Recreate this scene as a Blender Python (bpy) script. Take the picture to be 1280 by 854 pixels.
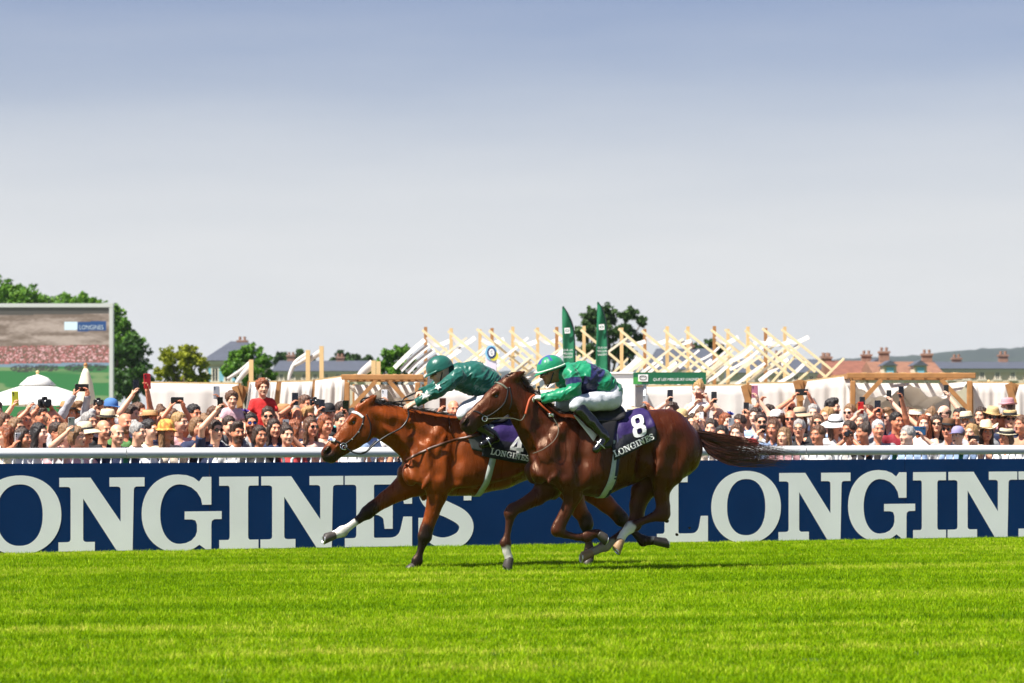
import bpy, bmesh, math, random
import numpy as np
from mathutils import Vector, Matrix, Quaternion, noise as mnoise

for o in list(bpy.data.objects):
    bpy.data.objects.remove(o)
SC = bpy.context.scene
COL = SC.collection
R = math.radians

# ------------------------------------------------------------------ camera
# photograph is 1280 x 854; focal length in photograph pixels, eye height, horizon row
FPX, EYE, HOR = 3600.0, 1.45, 528.0
cam_d = bpy.data.cameras.new('camera')
cam = bpy.data.objects.new('camera', cam_d)
COL.objects.link(cam)
cam.location = (0, 0, EYE)
cam.rotation_euler = (R(90), 0, 0)
cam_d.sensor_width = 36.0
cam_d.lens = FPX / 1280 * 36
cam_d.shift_y = (HOR - 427) / 1280
cam_d.clip_start = 0.5
cam_d.clip_end = 20000
cam_d.dof.use_dof = True
cam_d.dof.focus_distance = 28.6
cam_d.dof.aperture_fstop = 4.0
SC.camera = cam

# ------------------------------------------------------------------ sky and sun
SUN_AZ, SUN_EL = R(35), R(58)      # azimuth: from straight left, turned towards the camera
sun_from = Vector((-math.cos(SUN_AZ)*math.cos(SUN_EL), -math.sin(SUN_AZ)*math.cos(SUN_EL), math.sin(SUN_EL)))
W = bpy.data.worlds.new('World'); SC.world = W; W.use_nodes = True
nt = W.node_tree; nt.nodes.clear()
wo = nt.nodes.new('ShaderNodeOutputWorld'); bg = nt.nodes.new('ShaderNodeBackground')
sky = nt.nodes.new('ShaderNodeTexSky'); sky.sky_type = 'NISHITA'; sky.sun_disc = False
sky.sun_elevation = SUN_EL
sky.sun_rotation = math.atan2(sun_from.x, sun_from.y)
sky.altitude = 50; sky.air_density = 1.0; sky.dust_density = 0.5; sky.ozone_density = 3.0
bg.inputs['Strength'].default_value = 0.075
# summer haze: the sky whitens towards the horizon, the same all round
wtc = nt.nodes.new('ShaderNodeTexCoord'); wsp = nt.nodes.new('ShaderNodeSeparateXYZ'); wrp = nt.nodes.new('ShaderNodeValToRGB'); wmx = nt.nodes.new('ShaderNodeMix')
wmx.data_type = 'RGBA'
nt.links.new(wtc.outputs['Generated'], wsp.inputs[0]); nt.links.new(wsp.outputs[2], wrp.inputs[0]); nt.links.new(wrp.outputs[0], wmx.inputs[0])
ce = wrp.color_ramp.elements; ce[0].position = 0.0; ce[0].color = (1,)*3+(1,); ce[1].position = 1.0; ce[1].color = (0, 0, 0, 1)
for pp, cc in ((.03, .97), (.063, .86), (.091, .63), (.119, .30), (.147, .10), (.2, .04), (.5, .01)):
    q_ = ce.new(pp); q_.color = (cc, cc, cc, 1)
wmx.inputs[7].default_value = (5.75, 5.8, 5.8, 1)
# faint uneven haze bands
wnz = nt.nodes.new('ShaderNodeTexNoise'); wmp = nt.nodes.new('ShaderNodeMapping'); wmp.inputs['Scale'].default_value = (5, 5, 34); wnz.inputs['Scale'].default_value = 1.6; wnz.inputs['Detail'].default_value = 5
wma = nt.nodes.new('ShaderNodeMapRange'); wma.inputs[1].default_value = .3; wma.inputs[2].default_value = .7; wma.inputs[3].default_value = -.05; wma.inputs[4].default_value = .05
wad = nt.nodes.new('ShaderNodeMath'); wad.operation = 'ADD'; wad.use_clamp = True
nt.links.new(wtc.outputs['Generated'], wmp.inputs[0]); nt.links.new(wmp.outputs[0], wnz.inputs['Vector']); nt.links.new(wnz.outputs[0], wma.inputs[0])
nt.links.new(wrp.outputs[0], wad.inputs[0]); nt.links.new(wma.outputs[0], wad.inputs[1]); nt.links.new(wad.outputs[0], wmx.inputs[0])
wtn = nt.nodes.new('ShaderNodeMix'); wtn.data_type = 'RGBA'; wtn.blend_type = 'MULTIPLY'; wtn.inputs[0].default_value = 1.0; wtn.inputs[7].default_value = (.56, .53, .64, 1)
nt.links.new(sky.outputs[0], wtn.inputs[6]); nt.links.new(wtn.outputs[2], wmx.inputs[6])
nt.links.new(wmx.outputs[2], bg.inputs[0]); nt.links.new(bg.outputs[0], wo.inputs[0])
sun_d = bpy.data.lights.new('sun', 'SUN'); sun_d.energy = 5.0; sun_d.angle = R(0.53); sun_d.color = (1.0, 0.95, 0.87)
sun = bpy.data.objects.new('sun', sun_d); COL.objects.link(sun)
sun.rotation_euler = sun_from.to_track_quat('Z', 'Y').to_euler()
SC.view_settings.view_transform = 'Standard'
SC.view_settings.look = 'None'
SC.view_settings.gamma = 1.0
SC.view_settings.exposure = 0.95
SC.render.resolution_x, SC.render.resolution_y = 1024, 683

# ------------------------------------------------------------------ photograph pixel -> place
YAW = R(19.94)                       # the track runs away to the right
CA, SA = math.cos(YAW), math.sin(YAW)
E = Vector((CA, SA, 0))              # along the track, to the right
N = Vector((SA, -CA, 0))             # across the track, towards the camera
BO = Vector((0, 33.30, 0))           # point of the advertising board in the picture's middle
def at(px, py, Y):                   # point at depth Y
    return Vector(((px-640)/FPX*Y, Y, EYE + (HOR-py)/FPX*Y))
def on_line(px, off=0.0):            # depth where a pixel column meets the line parallel to the board, off metres towards us
    u = (px-640)/FPX
    return (off + BO.dot(N)) / (u*SA - CA)
def along(px, off=0.0):              # metres along the board line
    Y = on_line(px, off)
    return (Vector(((px-640)/FPX*Y, Y, 0)) - BO).dot(E)
def track(t, off, z=0.0):            # track coordinates -> world
    p = BO + E*t + N*off
    return Vector((p.x, p.y, z))

# ------------------------------------------------------------------ helpers
rnd = random.Random(7)
def link(o, parent=None):
    COL.objects.link(o)
    if parent is not None: o.parent = parent
    return o
def tag(o, label=None, cat=None, group=None, kind=None):
    if label: o['label'] = label
    if cat: o['category'] = cat
    if group: o['group'] = group
    if kind: o['kind'] = kind
    return o
def empty(name, loc=(0, 0, 0), rz=0, label=None, cat=None, group=None):
    o = bpy.data.objects.new(name, None); o.empty_display_size = .1
    COL.objects.link(o); o.location = loc; o.rotation_euler = (0, 0, rz)
    return tag(o, label, cat, group)
def mesh_obj(name, verts, faces, mat=None, parent=None, smooth=True, cols=None, col_name='Col'):
    me = bpy.data.meshes.new(name)
    v = np.asarray(verts, dtype=np.float32)
    if isinstance(faces, np.ndarray) and faces.ndim == 2:
        nf, k = faces.shape
        me.vertices.add(len(v)); me.vertices.foreach_set('co', v.ravel())
        me.loops.add(nf*k); me.loops.foreach_set('vertex_index', faces.astype(np.int32).ravel())
        me.polygons.add(nf); me.polygons.foreach_set('loop_start', (np.arange(nf)*k).astype(np.int32))
        me.update(calc_edges=True)
    else:
        me.from_pydata(v.tolist(), [], [list(map(int, f)) for f in faces])
        me.update()
    if smooth and len(me.polygons): me.polygons.foreach_set('use_smooth', np.ones(len(me.polygons), dtype=bool))
    if cols is not None:
        a = me.color_attributes.new(col_name, 'FLOAT_COLOR', 'POINT')
        c = np.ones((len(v), 4), dtype=np.float32); c[:, :3] = cols
        a.data.foreach_set('color', c.ravel())
    if mat: me.materials.append(mat)
    o = bpy.data.objects.new(name, me)
    return link(o, parent)
class MB:
    """collects plain shapes into one mesh"""
    def __init__(s): s.v = []; s.f = []
    def add(s, v, f):
        b = len(s.v); s.v += [tuple(p) for p in v]; s.f += [tuple(i+b for i in q) for q in f]; return s
    def box(s, c, size, rot=None, bev=0.0):
        hx, hy, hz = [q/2 for q in size]; c = Vector(c)
        if bev <= 0:
            P = [(x, y, z) for z in (-hz, hz) for y in (-hy, hy) for x in (-hx, hx)]
            F = [(0, 2, 3, 1), (4, 5, 7, 6), (0, 1, 5, 4), (2, 6, 7, 3), (0, 4, 6, 2), (1, 3, 7, 5)]
        else:
            b = min(bev, hx*.9, hy*.9, hz*.9)
            P = []; F = []
            bm = bmesh.new(); bmesh.ops.create_cube(bm, size=1)
            for q in bm.verts: q.co = Vector((q.co.x*size[0], q.co.y*size[1], q.co.z*size[2]))
            bmesh.ops.bevel(bm, geom=list(bm.edges), offset=b, segments=1, affect='EDGES', profile=.5)
            bm.verts.index_update()
            P = [q.co.copy() for q in bm.verts]; F = [[q.index for q in f.verts] for f in bm.faces]; bm.free()
        P = [Vector(p) for p in P]
        if rot is not None: P = [rot @ p for p in P]
        return s.add([p + c for p in P], F)
    def tube(s, pts, rad, n=8, cap=True):
        pts = [Vector(p) for p in pts]
        if not hasattr(rad, '__len__'): rad = [rad]*len(pts)
        V = []; F = []; up = None
        for i, p in enumerate(pts):
            d = (pts[min(i+1, len(pts)-1)] - pts[max(i-1, 0)]).normalized()
            if up is None: up = Vector((0, 0, 1)) if abs(d.z) < .9 else Vector((1, 0, 0))
            a = d.cross(up)
            if a.length < 1e-5: a = d.orthogonal()
            a.normalize(); b = a.cross(d).normalized(); up = b
            for k in range(n):
                t = 2*math.pi*k/n
                V.append(p + (a*math.cos(t) + b*math.sin(t))*rad[i])
        for i in range(len(pts)-1):
            for k in range(n):
                F.append((i*n+k, i*n+(k+1) % n, (i+1)*n+(k+1) % n, (i+1)*n+k))
        if cap: F += [tuple(range(n))[::-1], tuple((len(pts)-1)*n+k for k in range(n))]
        return s.add(V, F)
    def lathe(s, prof, n=16, c=(0, 0, 0), sx=1, sy=1):
        c = Vector(c); V = []; F = []
        for r, z in prof:
            for k in range(n):
                t = 2*math.pi*k/n; V.append(c + Vector((r*math.cos(t)*sx, r*math.sin(t)*sy, z)))
        for i in range(len(prof)-1):
            for k in range(n):
                F.append((i*n+k, i*n+(k+1) % n, (i+1)*n+(k+1) % n, (i+1)*n+k))
        return s.add(V, F)
    def strip(s, pts, wid, nrm):        # flat ribbon
        V = []; F = []
        for i, p in enumerate(pts):
            d = (Vector(pts[min(i+1, len(pts)-1)]) - Vector(pts[max(i-1, 0)])).normalized()
            nn = nrm[i] if isinstance(nrm, list) else nrm
            a = d.cross(Vector(nn)).normalized()
            w = wid[i] if hasattr(wid, '__len__') else wid
            V += [Vector(p)-a*w/2, Vector(p)+a*w/2]
        for i in range(len(pts)-1): F.append((2*i, 2*i+1, 2*i+3, 2*i+2))
        return s.add(V, F)
    def build(s, name, mat, parent=None, smooth=False, cols=None):
        return mesh_obj(name, s.v, s.f, mat, parent, smooth, cols)
def solidify(o, t, off=-1):
    m = o.modifiers.new('thickness', 'SOLIDIFY'); m.thickness = t; m.offset = off; return o
def bevel(o, w, seg=2):
    m = o.modifiers.new('bevel', 'BEVEL'); m.width = w; m.segments = seg; m.limit_method = 'ANGLE'; m.angle_limit = R(40); return o
def lathe_r(prof): return prof
def cat_rom(P, n):
    P = [Vector(p) for p in P]; out = []
    for i in range(len(P)-1):
        p0 = P[max(i-1, 0)]; p1 = P[i]; p2 = P[i+1]; p3 = P[min(i+2, len(P)-1)]
        for k in range(n):
            t = k/n
            out.append(.5*((2*p1)+(p2-p0)*t+(2*p0-5*p1+4*p2-p3)*t*t+(3*p1-p0-3*p2+p3)*t**3))
    out.append(P[-1]); return out

# ------------------------------------------------------------------ materials
MATS = {}
def mat(name, col=(.5, .5, .5), rough=.6, metal=0.0, spec=.5, var=0.0, scale=8.0, bump=0.0, bscale=60.0,
        coat=0.0, sheen=0.0, vcol=None, trans=0.0, detail=4.0, stretch=None, emit=None, col2=None, ramp=(.35, .65), subsurf=0.0):
    if name in MATS: return MATS[name]
    m = bpy.data.materials.new(name); m.use_nodes = True; MATS[name] = m
    t = m.node_tree; b = t.nodes['Principled BSDF']; L = t.links.new
    b.inputs['Roughness'].default_value = rough; b.inputs['Metallic'].default_value = metal
    b.inputs['Specular IOR Level'].default_value = spec
    b.inputs['Coat Weight'].default_value = coat; b.inputs['Coat Roughness'].default_value = .15
    b.inputs['Sheen Weight'].default_value = sheen
    b.inputs['Base Color'].default_value = (*col, 1)
    if subsurf:
        b.inputs['Subsurface Weight'].default_value = subsurf; b.inputs['Subsurface Radius'].default_value = (.02, .008, .005)
        b.inputs['Subsurface Scale'].default_value = .5
    tc = t.nodes.new('ShaderNodeTexCoord'); mp = t.nodes.new('ShaderNodeMapping')
    L(tc.outputs['Object'], mp.inputs[0])
    if stretch: mp.inputs['Scale'].default_value = stretch
    src = None
    if vcol:
        a = t.nodes.new('ShaderNodeVertexColor'); a.layer_name = vcol; src = a.outputs[0]
    if var > 0 or col2:
        nz = t.nodes.new('ShaderNodeTexNoise'); nz.inputs['Scale'].default_value = scale; nz.inputs['Detail'].default_value = detail
        L(mp.outputs[0], nz.inputs['Vector'])
        if col2:
            rp = t.nodes.new('ShaderNodeValToRGB'); rp.color_ramp.elements[0].position = ramp[0]; rp.color_ramp.elements[1].position = ramp[1]
            rp.color_ramp.elements[0].color = (*col, 1); rp.color_ramp.elements[1].color = (*col2, 1)
            L(nz.outputs['Fac'], rp.inputs[0]); src = rp.outputs[0]
        if var > 0:
            hs = t.nodes.new('ShaderNodeHueSaturation'); mr = t.nodes.new('ShaderNodeMapRange')
            mr.inputs['From Min'].default_value = .25; mr.inputs['From Max'].default_value = .75
            mr.inputs['To Min'].default_value = 1-var; mr.inputs['To Max'].default_value = 1+var
            L(nz.outputs['Fac'], mr.inputs[0]); L(mr.outputs[0], hs.inputs['Value'])
            if src is not None: L(src, hs.inputs['Color'])
            else: hs.inputs['Color'].default_value = (*col, 1)
            src = hs.outputs[0]
    if src is not None: L(src, b.inputs['Base Color'])
    if bump > 0:
        n2 = t.nodes.new('ShaderNodeTexNoise'); n2.inputs['Scale'].default_value = bscale; n2.inputs['Detail'].default_value = 3
        L(mp.outputs[0], n2.inputs['Vector'])
        bp = t.nodes.new('ShaderNodeBump'); bp.inputs['Strength'].default_value = bump; bp.inputs['Distance'].default_value = .02
        L(n2.outputs['Fac'], bp.inputs['Height']); L(bp.outputs[0], b.inputs['Normal'])
    if trans > 0:
        tr = t.nodes.new('ShaderNodeBsdfTranslucent'); mx = t.nodes.new('ShaderNodeMixShader'); mx.inputs[0].default_value = trans
        if src is not None: L(src, tr.inputs[0])
        else: tr.inputs[0].default_value = (*col, 1)
        L(b.outputs[0], mx.inputs[1]); L(tr.outputs[0], mx.inputs[2]); L(mx.outputs[0], t.nodes['Material Output'].inputs[0])
    if emit:
        b.inputs['Emission Color'].default_value = (*col, 1); b.inputs['Emission Strength'].default_value = emit
        if src is not None: L(src, b.inputs['Emission Color'])
    return m

# ------------------------------------------------------------------ implicit surfaces
class Field:
    """distance field on a grid; shapes are blended in, the surface is taken out as one continuous mesh"""
    def __init__(s, lo, hi, h):
        s.h = h; s.lo = np.array(lo, float)
        s.n = np.ceil((np.array(hi)-s.lo)/h).astype(int)+1
        s.d = np.full(s.n, .3, dtype=np.float32)
        s.ax = [s.lo[i]+np.arange(s.n[i])*h for i in range(3)]
    def win(s, lo, hi):
        a = np.maximum(np.floor((np.array(lo)-s.lo)/s.h).astype(int), 0)
        b = np.minimum(np.ceil((np.array(hi)-s.lo)/s.h).astype(int)+1, s.n)
        if (b <= a).any(): return None
        sl = tuple(slice(a[i], b[i]) for i in range(3))
        g = (s.ax[0][sl[0]][:, None, None], s.ax[1][sl[1]][None, :, None], s.ax[2][sl[2]][None, None, :])
        return sl, g
    def put(s, sl, d, k, op='add'):
        c = s.d[sl]
        if op == 'sub':                 # smooth max(c, -d)
            d = -d; hh = np.maximum(k-np.abs(c-d), 0)/max(k, 1e-6)
            s.d[sl] = np.maximum(c, d)+hh*hh*k*.25
        else:
            hh = np.maximum(k-np.abs(c-d), 0)/max(k, 1e-6)
            s.d[sl] = np.minimum(c, d)-hh*hh*k*.25
    def seg(s, p0, p1, r0, r1, w0=None, w1=None, k=.02, op='add', m=.05):
        """p=(x,y,z); in the xz plane a tapered disc of radius r, across (y) half width w"""
        x0, y0, z0 = p0; x1, y1, z1 = p1
        if w0 is None: w0 = r0
        if w1 is None: w1 = r1
        R_ = max(r0, r1)+m+k; W_ = max(w0, w1)+m+k
        q = s.win((min(x0, x1)-R_, min(y0, y1)-W_, min(z0, z1)-R_), (max(x0, x1)+R_, max(y0, y1)+W_, max(z0, z1)+R_))
        if q is None: return
        sl, (X, Y, Z) = q
        dx, dz = x1-x0, z1-z0; L2 = dx*dx+dz*dz+1e-12
        t = np.clip(((X-x0)*dx+(Z-z0)*dz)/L2, 0, 1)
        a = np.sqrt((X-x0-dx*t)**2+(Z-z0-dz*t)**2)
        r = r0+(r1-r0)*t; w = w0+(w1-w0)*t
        b = Y-(y0+(y1-y0)*t)
        e = np.sqrt((a/r)**2+(b/w)**2)
        s.put(sl, ((e-1)*np.minimum(r, w)).astype(np.float32), k, op)
    def chain(s, st, k=.02, op='add', kk=None):
        for i in range(len(st)-1):
            (p0, r0, w0), (p1, r1, w1) = st[i], st[i+1]
            s.seg(p0, p1, r0, r1, w0, w1, k if i == 0 or kk is None else kk, op)
    def cap(s, p0, p1, r0, r1, k=.02, op='add', m=.04):
        p0 = np.array(p0, float); p1 = np.array(p1, float); R_ = max(r0, r1)+m+k
        q = s.win(np.minimum(p0, p1)-R_, np.maximum(p0, p1)+R_)
        if q is None: return
        sl, (X, Y, Z) = q
        d = p1-p0; L2 = (d*d).sum()+1e-12
        t = np.clip(((X-p0[0])*d[0]+(Y-p0[1])*d[1]+(Z-p0[2])*d[2])/L2, 0, 1)
        e = np.sqrt((X-p0[0]-d[0]*t)**2+(Y-p0[1]-d[1]*t)**2+(Z-p0[2]-d[2]*t)**2)-(r0+(r1-r0)*t)
        s.put(sl, e.astype(np.float32), k, op)
    def ell(s, c, rad, rot=None, k=.02, op='add', m=.04):
        c = np.array(c, float); rad = np.array(rad, float); R_ = rad.max()+m+k if rot is not None else rad+m+k
        q = s.win(c-R_, c+R_)
        if q is None: return
        sl, (X, Y, Z) = q
        X = X-c[0]; Y = Y-c[1]; Z = Z-c[2]
        if rot is not None:
            M = np.array(rot)      # columns: local axes
            x = X*M[0, 0]+Y*M[1, 0]+Z*M[2, 0]; y = X*M[0, 1]+Y*M[1, 1]+Z*M[2, 1]; z = X*M[0, 2]+Y*M[1, 2]+Z*M[2, 2]
        else: x, y, z = X, Y, Z
        e = np.sqrt((x/rad[0])**2+(y/rad[1])**2+(z/rad[2])**2)
        s.put(sl, ((e-1)*rad.min()).astype(np.float32), k, op)
    def sample(s, p):
        p = np.atleast_2d(np.asarray(p, float)); g = (p-s.lo)/s.h
        g = np.clip(g, 0, s.n-1.001); i = g.astype(int); f = g-i; o = 0
        for a in (0, 1):
            for b in (0, 1):
                for c in (0, 1):
                    wgt = (f[:, 0] if a else 1-f[:, 0])*(f[:, 1] if b else 1-f[:, 1])*(f[:, 2] if c else 1-f[:, 2])
                    o = o+wgt*s.d[i[:, 0]+a, i[:, 1]+b, i[:, 2]+c]
        return o
    def surf(s, iso=0.0):
        """surface nets -> verts, quads"""
        d = s.d-iso; ins = d < 0; n = s.n
        cnt = np.zeros(n-1, dtype=np.int8)
        for a in (0, 1):
            for b in (0, 1):
                for c in (0, 1):
                    cnt += ins[a:n[0]-1+a, b:n[1]-1+b, c:n[2]-1+c]
        act = (cnt > 0) & (cnt < 8)
        idx = np.full(n-1, -1, dtype=np.int64); ci = np.argwhere(act); idx[act] = np.arange(len(ci))
        P = np.zeros((len(ci), 3)); K = np.zeros(len(ci))
        cor = [(a, b, c) for a in (0, 1) for b in (0, 1) for c in (0, 1)]
        val = {q: d[ci[:, 0]+q[0], ci[:, 1]+q[1], ci[:, 2]+q[2]].astype(float) for q in cor}
        for q in cor:
            for axi in range(3):
                if q[axi] == 0:
                    q2 = list(q); q2[axi] = 1; q2 = tuple(q2)
                    a, b = val[q], val[q2]; x = (a < 0) != (b < 0)
                    t = np.where(x, a/np.where(x, a-b, 1), 0)
                    for j in range(3):
                        P[:, j] += np.where(x, q[j]+(t if j == axi else 0), 0)
                    K += x
        V = s.lo+(ci+P/K[:, None])*s.h
        Q = []
        for axi in range(3):
            sl0 = [slice(None)]*3; sl1 = [slice(None)]*3
            sl0[axi] = slice(0, n[axi]-1); sl1[axi] = slice(1, n[axi])
            a = ins[tuple(sl0)]; b = ins[tuple(sl1)]
            u, v = (axi+1) % 3, (axi+2) % 3
            e = np.argwhere(a != b); e = e[(e[:, u] > 0) & (e[:, v] > 0) & (e[:, u] < n[u]-1) & (e[:, v] < n[v]-1)]
            fl = a[e[:, 0], e[:, 1], e[:, 2]]
            def cell(du, dv):
                c = e.copy(); c[:, u] -= du; c[:, v] -= dv
                return idx[c[:, 0], c[:, 1], c[:, 2]]
            q = np.stack([cell(1, 1), cell(0, 1), cell(0, 0), cell(1, 0)], 1)
            q[~fl] = q[~fl][:, ::-1]
            Q.append(q)
        Q = np.concatenate(Q); Q = Q[(Q >= 0).all(1)]
        return V, Q
def relax(V, Q, it=1, lam=.5):
    V = V.copy()
    ed = np.concatenate([Q[:, [0, 1]], Q[:, [1, 2]], Q[:, [2, 3]], Q[:, [3, 0]]])
    for _ in range(it):
        S = np.zeros_like(V); C = np.zeros(len(V))
        for j in range(3):
            S[:, j] = np.bincount(ed[:, 0], V[ed[:, 1], j], len(V))+np.bincount(ed[:, 1], V[ed[:, 0], j], len(V))
        C = np.bincount(ed[:, 0], minlength=len(V))+np.bincount(ed[:, 1], minlength=len(V))
        V += lam*(S/np.maximum(C, 1)[:, None]-V)
    return V
def smoothstep(a, b, x):
    t = np.clip((x-a)/(b-a), 0, 1); return t*t*(3-2*t)
def lerp3(A, B, t): return A+(np.asarray(B)-A)*t[:, None]
def vnoise(P, s, seed=0):
    """cheap smooth value noise, P (n,3)"""
    P = np.asarray(P)*s+seed*17.3; i = np.floor(P).astype(np.int64); f = P-i; f = f*f*(3-2*f); o = 0
    for a in (0, 1):
        for b in (0, 1):
            for c in (0, 1):
                q = (i[:, 0]+a)*374761393+(i[:, 1]+b)*668265263+(i[:, 2]+c)*2147483647+seed*974711
                q = (q ^ (q >> 13))*1274126177; q = q ^ (q >> 16)
                h = (q & 0xffff)/65535.0
                o = o+h*(f[:, 0] if a else 1-f[:, 0])*(f[:, 1] if b else 1-f[:, 1])*(f[:, 2] if c else 1-f[:, 2])
    return o

# ================================================================== SETTING: turf, board, rail, barriers, bank
# ---- ground
def turf_material():
    m = bpy.data.materials.new('turf_soil'); m.use_nodes = True; t = m.node_tree; L = t.links.new
    b = t.nodes['Principled BSDF']; b.inputs['Roughness'].default_value = .9; b.inputs['Specular IOR Level'].default_value = .2
    tc = t.nodes.new('ShaderNodeTexCoord'); nz = t.nodes.new('ShaderNodeTexNoise'); nz.inputs['Scale'].default_value = 1.4; nz.inputs['Detail'].default_value = 8
    L(tc.outputs['Object'], nz.inputs['Vector'])
    rp = t.nodes.new('ShaderNodeValToRGB'); e = rp.color_ramp.elements
    e[0].position = .3; e[0].color = (.035, .075, .008, 1); e[1].position = .7; e[1].color = (.10, .15, .02, 1)
    L(nz.outputs['Fac'], rp.inputs[0]); L(rp.outputs[0], b.inputs['Base Color'])
    return m
M_soil = turf_material()
g = MB(); S_ = 2600
ys = [-200, 5, 12, 50, 400, 4200]; xs = [-S_, -400, -40, 40, 400, S_]
vv = [(x, y, 0) for y in ys for x in xs]; ff = []
for j in range(5):
    for i in range(5): ff.append((j*6+i, j*6+i+1, (j+1)*6+i+1, (j+1)*6+i))
g.add(vv, ff)
ground = tag(g.build('ground', M_soil), kind='structure')
# ---- gravel enclosure behind the barrier
def bank_z(off): return 0.0
M_gravel = mat('pale_gravel', (.36, .31, .24), .95, var=.25, scale=3, bump=.4, bscale=90)
g = MB(); offs = [1.2, 2.5, 4, 6, 20, 40, 46]; ts = [-60, -30, -10, 0, 10, 30, 60]
vv = [track(t, -o, bank_z(o)+.006) for o in offs for t in ts]; ff = []
for j in range(len(offs)-1):
    for i in range(len(ts)-1): ff.append((j*7+i, j*7+i+1, (j+1)*7+i+1, (j+1)*7+i))
g.add(vv, ff)
bank = tag(g.build('gravel_enclosure', M_gravel, smooth=True), kind='structure')

# ---- letters
def arc(cx, cy, rx, ry, a0, a1, n=24, p=2.0):
    out = []
    for i in range(n+1):
        a = R(a0+(a1-a0)*i/n); c, s = math.cos(a), math.sin(a)
        out.append((cx+rx*math.copysign(abs(c)**(2/p), c), cy+ry*math.copysign(abs(s)**(2/p), s)))
    return out
def rc(pts, rad=.05):
    """round the marked corners; points (x, y) or (x, y, 1)"""
    out = []; n = len(pts)
    for i, p in enumerate(pts):
        if len(p) == 2: out.append(p); continue
        a = Vector(pts[i-1][:2]); b = Vector(p[:2]); c = Vector(pts[(i+1) % n][:2])
        da = (a-b); dc = (c-b); r = min(rad*p[2], da.length*.8, dc.length*.8)
        p0 = b+da.normalized()*r; p1 = b+dc.normalized()*r
        for k in range(6):
            t = k/5; out.append(tuple((p0*(1-t)**2+b*2*t*(1-t)+p1*t*t)))
    return out
def stroke(path, wid):
    P = [Vector(p) for p in path]; A = []; B = []
    for i, p in enumerate(P):
        d = (P[min(i+1, len(P)-1)]-P[max(i-1, 0)]).normalized(); nrm = Vector((-d.y, d.x))
        A.append(tuple(p+nrm*wid[i]/2)); B.append(tuple(p-nrm*wid[i]/2))
    return A+B[::-1]
def letter_shapes():
    Ls = {}
    s = .125
    Ls['I'] = (.505, [rc([(0, 0), (1, 0), (1, s), (.735, s, 1), (.735, 1-s, 1), (1, 1-s), (1, 1), (0, 1), (0, 1-s), (.265, 1-s, 1), (.265, s, 1), (0, s)], .055)])
    Ls['N'] = (1.16, [rc([(0, 0), (.42, 0), (.42, s), (.285, s, 1), (.285, .715), (.675, 0), (.86, 0), (.875, 1-s, 1), (1, 1-s), (1, 1), (.59, 1), (.59, 1-s),
                          (.72, 1-s, 1), (.72, .395), (.37, 1), (.01, 1), (.01, 1-s), (.14, 1-s, 1), (.14, s, 1), (0, s)], .045)])
    Ls['O'] = (1.08, [arc(.5, .5, .5, .535, 0, 360, 64, 2.12)[:-1], arc(.5, .5, .275, .415, 0, 360, 56, 2.25)[:-1][::-1]])
    Ls['L'] = (.84, [rc([(0, 0), (1, 0), (1, .38), (.86, .38), (.80, s, 2.4), (.42, s, .6), (.42, 1-s, 1), (.60, 1-s), (.60, 1), (0, 1), (0, 1-s), (.15, 1-s, 1), (.15, s, 1), (0, s)], .05)])
    Ls['E'] = (.92, [rc([(0, 0), (1, 0), (1, .42), (.87, .42), (.80, s, 2.6), (.43, s, .5), (.43, .45, .3), (.49, .45, 1), (.57, .40, .6), (.59, .25), (.71, .25), (.71, .74), (.59, .74), (.57, .62, .6),
                          (.49, .57, 1), (.43, .57, .3), (.43, 1-s, .5), (.82, 1-s, 2.2), (.88, .60), (1, .60), (1, 1), (0, 1), (0, 1-s), (.17, 1-s, 1), (.17, s, 1), (0, s)], .05)])
    # G
    out = [(.76, 1.0), (.87, 1.0), (.87, .615), (.755, .615)]
    out += [(.74, .70), (.69, .79), (.62, .855), (.54, .89), (.475, .90)]
    out += arc(.475, .49, .245, .41, 90, 270, 22, 2.15)[1:]
    out += [(.55, .09), (.62, .125), (.67, .185), (.69, .25), (.69, .34), (.67, .40), (.62, .415), (.535, .415), (.535, .525), (1.0, .525), (1.0, .415), (.91, .415), (.875, .39), (.87, .33), (.87, 0.0), (.80, 0.0), (.72, .065)]
    out += [(.66, .02), (.58, -.02), (.45, -.035)]
    out += arc(.45, .50, .45, .535, 270, 90, 26, 2.1)[1:]
    out += [(.56, 1.025), (.65, .99), (.715, .935)]
    Ls['G'] = (1.12, [out])
    # S
    def spline(P, n=7): return [(v.x, v.y) for v in cat_rom([(a, b, 0) for a, b in P], n)]
    path = [(.86, .76), (.74, .90), (.50, .955), (.25, .895), (.155, .745), (.27, .60), (.52, .51), (.77, .39), (.845, .25), (.74, .10), (.48, .04), (.24, .10), (.11, .26)]
    wd = [.07, .12, .155, .20, .25, .235, .225, .235, .25, .21, .155, .12, .07]
    sp = spline(path); ws = [w[0] for w in spline([(w, 0) for w in wd])]
    body = stroke(sp, ws)
    Ls['S'] = (.78, [body, [(.80, .64), (.93, .64), (.955, 1.0), (.86, 1.0), (.80, .84)], [(.02, .40), (.02, 0.0), (.12, 0.0), (.17, .13), (.14, .40)]])
    return Ls
LET = letter_shapes()
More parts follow.
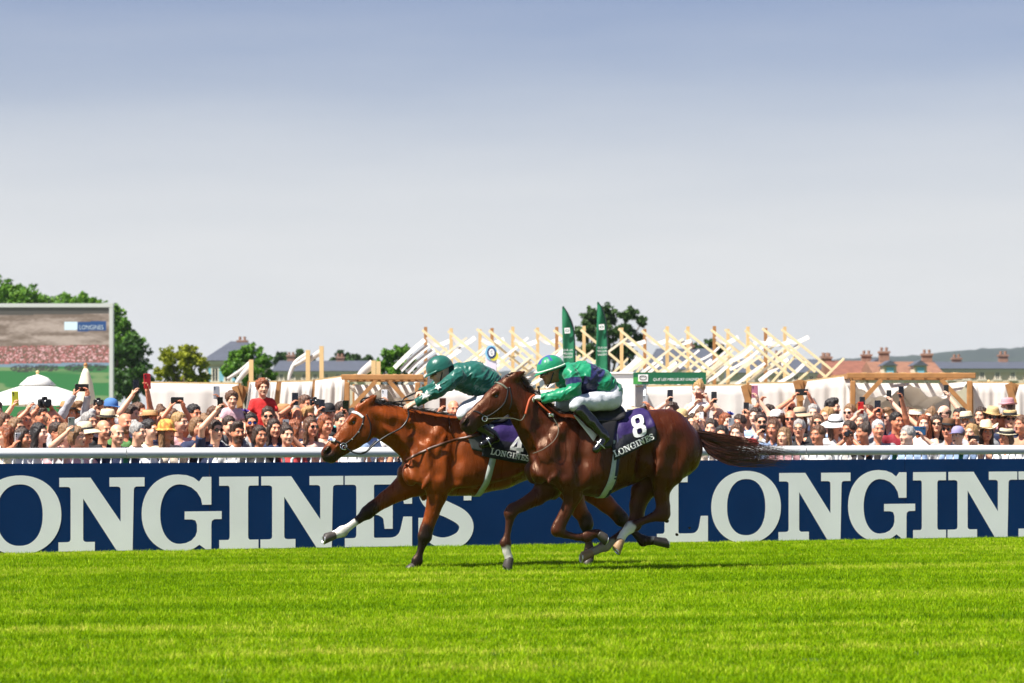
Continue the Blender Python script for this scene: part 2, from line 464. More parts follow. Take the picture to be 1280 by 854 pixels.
def flat_mesh(loops_list, depth=0.0):
    """fills outlines (list of groups of closed loops) -> verts(2D), faces"""
    V = []; F = []
    for loops in loops_list:
        cu = bpy.data.curves.new('tmp', 'CURVE'); cu.dimensions = '2D'; cu.fill_mode = 'BOTH'
        for lp in loops:
            sp = cu.splines.new('POLY'); sp.points.add(len(lp)-1); sp.use_cyclic_u = True
            for q, p in zip(sp.points, lp): q.co = (p[0], p[1], 0, 1)
        ob = bpy.data.objects.new('tmp', cu); me = ob.to_mesh()
        b = len(V); V += [(v.co.x, v.co.y) for v in me.vertices]; F += [tuple(i+b for i in f.vertices) for f in me.polygons]
        ob.to_mesh_clear(); bpy.data.objects.remove(ob); bpy.data.curves.remove(cu)
    return V, F
LETM = {}
for k_, (asp, loops) in LET.items():
    if k_ == 'S':
        LETM[k_] = flat_mesh([[l] for l in loops])
    else: LETM[k_] = flat_mesh([loops])
def text_mesh(s, shear=0.0):
    cu = bpy.data.curves.new('tmp', 'FONT'); cu.body = s; cu.size = 1; cu.shear = shear; cu.resolution_u = 3
    ob = bpy.data.objects.new('tmp', cu); me = ob.to_mesh()
    V = [(v.co.x, v.co.y) for v in me.vertices]; F = [tuple(f.vertices) for f in me.polygons]
    ob.to_mesh_clear(); bpy.data.objects.remove(ob); bpy.data.curves.remove(cu)
    x0 = min(v[0] for v in V); x1 = max(v[0] for v in V); y0 = min(v[1] for v in V); y1 = max(v[1] for v in V)
    return [((a-x0)/(x1-x0), (b-y0)/(y1-y0)) for a, b in V], F, (x1-x0)/(y1-y0)

# ---- advertising board
M_navy = mat('board_navy', (.0025, .028, .110), .6, var=.14, scale=1.3, spec=.12)
M_letter = mat('board_letter_white', (.91, .91, .90), .5, var=.05, scale=2.0, spec=.3)
brd = empty('advertising_board', track(0, 0, 0), YAW, 'navy advertising board with giant white serif letters along the rail', 'advertising board')
BH = 1.0
panel_edges = [along(x) for x in (-1200, -560, 261, 1133, 2050, 2900)]
PER = along(976)-along(76.6)
panel_edges = [along(262)+PER*k for k in (-2, -1, 0, 1, 2)]
for a, b in zip(panel_edges[:-1], panel_edges[1:]):
    n_ = 24; V = []; F = []
    for i in range(n_+1):
        t = a+.004+(b-a-.008)*i/n_
        for z, yy in ((0.02, .0), (.3, .0006*math.sin(t*2.1)), (.65, .0008*math.sin(t*1.3+1)), (BH, .0006*math.sin(t*1.7))):
            V.append((t, yy, z))
    for i in range(n_):
        for j in range(3): F.append((i*4+j, (i+1)*4+j, (i+1)*4+j+1, i*4+j+1))
    solidify(mesh_obj('panel', V, F, M_navy, brd, smooth=False), .03, -1)
def board_y(t, z):
    zs = (.02, .3, .65, BH); w = (0, .006*math.sin(t*2.1), .009*math.sin(t*1.3+1), .004*math.sin(t*1.7))
    return float(np.interp(z, zs, w))
LBOX = {'O': (along(-14), along(76.6)), 'N': (along(73), along(180.6)), 'G': (along(177), along(277)), 'I': (along(274), along(323)),
        'N2': (along(325.5), along(429)), 'E': (along(431), along(515)), 'S': (along(521.5), along(594)), 'L': (along(821)-PER, along(884.8)-PER)}
LBOX['O'] = (along(889)-PER, along(976)-PER)
Z0, Z1 = .036, .843
for rep in (-1, 0, 1):
    for key, (t0, t1) in LBOX.items():
        if rep == -1 and key not in ('S', 'E'): continue
        if rep == 1 and key == 'S': pass
        V, F = LETM[key[0]]
        me_v = []
        for x, y in V:
            t = (t0+(t1-t0)*x)+PER*rep; z = Z0+(Z1-Z0)*y; me_v.append((t, -.0025, z))
        o = mesh_obj('letter', me_v, F, M_letter, brd, smooth=False)
        solidify(o, .001, 0)
        tag(o, 'white letter %s' % key[0])
# ---- running rail
M_rail = mat('rail_white', (.80, .81, .80), .35, var=.03, scale=3)
M_steel = mat('galvanised_steel', (.62, .64, .65), .45, metal=.25, var=.08, scale=9)
M_greenpost = mat('green_post', (.02, .20, .10), .5)
rail = empty('running_rail', track(0, -.55, 0), YAW, 'white tubular running rail above the navy board', 'rail')
tR = lambda x: along(x, -.55)
rz = 1.105; ra = .058
js = [-18, -11.5, tR(157), tR(562), 4.0, tR(1500), 16]
for i in range(len(js)-1):
    mb = MB(); mb.tube([(js[i]+.004, 0, rz), (js[i+1]-.004, 0, rz)], ra, 24, cap=False); mb.build('rail_tube', M_rail, rail, smooth=True)
for x in (-420, 158, 640, 1120, 1203, 1700):
    t = tR(x); mb = MB(); mb.tube([(t, .07, 0), (t, .07, .9), (t, .03, 1.05)], .03, 10)
    mb.build('post', M_greenpost, rail, smooth=True)
# ---- crowd barriers
k_ = 0
for i in range(-4, 5):
    w = 2.3; t0 = i*2.36
    lab = 'steel crowd barrier section behind the rail, ' + ['beyond the left edge', 'under the sunglasses man at far left', 'under the bald man in green', 'under the bearded men', "by the bay horse's muzzle", 'behind the horses', "under the chestnut horse's tail", 'under the white sun hat', 'under the straw hats at the right edge'][i+4]
    b = empty('crowd_barrier', track(t0, -1.05, 0), YAW, lab, 'barrier', 'crowd barriers behind the rail')
    mb = MB(); zt = 1.08
    mb.tube([(.02, 0, .12), (.02, 0, zt-.06), (.08, 0, zt), (w-.08, 0, zt), (w-.02, 0, zt-.06), (w-.02, 0, .12), (.02, 0, .12)], .019, 8)
    mb.build('frame', M_steel, b, smooth=True)
    nb = 20; bar = None
    for j in range(1, nb):
        x = .02+(w-.04)*j/nb
        if bar is None:
            mb = MB(); mb.tube([(0, 0, .13), (0, 0, zt-.012)], .0105, 6); bar = mb.build('bar', M_steel, b, smooth=True); bar.location = (x, 0, 0)
        else:
            q = bar.copy(); COL.objects.link(q); q.parent = b; q.location = (x, 0, 0)
    for x in (.3, w-.3):
        mb = MB(); mb.tube([(x, -.3, .02), (x, -.05, .13), (x, .05, .13), (x, .3, .02)], .016, 6); mb.build('foot', M_steel, b)

# ================================================================== HORSES
class Frame:
    """local frame of a horse: x forward (to the left in the picture), y towards the camera, z up"""
    def __init__(s, px, scale):
        Y = FPX/scale; s.O = Vector(((px-640)/FPX*Y, Y, 0)); s.on = s.O.dot(N); s.rz = math.pi+YAW
    def P(s, px, py, lat=0.0):
        u = (px-640)/FPX; w = (HOR-py)/FPX
        Y = (lat+s.on)/(u*SA-CA)
        p = Vector((u*Y, Y, EYE+w*Y))-s.O
        return (-p.dot(E), p.dot(N), p.z)
    def S(s, st):                    # (px, py, r_px, width_m[, lat]) -> chain station
        lat = st[4] if len(st) > 4 else 0.0
        p = s.P(st[0], st[1], lat); sc = (s.O.y)/FPX
        return (p, st[2]*sc, st[3])
    def chain(s, F, sts, k=.03, kk=None): F.chain([s.S(q) for q in sts], k, kk=kk)
def coat_material(name, rough=.27):
    m = bpy.data.materials.new(name); m.use_nodes = True; t = m.node_tree; L = t.links.new; b = t.nodes['Principled BSDF']
    a = t.nodes.new('ShaderNodeVertexColor'); a.layer_name = 'Col'
    tc = t.nodes.new('ShaderNodeTexCoord')
    nz = t.nodes.new('ShaderNodeTexNoise'); nz.inputs['Scale'].default_value = 9; nz.inputs['Detail'].default_value = 6
    L(tc.outputs['Object'], nz.inputs['Vector'])
    hs = t.nodes.new('ShaderNodeHueSaturation'); mr = t.nodes.new('ShaderNodeMapRange'); mr.inputs[1].default_value = .3; mr.inputs[2].default_value = .7; mr.inputs[3].default_value = .82; mr.inputs[4].default_value = 1.15
    L(nz.outputs['Fac'], mr.inputs[0]); L(mr.outputs[0], hs.inputs['Value']); L(a.outputs[0], hs.inputs['Color']); L(hs.outputs[0], b.inputs['Base Color'])
    b.inputs['Roughness'].default_value = rough; b.inputs['Specular IOR Level'].default_value = .48
    b.inputs['Specular Tint'].default_value = (1.0, .66, .45, 1)
    b.inputs['Coat Weight'].default_value = 0.0; b.inputs['Coat Roughness'].default_value = .3
    b.inputs['Sheen Weight'].default_value = 0.0; b.inputs['Sheen Roughness'].default_value = .4; b.inputs['Sheen Tint'].default_value = (1, .7, .4, 1)
    # muscle and vein relief, then hair grain
    n1 = t.nodes.new('ShaderNodeTexNoise'); n1.inputs['Scale'].default_value = 7; n1.inputs['Detail'].default_value = 6; n1.inputs['Distortion'].default_value = .7
    mp = t.nodes.new('ShaderNodeMapping'); mp.inputs['Scale'].default_value = (2.2, 1.0, .55); mp.inputs['Rotation'].default_value = (0, R(-25), 0); L(tc.outputs['Object'], mp.inputs[0]); L(mp.outputs[0], n1.inputs['Vector'])
    n2 = t.nodes.new('ShaderNodeTexNoise'); n2.inputs['Scale'].default_value = 60; n2.inputs['Detail'].default_value = 4; mp2 = t.nodes.new('ShaderNodeMapping'); mp2.inputs['Scale'].default_value = (1, 2.5, 2.5); mp2.inputs['Rotation'].default_value = (0, R(-20), 0); L(tc.outputs['Object'], mp2.inputs[0]); L(mp2.outputs[0], n2.inputs['Vector'])
    b1 = t.nodes.new('ShaderNodeBump'); b1.inputs['Strength'].default_value = .34; b1.inputs['Distance'].default_value = .035; L(n1.outputs['Fac'], b1.inputs['Height'])
    b2 = t.nodes.new('ShaderNodeBump'); b2.inputs['Strength'].default_value = .5; b2.inputs['Distance'].default_value = .006; L(n2.outputs['Fac'], b2.inputs['Height']); L(b1.outputs[0], b2.inputs['Normal'])
    L(b2.outputs[0], b.inputs['Normal'])
    rr = t.nodes.new('ShaderNodeMapRange'); rr.inputs[1].default_value = .3; rr.inputs[2].default_value = .7; rr.inputs[3].default_value = rough-.08; rr.inputs[4].default_value = rough+.24; L(n1.outputs['Fac'], rr.inputs[0]); L(rr.outputs[0], b.inputs['Roughness'])
    return m
M_coat = coat_material('horse_coat')
M_hoof = mat('hoof_horn', (.06, .05, .042), .45, var=.3, scale=20)
M_hoof_tan = mat('hoof_horn_tan', (.33, .20, .10), .5, var=.25, scale=20)
M_shoe = mat('horseshoe_aluminium', (.7, .7, .72), .3, metal=.9)
M_leather = mat('black_leather', (.012, .011, .011), .38, var=.2, scale=30)
M_brown_leather = mat('brown_leather', (.07, .025, .012), .4, var=.2, scale=30)
M_metal = mat('bit_steel', (.75, .75, .76), .2, metal=1.0)
M_eye = mat('horse_eye', (.008, .006, .005), .06, spec=.8, coat=1.0)
M_white_strap = mat('white_strap', (.72, .72, .70), .55, var=.08, scale=40)
M_grey_girth = mat('girth_webbing', (.42, .47, .44), .6, var=.15, scale=40)
def hair_mat(name, c1, c2):
    return mat(name, c1, .42, col2=c2, scale=14, detail=6, spec=.5, stretch=(.3, 2, 2))

def build_horse(fr, cfg):
    root = empty('horse', fr.O, fr.rz, cfg['label'], 'horse')
    V3 = [fr.P(*p[:2]) for p in cfg['trunk']]
    xs = [fr.P(q[0], q[1])[0] for ch in [cfg['trunk'], cfg['head']]+[l['st'] for l in cfg['legs']] for q in ch]
    zs = [fr.P(q[0], q[1])[2] for ch in [cfg['trunk'], cfg['head'], cfg['neck']]+[l['st'] for l in cfg['legs']] for q in ch]
    h = .0135
    F = Field((min(xs)-.35, -.42, min(0.0, min(zs)-.1)), (max(xs)+.25, .42, max(zs)+.32), h)
    fr.chain(F, cfg['trunk'], .05)
    fr.chain(F, cfg['neck'], .07, .03)
    for l in cfg['legs']:
        st = [(q[0], q[1], q[2]*(.84 if 6 <= i_ <= 7 else (1.06 if i_ in (5, 8) else 1)), q[3]*(.84 if 6 <= i_ <= 7 else (1.06 if i_ in (5, 8) else 1)), q[4]) for i_, q in enumerate(l['st'])]; nj = l.get('body', 2)
        fr.chain(F, st[:nj+1], .05)
        fr.chain(F, st[nj:], .018, .012)
    # muscles: (px, py, length_px, thick_px, angle_deg, lat, half_width, k)
    for q in cfg['muscles']:
        px, py, a, b, ang, lat, wd, k = q
        c = fr.P(px, py, lat); sc = fr.O.y/FPX; th = R(ang)
        # picture right is -x; angle measured in the picture, counter-clockwise from right
        ux = np.array([-math.cos(th), 0, math.sin(th)]); uz = np.array([math.sin(th), 0, math.cos(th)]); uy = np.array([0, 1, 0])
        for s_ in ((1, -1) if q[5] and cfg.get('mirror', True) else (1,)):
            c2 = (c[0], c[1]*s_, c[2])
            F.ell(c2, (a*sc, wd, b*sc), np.stack([ux, uy, uz], 1), k)
    for q in cfg['grooves']:
        px0, py0, px1, py1, r, dep, k = q
        p0 = proj_near(F, fr, px0, py0, 0); p1 = proj_near(F, fr, px1, py1, 0); pm = proj_near(F, fr, (px0+px1)/2, (py0+py1)/2, 0)
        for s_ in (1, -1):
            for a_, b_ in ((p0, pm), (pm, p1)):
                F.cap((a_[0], (a_[1]+r-dep)*s_, a_[2]), (b_[0], (b_[1]+r-dep)*s_, b_[2]), r, r, k, 'sub')
    Fbody = F.d.copy()
    # head: finer field of its own is blended into the same grid
    fr.chain(F, cfg['head'], .035, .012)
    sc = fr.O.y/FPX
    for s_ in (1, -1):
        for (px, py, a, b, ang, lat, wd, k, op) in cfg['head_muscles']:
            c = fr.P(px, py, 0); th = R(ang)
            ux = np.array([-math.cos(th), 0, math.sin(th)]); uz = np.array([math.sin(th), 0, math.cos(th)]); uy = np.array([0, 1, 0])
            F.ell((c[0], lat*s_, c[2]), (a*sc, wd, b*sc), np.stack([ux, uy, uz], 1), k, op)
        for ear in cfg['ears']:
            st = [fr.S(q) for q in ear]
            st = [((p[0], p[1]*s_, p[2]), r, w) for p, r, w in st]
            F.chain(st, .008)
    V, Q = F.surf(); V = relax(V, Q, 1, .45)
    cols = cfg['color'](fr, V)
    body = mesh_obj('body', V, Q, M_coat, root, cols=cols)
    # ---- eyes
    ex, ey_ = cfg['eye']
    c = fr.P(ex, ey_, 0)
    for s_ in (1, -1):
        y = F_hit_y(F, c[0], c[2], s_)
        mb = MB(); sph(mb, (c[0], y-s_*.006, c[2]), .018); mb.build('eye', M_eye, root, smooth=True)
    # ---- hooves
    for l in cfg['legs']:
        hoof(root, fr, l, M_hoof_tan if l.get('tan') else M_hoof)
    return root, F, body
def sph(mb, c, r, n=12, sy=1.0):
    prof = [(r*math.sin(math.pi*i/8)+1e-5, -r*math.cos(math.pi*i/8)) for i in range(9)]
    mb.lathe(prof, n, c)
def F_hit_y(F, x, z, s_, off=0.0, y0=.5):
    ys = np.linspace(y0, 0, 260); d = F.sample(np.stack([np.full(260, x), s_*ys, np.full(260, z)], 1))
    i = np.argmax(d < off)
    return s_*ys[i] if (d < off).any() else 0.0
def hoof(root, fr, l, m):
    (px, py), (tx, ty), sole = l['hoof'][:3]       # coronet centre, toe tip (pixels), sole length px
    lat = l['st'][-1][4]; sc = fr.O.y/FPX
    c = Vector(fr.P(px, py, lat)); tip = Vector(fr.P(tx, ty, lat))
    d = (tip-c); fw = d.normalized()               # down the front wall
    side = Vector((0, 1, 0)); flip = l['hoof'][3] if len(l['hoof']) > 3 else 1
    heel_dir = side.cross(fw)*flip                 # in-plane, towards the heel
    L = d.length
    r0 = .042; wl = .052
    mb = MB(); n = 18; rings = []
    for f, a, b in ((-.08, r0*.93, r0*.9), (0.0, r0, r0*.96), (.5, r0*1.16, r0*1.12), (.93, r0*1.32, r0*1.28), (1.0, r0*1.30, r0*1.25)):
        # ring plane tilts from the coronet to the sole
        rings.append((f, a, b))
    V = []; Fc = []
    sole_dir = (heel_dir+fw*.55).normalized() if False else heel_dir
    for f, a, b in rings:
        tilt = .15+.45*max(f, 0)
        ax = (heel_dir-fw*tilt*.9).normalized()
        cen = c+fw*(L*f)+ax*(a*.92 - r0*.92)+ (ax*0)
        cen = c - heel_dir*0 + fw*(L*f) + ax*(a-r0)*.6
        for k in range(n):
            t = 2*math.pi*k/n
            V.append(cen+ax*math.cos(t)*a+side*math.sin(t)*b)
    for i in range(len(rings)-1):
        for k in range(n): Fc.append((i*n+k, i*n+(k+1) % n, (i+1)*n+(k+1) % n, (i+1)*n+k))
    Fc += [tuple(range(n))[::-1], tuple((len(rings)-1)*n+k for k in range(n))]
    o = mesh_obj('hoof', V, Fc, m, root)
    # shoe: flat horseshoe on the sole
    base = V[-n:]; cen = sum(base, Vector())/n; nr = (base[0]-cen).cross(base[n//4]-cen).normalized()
    if nr.dot(fw) < 0: nr = -nr
    mb = MB(); ring = [cen+(base[k % n]-cen)*.86+nr*.003 for k in range(3, n-2)]
    mb.tube(ring, .008, 6); mb.build('shoe', M_shoe, o)

def wraps(F, fr, x0, z_c, ang0, ang1, off=0.0, n=40, x1=None):
    """points round the trunk in the plane x = x0, from angle ang0 to ang1 (0 = top, + = near side)"""
    out = []
    for i in range(n+1):
        t = i/n; a = ang0+(ang1-ang0)*t; x = x0 if x1 is None else x0+(x1-x0)*t
        out.append(hit_angle(F, x, z_c, a, off))
    return out
def hit_angle(F, x, zc, a, off=0.0):
    rr = np.linspace(0, .7, 300); y = rr*math.sin(a); z = zc+rr*math.cos(a)
    d = F.sample(np.stack([np.full(300, x), y, z], 1))
    i = np.where(d < off)[0]; i = i[-1] if len(i) else 0
    j = min(i+1, 299); dd = (d[i]-off)/(d[i]-d[j]+1e-9); r = rr[i]+(rr[j]-rr[i])*min(max(dd, 0), 1)
    return Vector((x, r*math.sin(a), zc+r*math.cos(a)))
def proj_near(F, fr, px, py, off=.004):
    """where the view ray through a pixel meets the horse's surface (near side)"""
    a = np.array(fr.P(px, py, .45)); b = np.array(fr.P(px, py, -.12)); t = np.linspace(0, 1, 150)[:, None]
    P = a+(b-a)*t; d = F.sample(P); i = int(np.argmax(d < off))
    if not (d < off).any(): i = int(np.argmin(d))          # grazing: closest approach
    return Vector(P[i])
def strap(F, fr, root, name, pts, w, m, off=.006, th=.004, near=True, n=6):
    """flat strap lying on the horse through pixels"""
    P = [proj_near(F, fr, a, b, off) for a, b in pts]
    P = cat_rom(P, n)
    nr = []
    for p in P:
        e = .006; q = np.array(p)
        gx = [F.sample([q+np.array(v)*e])[0]-F.sample([q-np.array(v)*e])[0] for v in ((1, 0, 0), (0, 1, 0), (0, 0, 1))]
        nr.append(Vector(gx).normalized() if np.linalg.norm(gx) > 1e-9 else Vector((0, 1, 0)))
    mb = MB(); mb.strip(P, w, nr); o = mb.build(name, m, root, smooth=True); solidify(o, th, 0)
    # mirrored on the far side
    mb = MB(); mb.strip([Vector((p.x, -p.y, p.z)) for p in P], w, [Vector((q.x, -q.y, q.z)) for q in nr]); o2 = mb.build(name, m, root, smooth=True); solidify(o2, th, 0)
    return o, P

def tuft(root, name, roots, m, seed, n_each, L, w, dirf, segs=6, curl=.0):
    """hair: many thin tapering ribbons as one part"""
    r = random.Random(seed); V = []; F = []
    for (p, nrm) in roots:
        for _ in range(n_each):
            q = Vector(p)+Vector((r.gauss(0, .008), r.gauss(0, .008), r.gauss(0, .004)))
            pts = dirf(q, nrm, r, segs); wd = w*r.uniform(.6, 1.4)
            sd = Vector((r.gauss(0, .5), 1+r.gauss(0, .4), r.gauss(0, .5))).normalized()
            b = len(V)
            for i, pp in enumerate(pts):
                d = (pts[min(i+1, segs)]-pts[max(i-1, 0)]).normalized(); a = d.cross(sd).normalized()
                ww = wd*(1-(i/segs)**1.6)+.0006
                V += [pp-a*ww/2, pp+a*ww/2]
            for i in range(segs): F.append((b+2*i, b+2*i+1, b+2*i+3, b+2*i+2))
    return mesh_obj(name, V, F, m, root)

# ------------------------------------------------------------------ horse with number 8 (dark chestnut)
def seg_dist(P, a, b):
    a = np.array(a); b = np.array(b); d = b-a; t = np.clip(((P-a)@d)/(d@d+1e-9), 0, 1)
    return np.linalg.norm(P-(a+t[:, None]*d), axis=1), t
def paint(fr, V, col, q0, q1, rad, c, soft=.02, lat0=0.0, lat1=None):
    a = fr.P(q0[0], q0[1], lat0); b = fr.P(q1[0], q1[1], lat0 if lat1 is None else lat1)
    d, t = seg_dist(V, a, b)
    wob = (vnoise(V, 30, 3)-.5)*.02
    f = 1-smoothstep(rad-soft, rad+soft, d+wob)
    return lerp3(col, c, f)
def color8(fr, V):
    base = np.tile(np.array([.058, .0118, .0030]), (len(V), 1))
    n = vnoise(V, 5, 1)*.6+vnoise(V, 14, 2)*.4
    base *= (.62+.8*n)[:, None]
    dk = np.array([.030, .0095, .0055])
    # darker belly, legs and muzzle
    for l in H8['legs']:
        st = l['st']; lat = st[-1][4]
        for a, b in zip(st[3:-1], st[4:]):
            base = paint(fr, V, base, a, b, .05, dk*1.5, .03, lat)
    base = paint(fr, V, base, (586, 528), (584, 534), .085, (.018, .010, .009), .035)
    base = paint(fr, V, base, (604, 524), (592, 536), .07, (.028, .012, .009), .03)
    base = paint(fr, V, base, (581, 528), (582, 527), .040, (.006, .003, .003), .008, .045)
    wh = (.72, .68, .62)
    # white pasterns: far fore, near hind sock, greyish far hind sock
    base = paint(fr, V, base, (633, 688), (636, 700), .055, wh, .012, -.13)
    base = paint(fr, V, base, (787, 660), (772, 678), .060, wh, .012, .13)
    base = paint(fr, V, base, (764, 680), (734, 694), .055, (.30, .26, .22), .015, -.13)
    return base
H8 = dict(
    label='dark chestnut racehorse with a number 8 saddle cloth, white hind sock and streaming tail',
    trunk=[(690, 570, 27, .17), (712, 567, 47, .205), (745, 569, 50, .265), (778, 562, 44, .27), (806, 552, 38, .225), (832, 551, 38, .215), (850, 560, 30, .165)],
    neck=[(647, 499, 18, .076), (661, 517, 23.5, .092), (676, 537, 28.5, .12), (692, 554, 35, .152), (706, 556, 38, .175)],
    head=[(639, 482, 15, .066), (632, 495, 20, .092), (620, 505, 18.5, .082), (604, 516, 14.2, .058), (593, 524, 12.2, .050), (585.5, 530, 11.2, .056)],
    ears=[[(638, 476, 6.5, .020, .045), (646, 470.5, 5.6, .022, .055), (656, 464.5, 1.8, .008, .058)]],
    head_muscles=[(632, 503, 14, 12, 40, .055, .04, .02, 'add'),        # jowl
                  (616, 491, 7, 3.2, 35, .062, .025, .012, 'add'),       # brow
                  (606, 512, 17, 1.6, 37, .060, .012, .010, 'add'),      # facial crest
                  (617.5, 495.5, 3.4, 2.6, 30, .085, .016, .006, 'sub'), # eye socket
                  (581, 528, 4.6, 3.4, 50, .052, .024, .008, 'sub'),     # nostril
                  (579.5, 526, 5.5, 2.0, 50, .044, .016, .008, 'add'),
                  (596, 534, 10, .9, 38, .052, .012, .005, 'sub'),       # mouth
                  (590, 538, 6, 4, 35, .015, .03, .015, 'add')],
    legs=[dict(st=[(842, 566, 37, .15, .12), (834, 585, 25, .115, .15), (829, 602, 15, .082, .135), (827, 618, 10, .056, .135), (829, 633, 9, .045, .13), (828, 642, 9.8, .044, .13), (815, 647, 6.6, .034, .13),
                   (800, 653, 5.4, .027, .13), (788, 659, 7.2, .034, .13), (780, 667, 5.2, .031, .13), (776, 674, 5.6, .036, .13)], body=1, hoof=((776, 675), (771, 689), 14, -1), tan=True),
          dict(st=[(838, 570, 36, .15, -.11), (818, 595, 24, .11, -.13), (803, 614, 15, .075, -.135), (797, 632, 11, .055, -.135), (796, 647, 9.5, .045, -.13), (793, 655, 9.2, .044, -.13), (782, 663, 6.4, .033, -.13),
                   (769, 673, 5.4, .028, -.13), (757, 682, 7.0, .034, -.13), (745, 688, 5.2, .031, -.13), (738, 691, 5.6, .036, -.13)], body=1, hoof=((739, 691), (727, 698), 14, -1), tan=True),
          dict(st=[(692, 575, 26, .085, .135), (712, 598, 20, .085, .155), (717, 618, 11.5, .068, .14), (709, 637, 8.2, .046, .135), (699, 657, 8.2, .042, .13), (697, 663, 8.0, .042, .13), (706, 668, 6.0, .034, .13),
                   (722, 672, 5.0, .026, .13), (734, 671, 6.8, .034, .13), (743, 667, 5.2, .031, .13), (748, 667, 5.6, .036, .13)], body=1, hoof=((748, 667), (757, 676), 14, 1)),
          dict(st=[(688, 580, 26, .10, -.11), (686, 607, 17, .085, -.13), (672, 621, 11, .066, -.135), (654, 631, 8.2, .046, -.13), (641, 637, 8.0, .042, -.13), (638, 642, 7.8, .041, -.13), (637, 652, 5.8, .033, -.13),
                   (634, 670, 4.9, .026, -.13), (632, 679, 6.8, .034, -.13), (633.5, 690, 5.0, .031, -.13), (636, 697, 5.5, .036, -.13)], body=1, hoof=((637, 698), (634.5, 713), 14, -1))],
    muscles=[(690, 556, 34, 9, 58, .150, .06, .05),         # shoulder blade
             (711, 578, 27, 12, 62, .175, .06, .035),       # triceps
             (688, 588, 15, 8, 50, .165, .05, .03),         # point of shoulder
             (672, 592, 14, 9, -70, .08, .07, .03),         # breast
             (712, 614, 14, 6.5, 62, .165, .03, .02),
             (824, 541, 24, 13, 15, .15, .08, .05),         # croup
             (858, 560, 26, 9, 105, .14, .08, .04),         # buttock
             (836, 566, 30, 14, 70, .20, .08, .05),         # thigh
             (819, 565, 11, 8.5, 70, .215, .055, .03),      # stifle
             (826, 607, 16, 5.5, 88, .165, .03, .02),       # gaskin
             (745, 590, 30, 16, 10, .20, .075, .06),        # rib cage
             (668, 530, 34, 7, -48, .07, .045, .05),        # neck crest
             (697, 590, 20, 5, 48, .205, .03, .012), (684, 574, 24, 5.5, 62, .165, .035, .014), (716, 596, 18, 5, 75, .205, .03, .012),
             (846, 572, 30, 7, 98, .205, .05, .016), (830, 555, 26, 7, 55, .215, .04, .016), (822, 584, 14, 4, 78, .235, .025, .012), (664, 546, 26, 5, -65, .085, .04, .014)],
    grooves=[(654, 545, 672, 588, .04, .008, .04), (702, 552, 704, 590, .05, .007, .05), (729, 545, 725, 602, .05, .010, .05), (803, 594, 808, 568, .08, .045, .06), (808, 568, 812, 546, .08, .022, .07),
             (848, 552, 840, 590, .09, .010, .08), (662, 517, 690, 545, .05, .005, .05), (690, 600, 700, 612, .02, .008, .02), (834, 600, 836, 630, .012, .006, .012), (716, 622, 706, 646, .008, .005, .008), (674, 565, 686, 592, .04, .005, .04)],
    eye=(617.5, 495.5), color=color8)
fr8 = Frame(740, 129.0)
horse8, F8, body8 = build_horse(fr8, H8)

# ------------------------------------------------------------------ horse with number 4 (bright bay)
def color4(fr, V):
    base = np.tile(np.array([.185, .036, .0045]), (len(V), 1))
    n = vnoise(V, 5, 5)*.6+vnoise(V, 14, 6)*.4
    base *= (.62+.8*n)[:, None]
    bk = (.006, .005, .005)
    for l in H4['legs']:
        st = l['st']; lat = st[-1][4]
        for a, b in zip(st[4:-1], st[5:]):
            base = paint(fr, V, base, a, b, .075, bk, .03, lat)
    for q0, q1, lat in (((545, 635), (538, 650), .13), ((482, 624), (468, 634), -.13)):
        base = paint(fr, V, base, q0, q1, .03, (.05, .016, .008), .05, lat)
    base = paint(fr, V, base, (413, 570), (410, 572), .085, (.014, .011, .011), .03)
    base = paint(fr, V, base, (428, 562), (418, 574), .062, (.016, .011, .010), .03)
    base = paint(fr, V, base, (409, 564), (410, 563), .040, (.006, .004, .004), .008, .045)
    base = paint(fr, V, base, (407, 562), (412, 570), .030, (.10, .075, .07), .02, .045) if False else base
    wh = (.74, .70, .64)
    base = paint(fr, V, base, (440, 656), (418, 669), .056, wh, .012, -.13)
    base = paint(fr, V, base, (427, 527), (437, 514), .022, (.62, .52, .45), .012, .0)   # stripe on the face
    base = paint(fr, V, base, (815, 674), (813, 676), .03, (.5, .47, .43), .012, -.13)
    return base
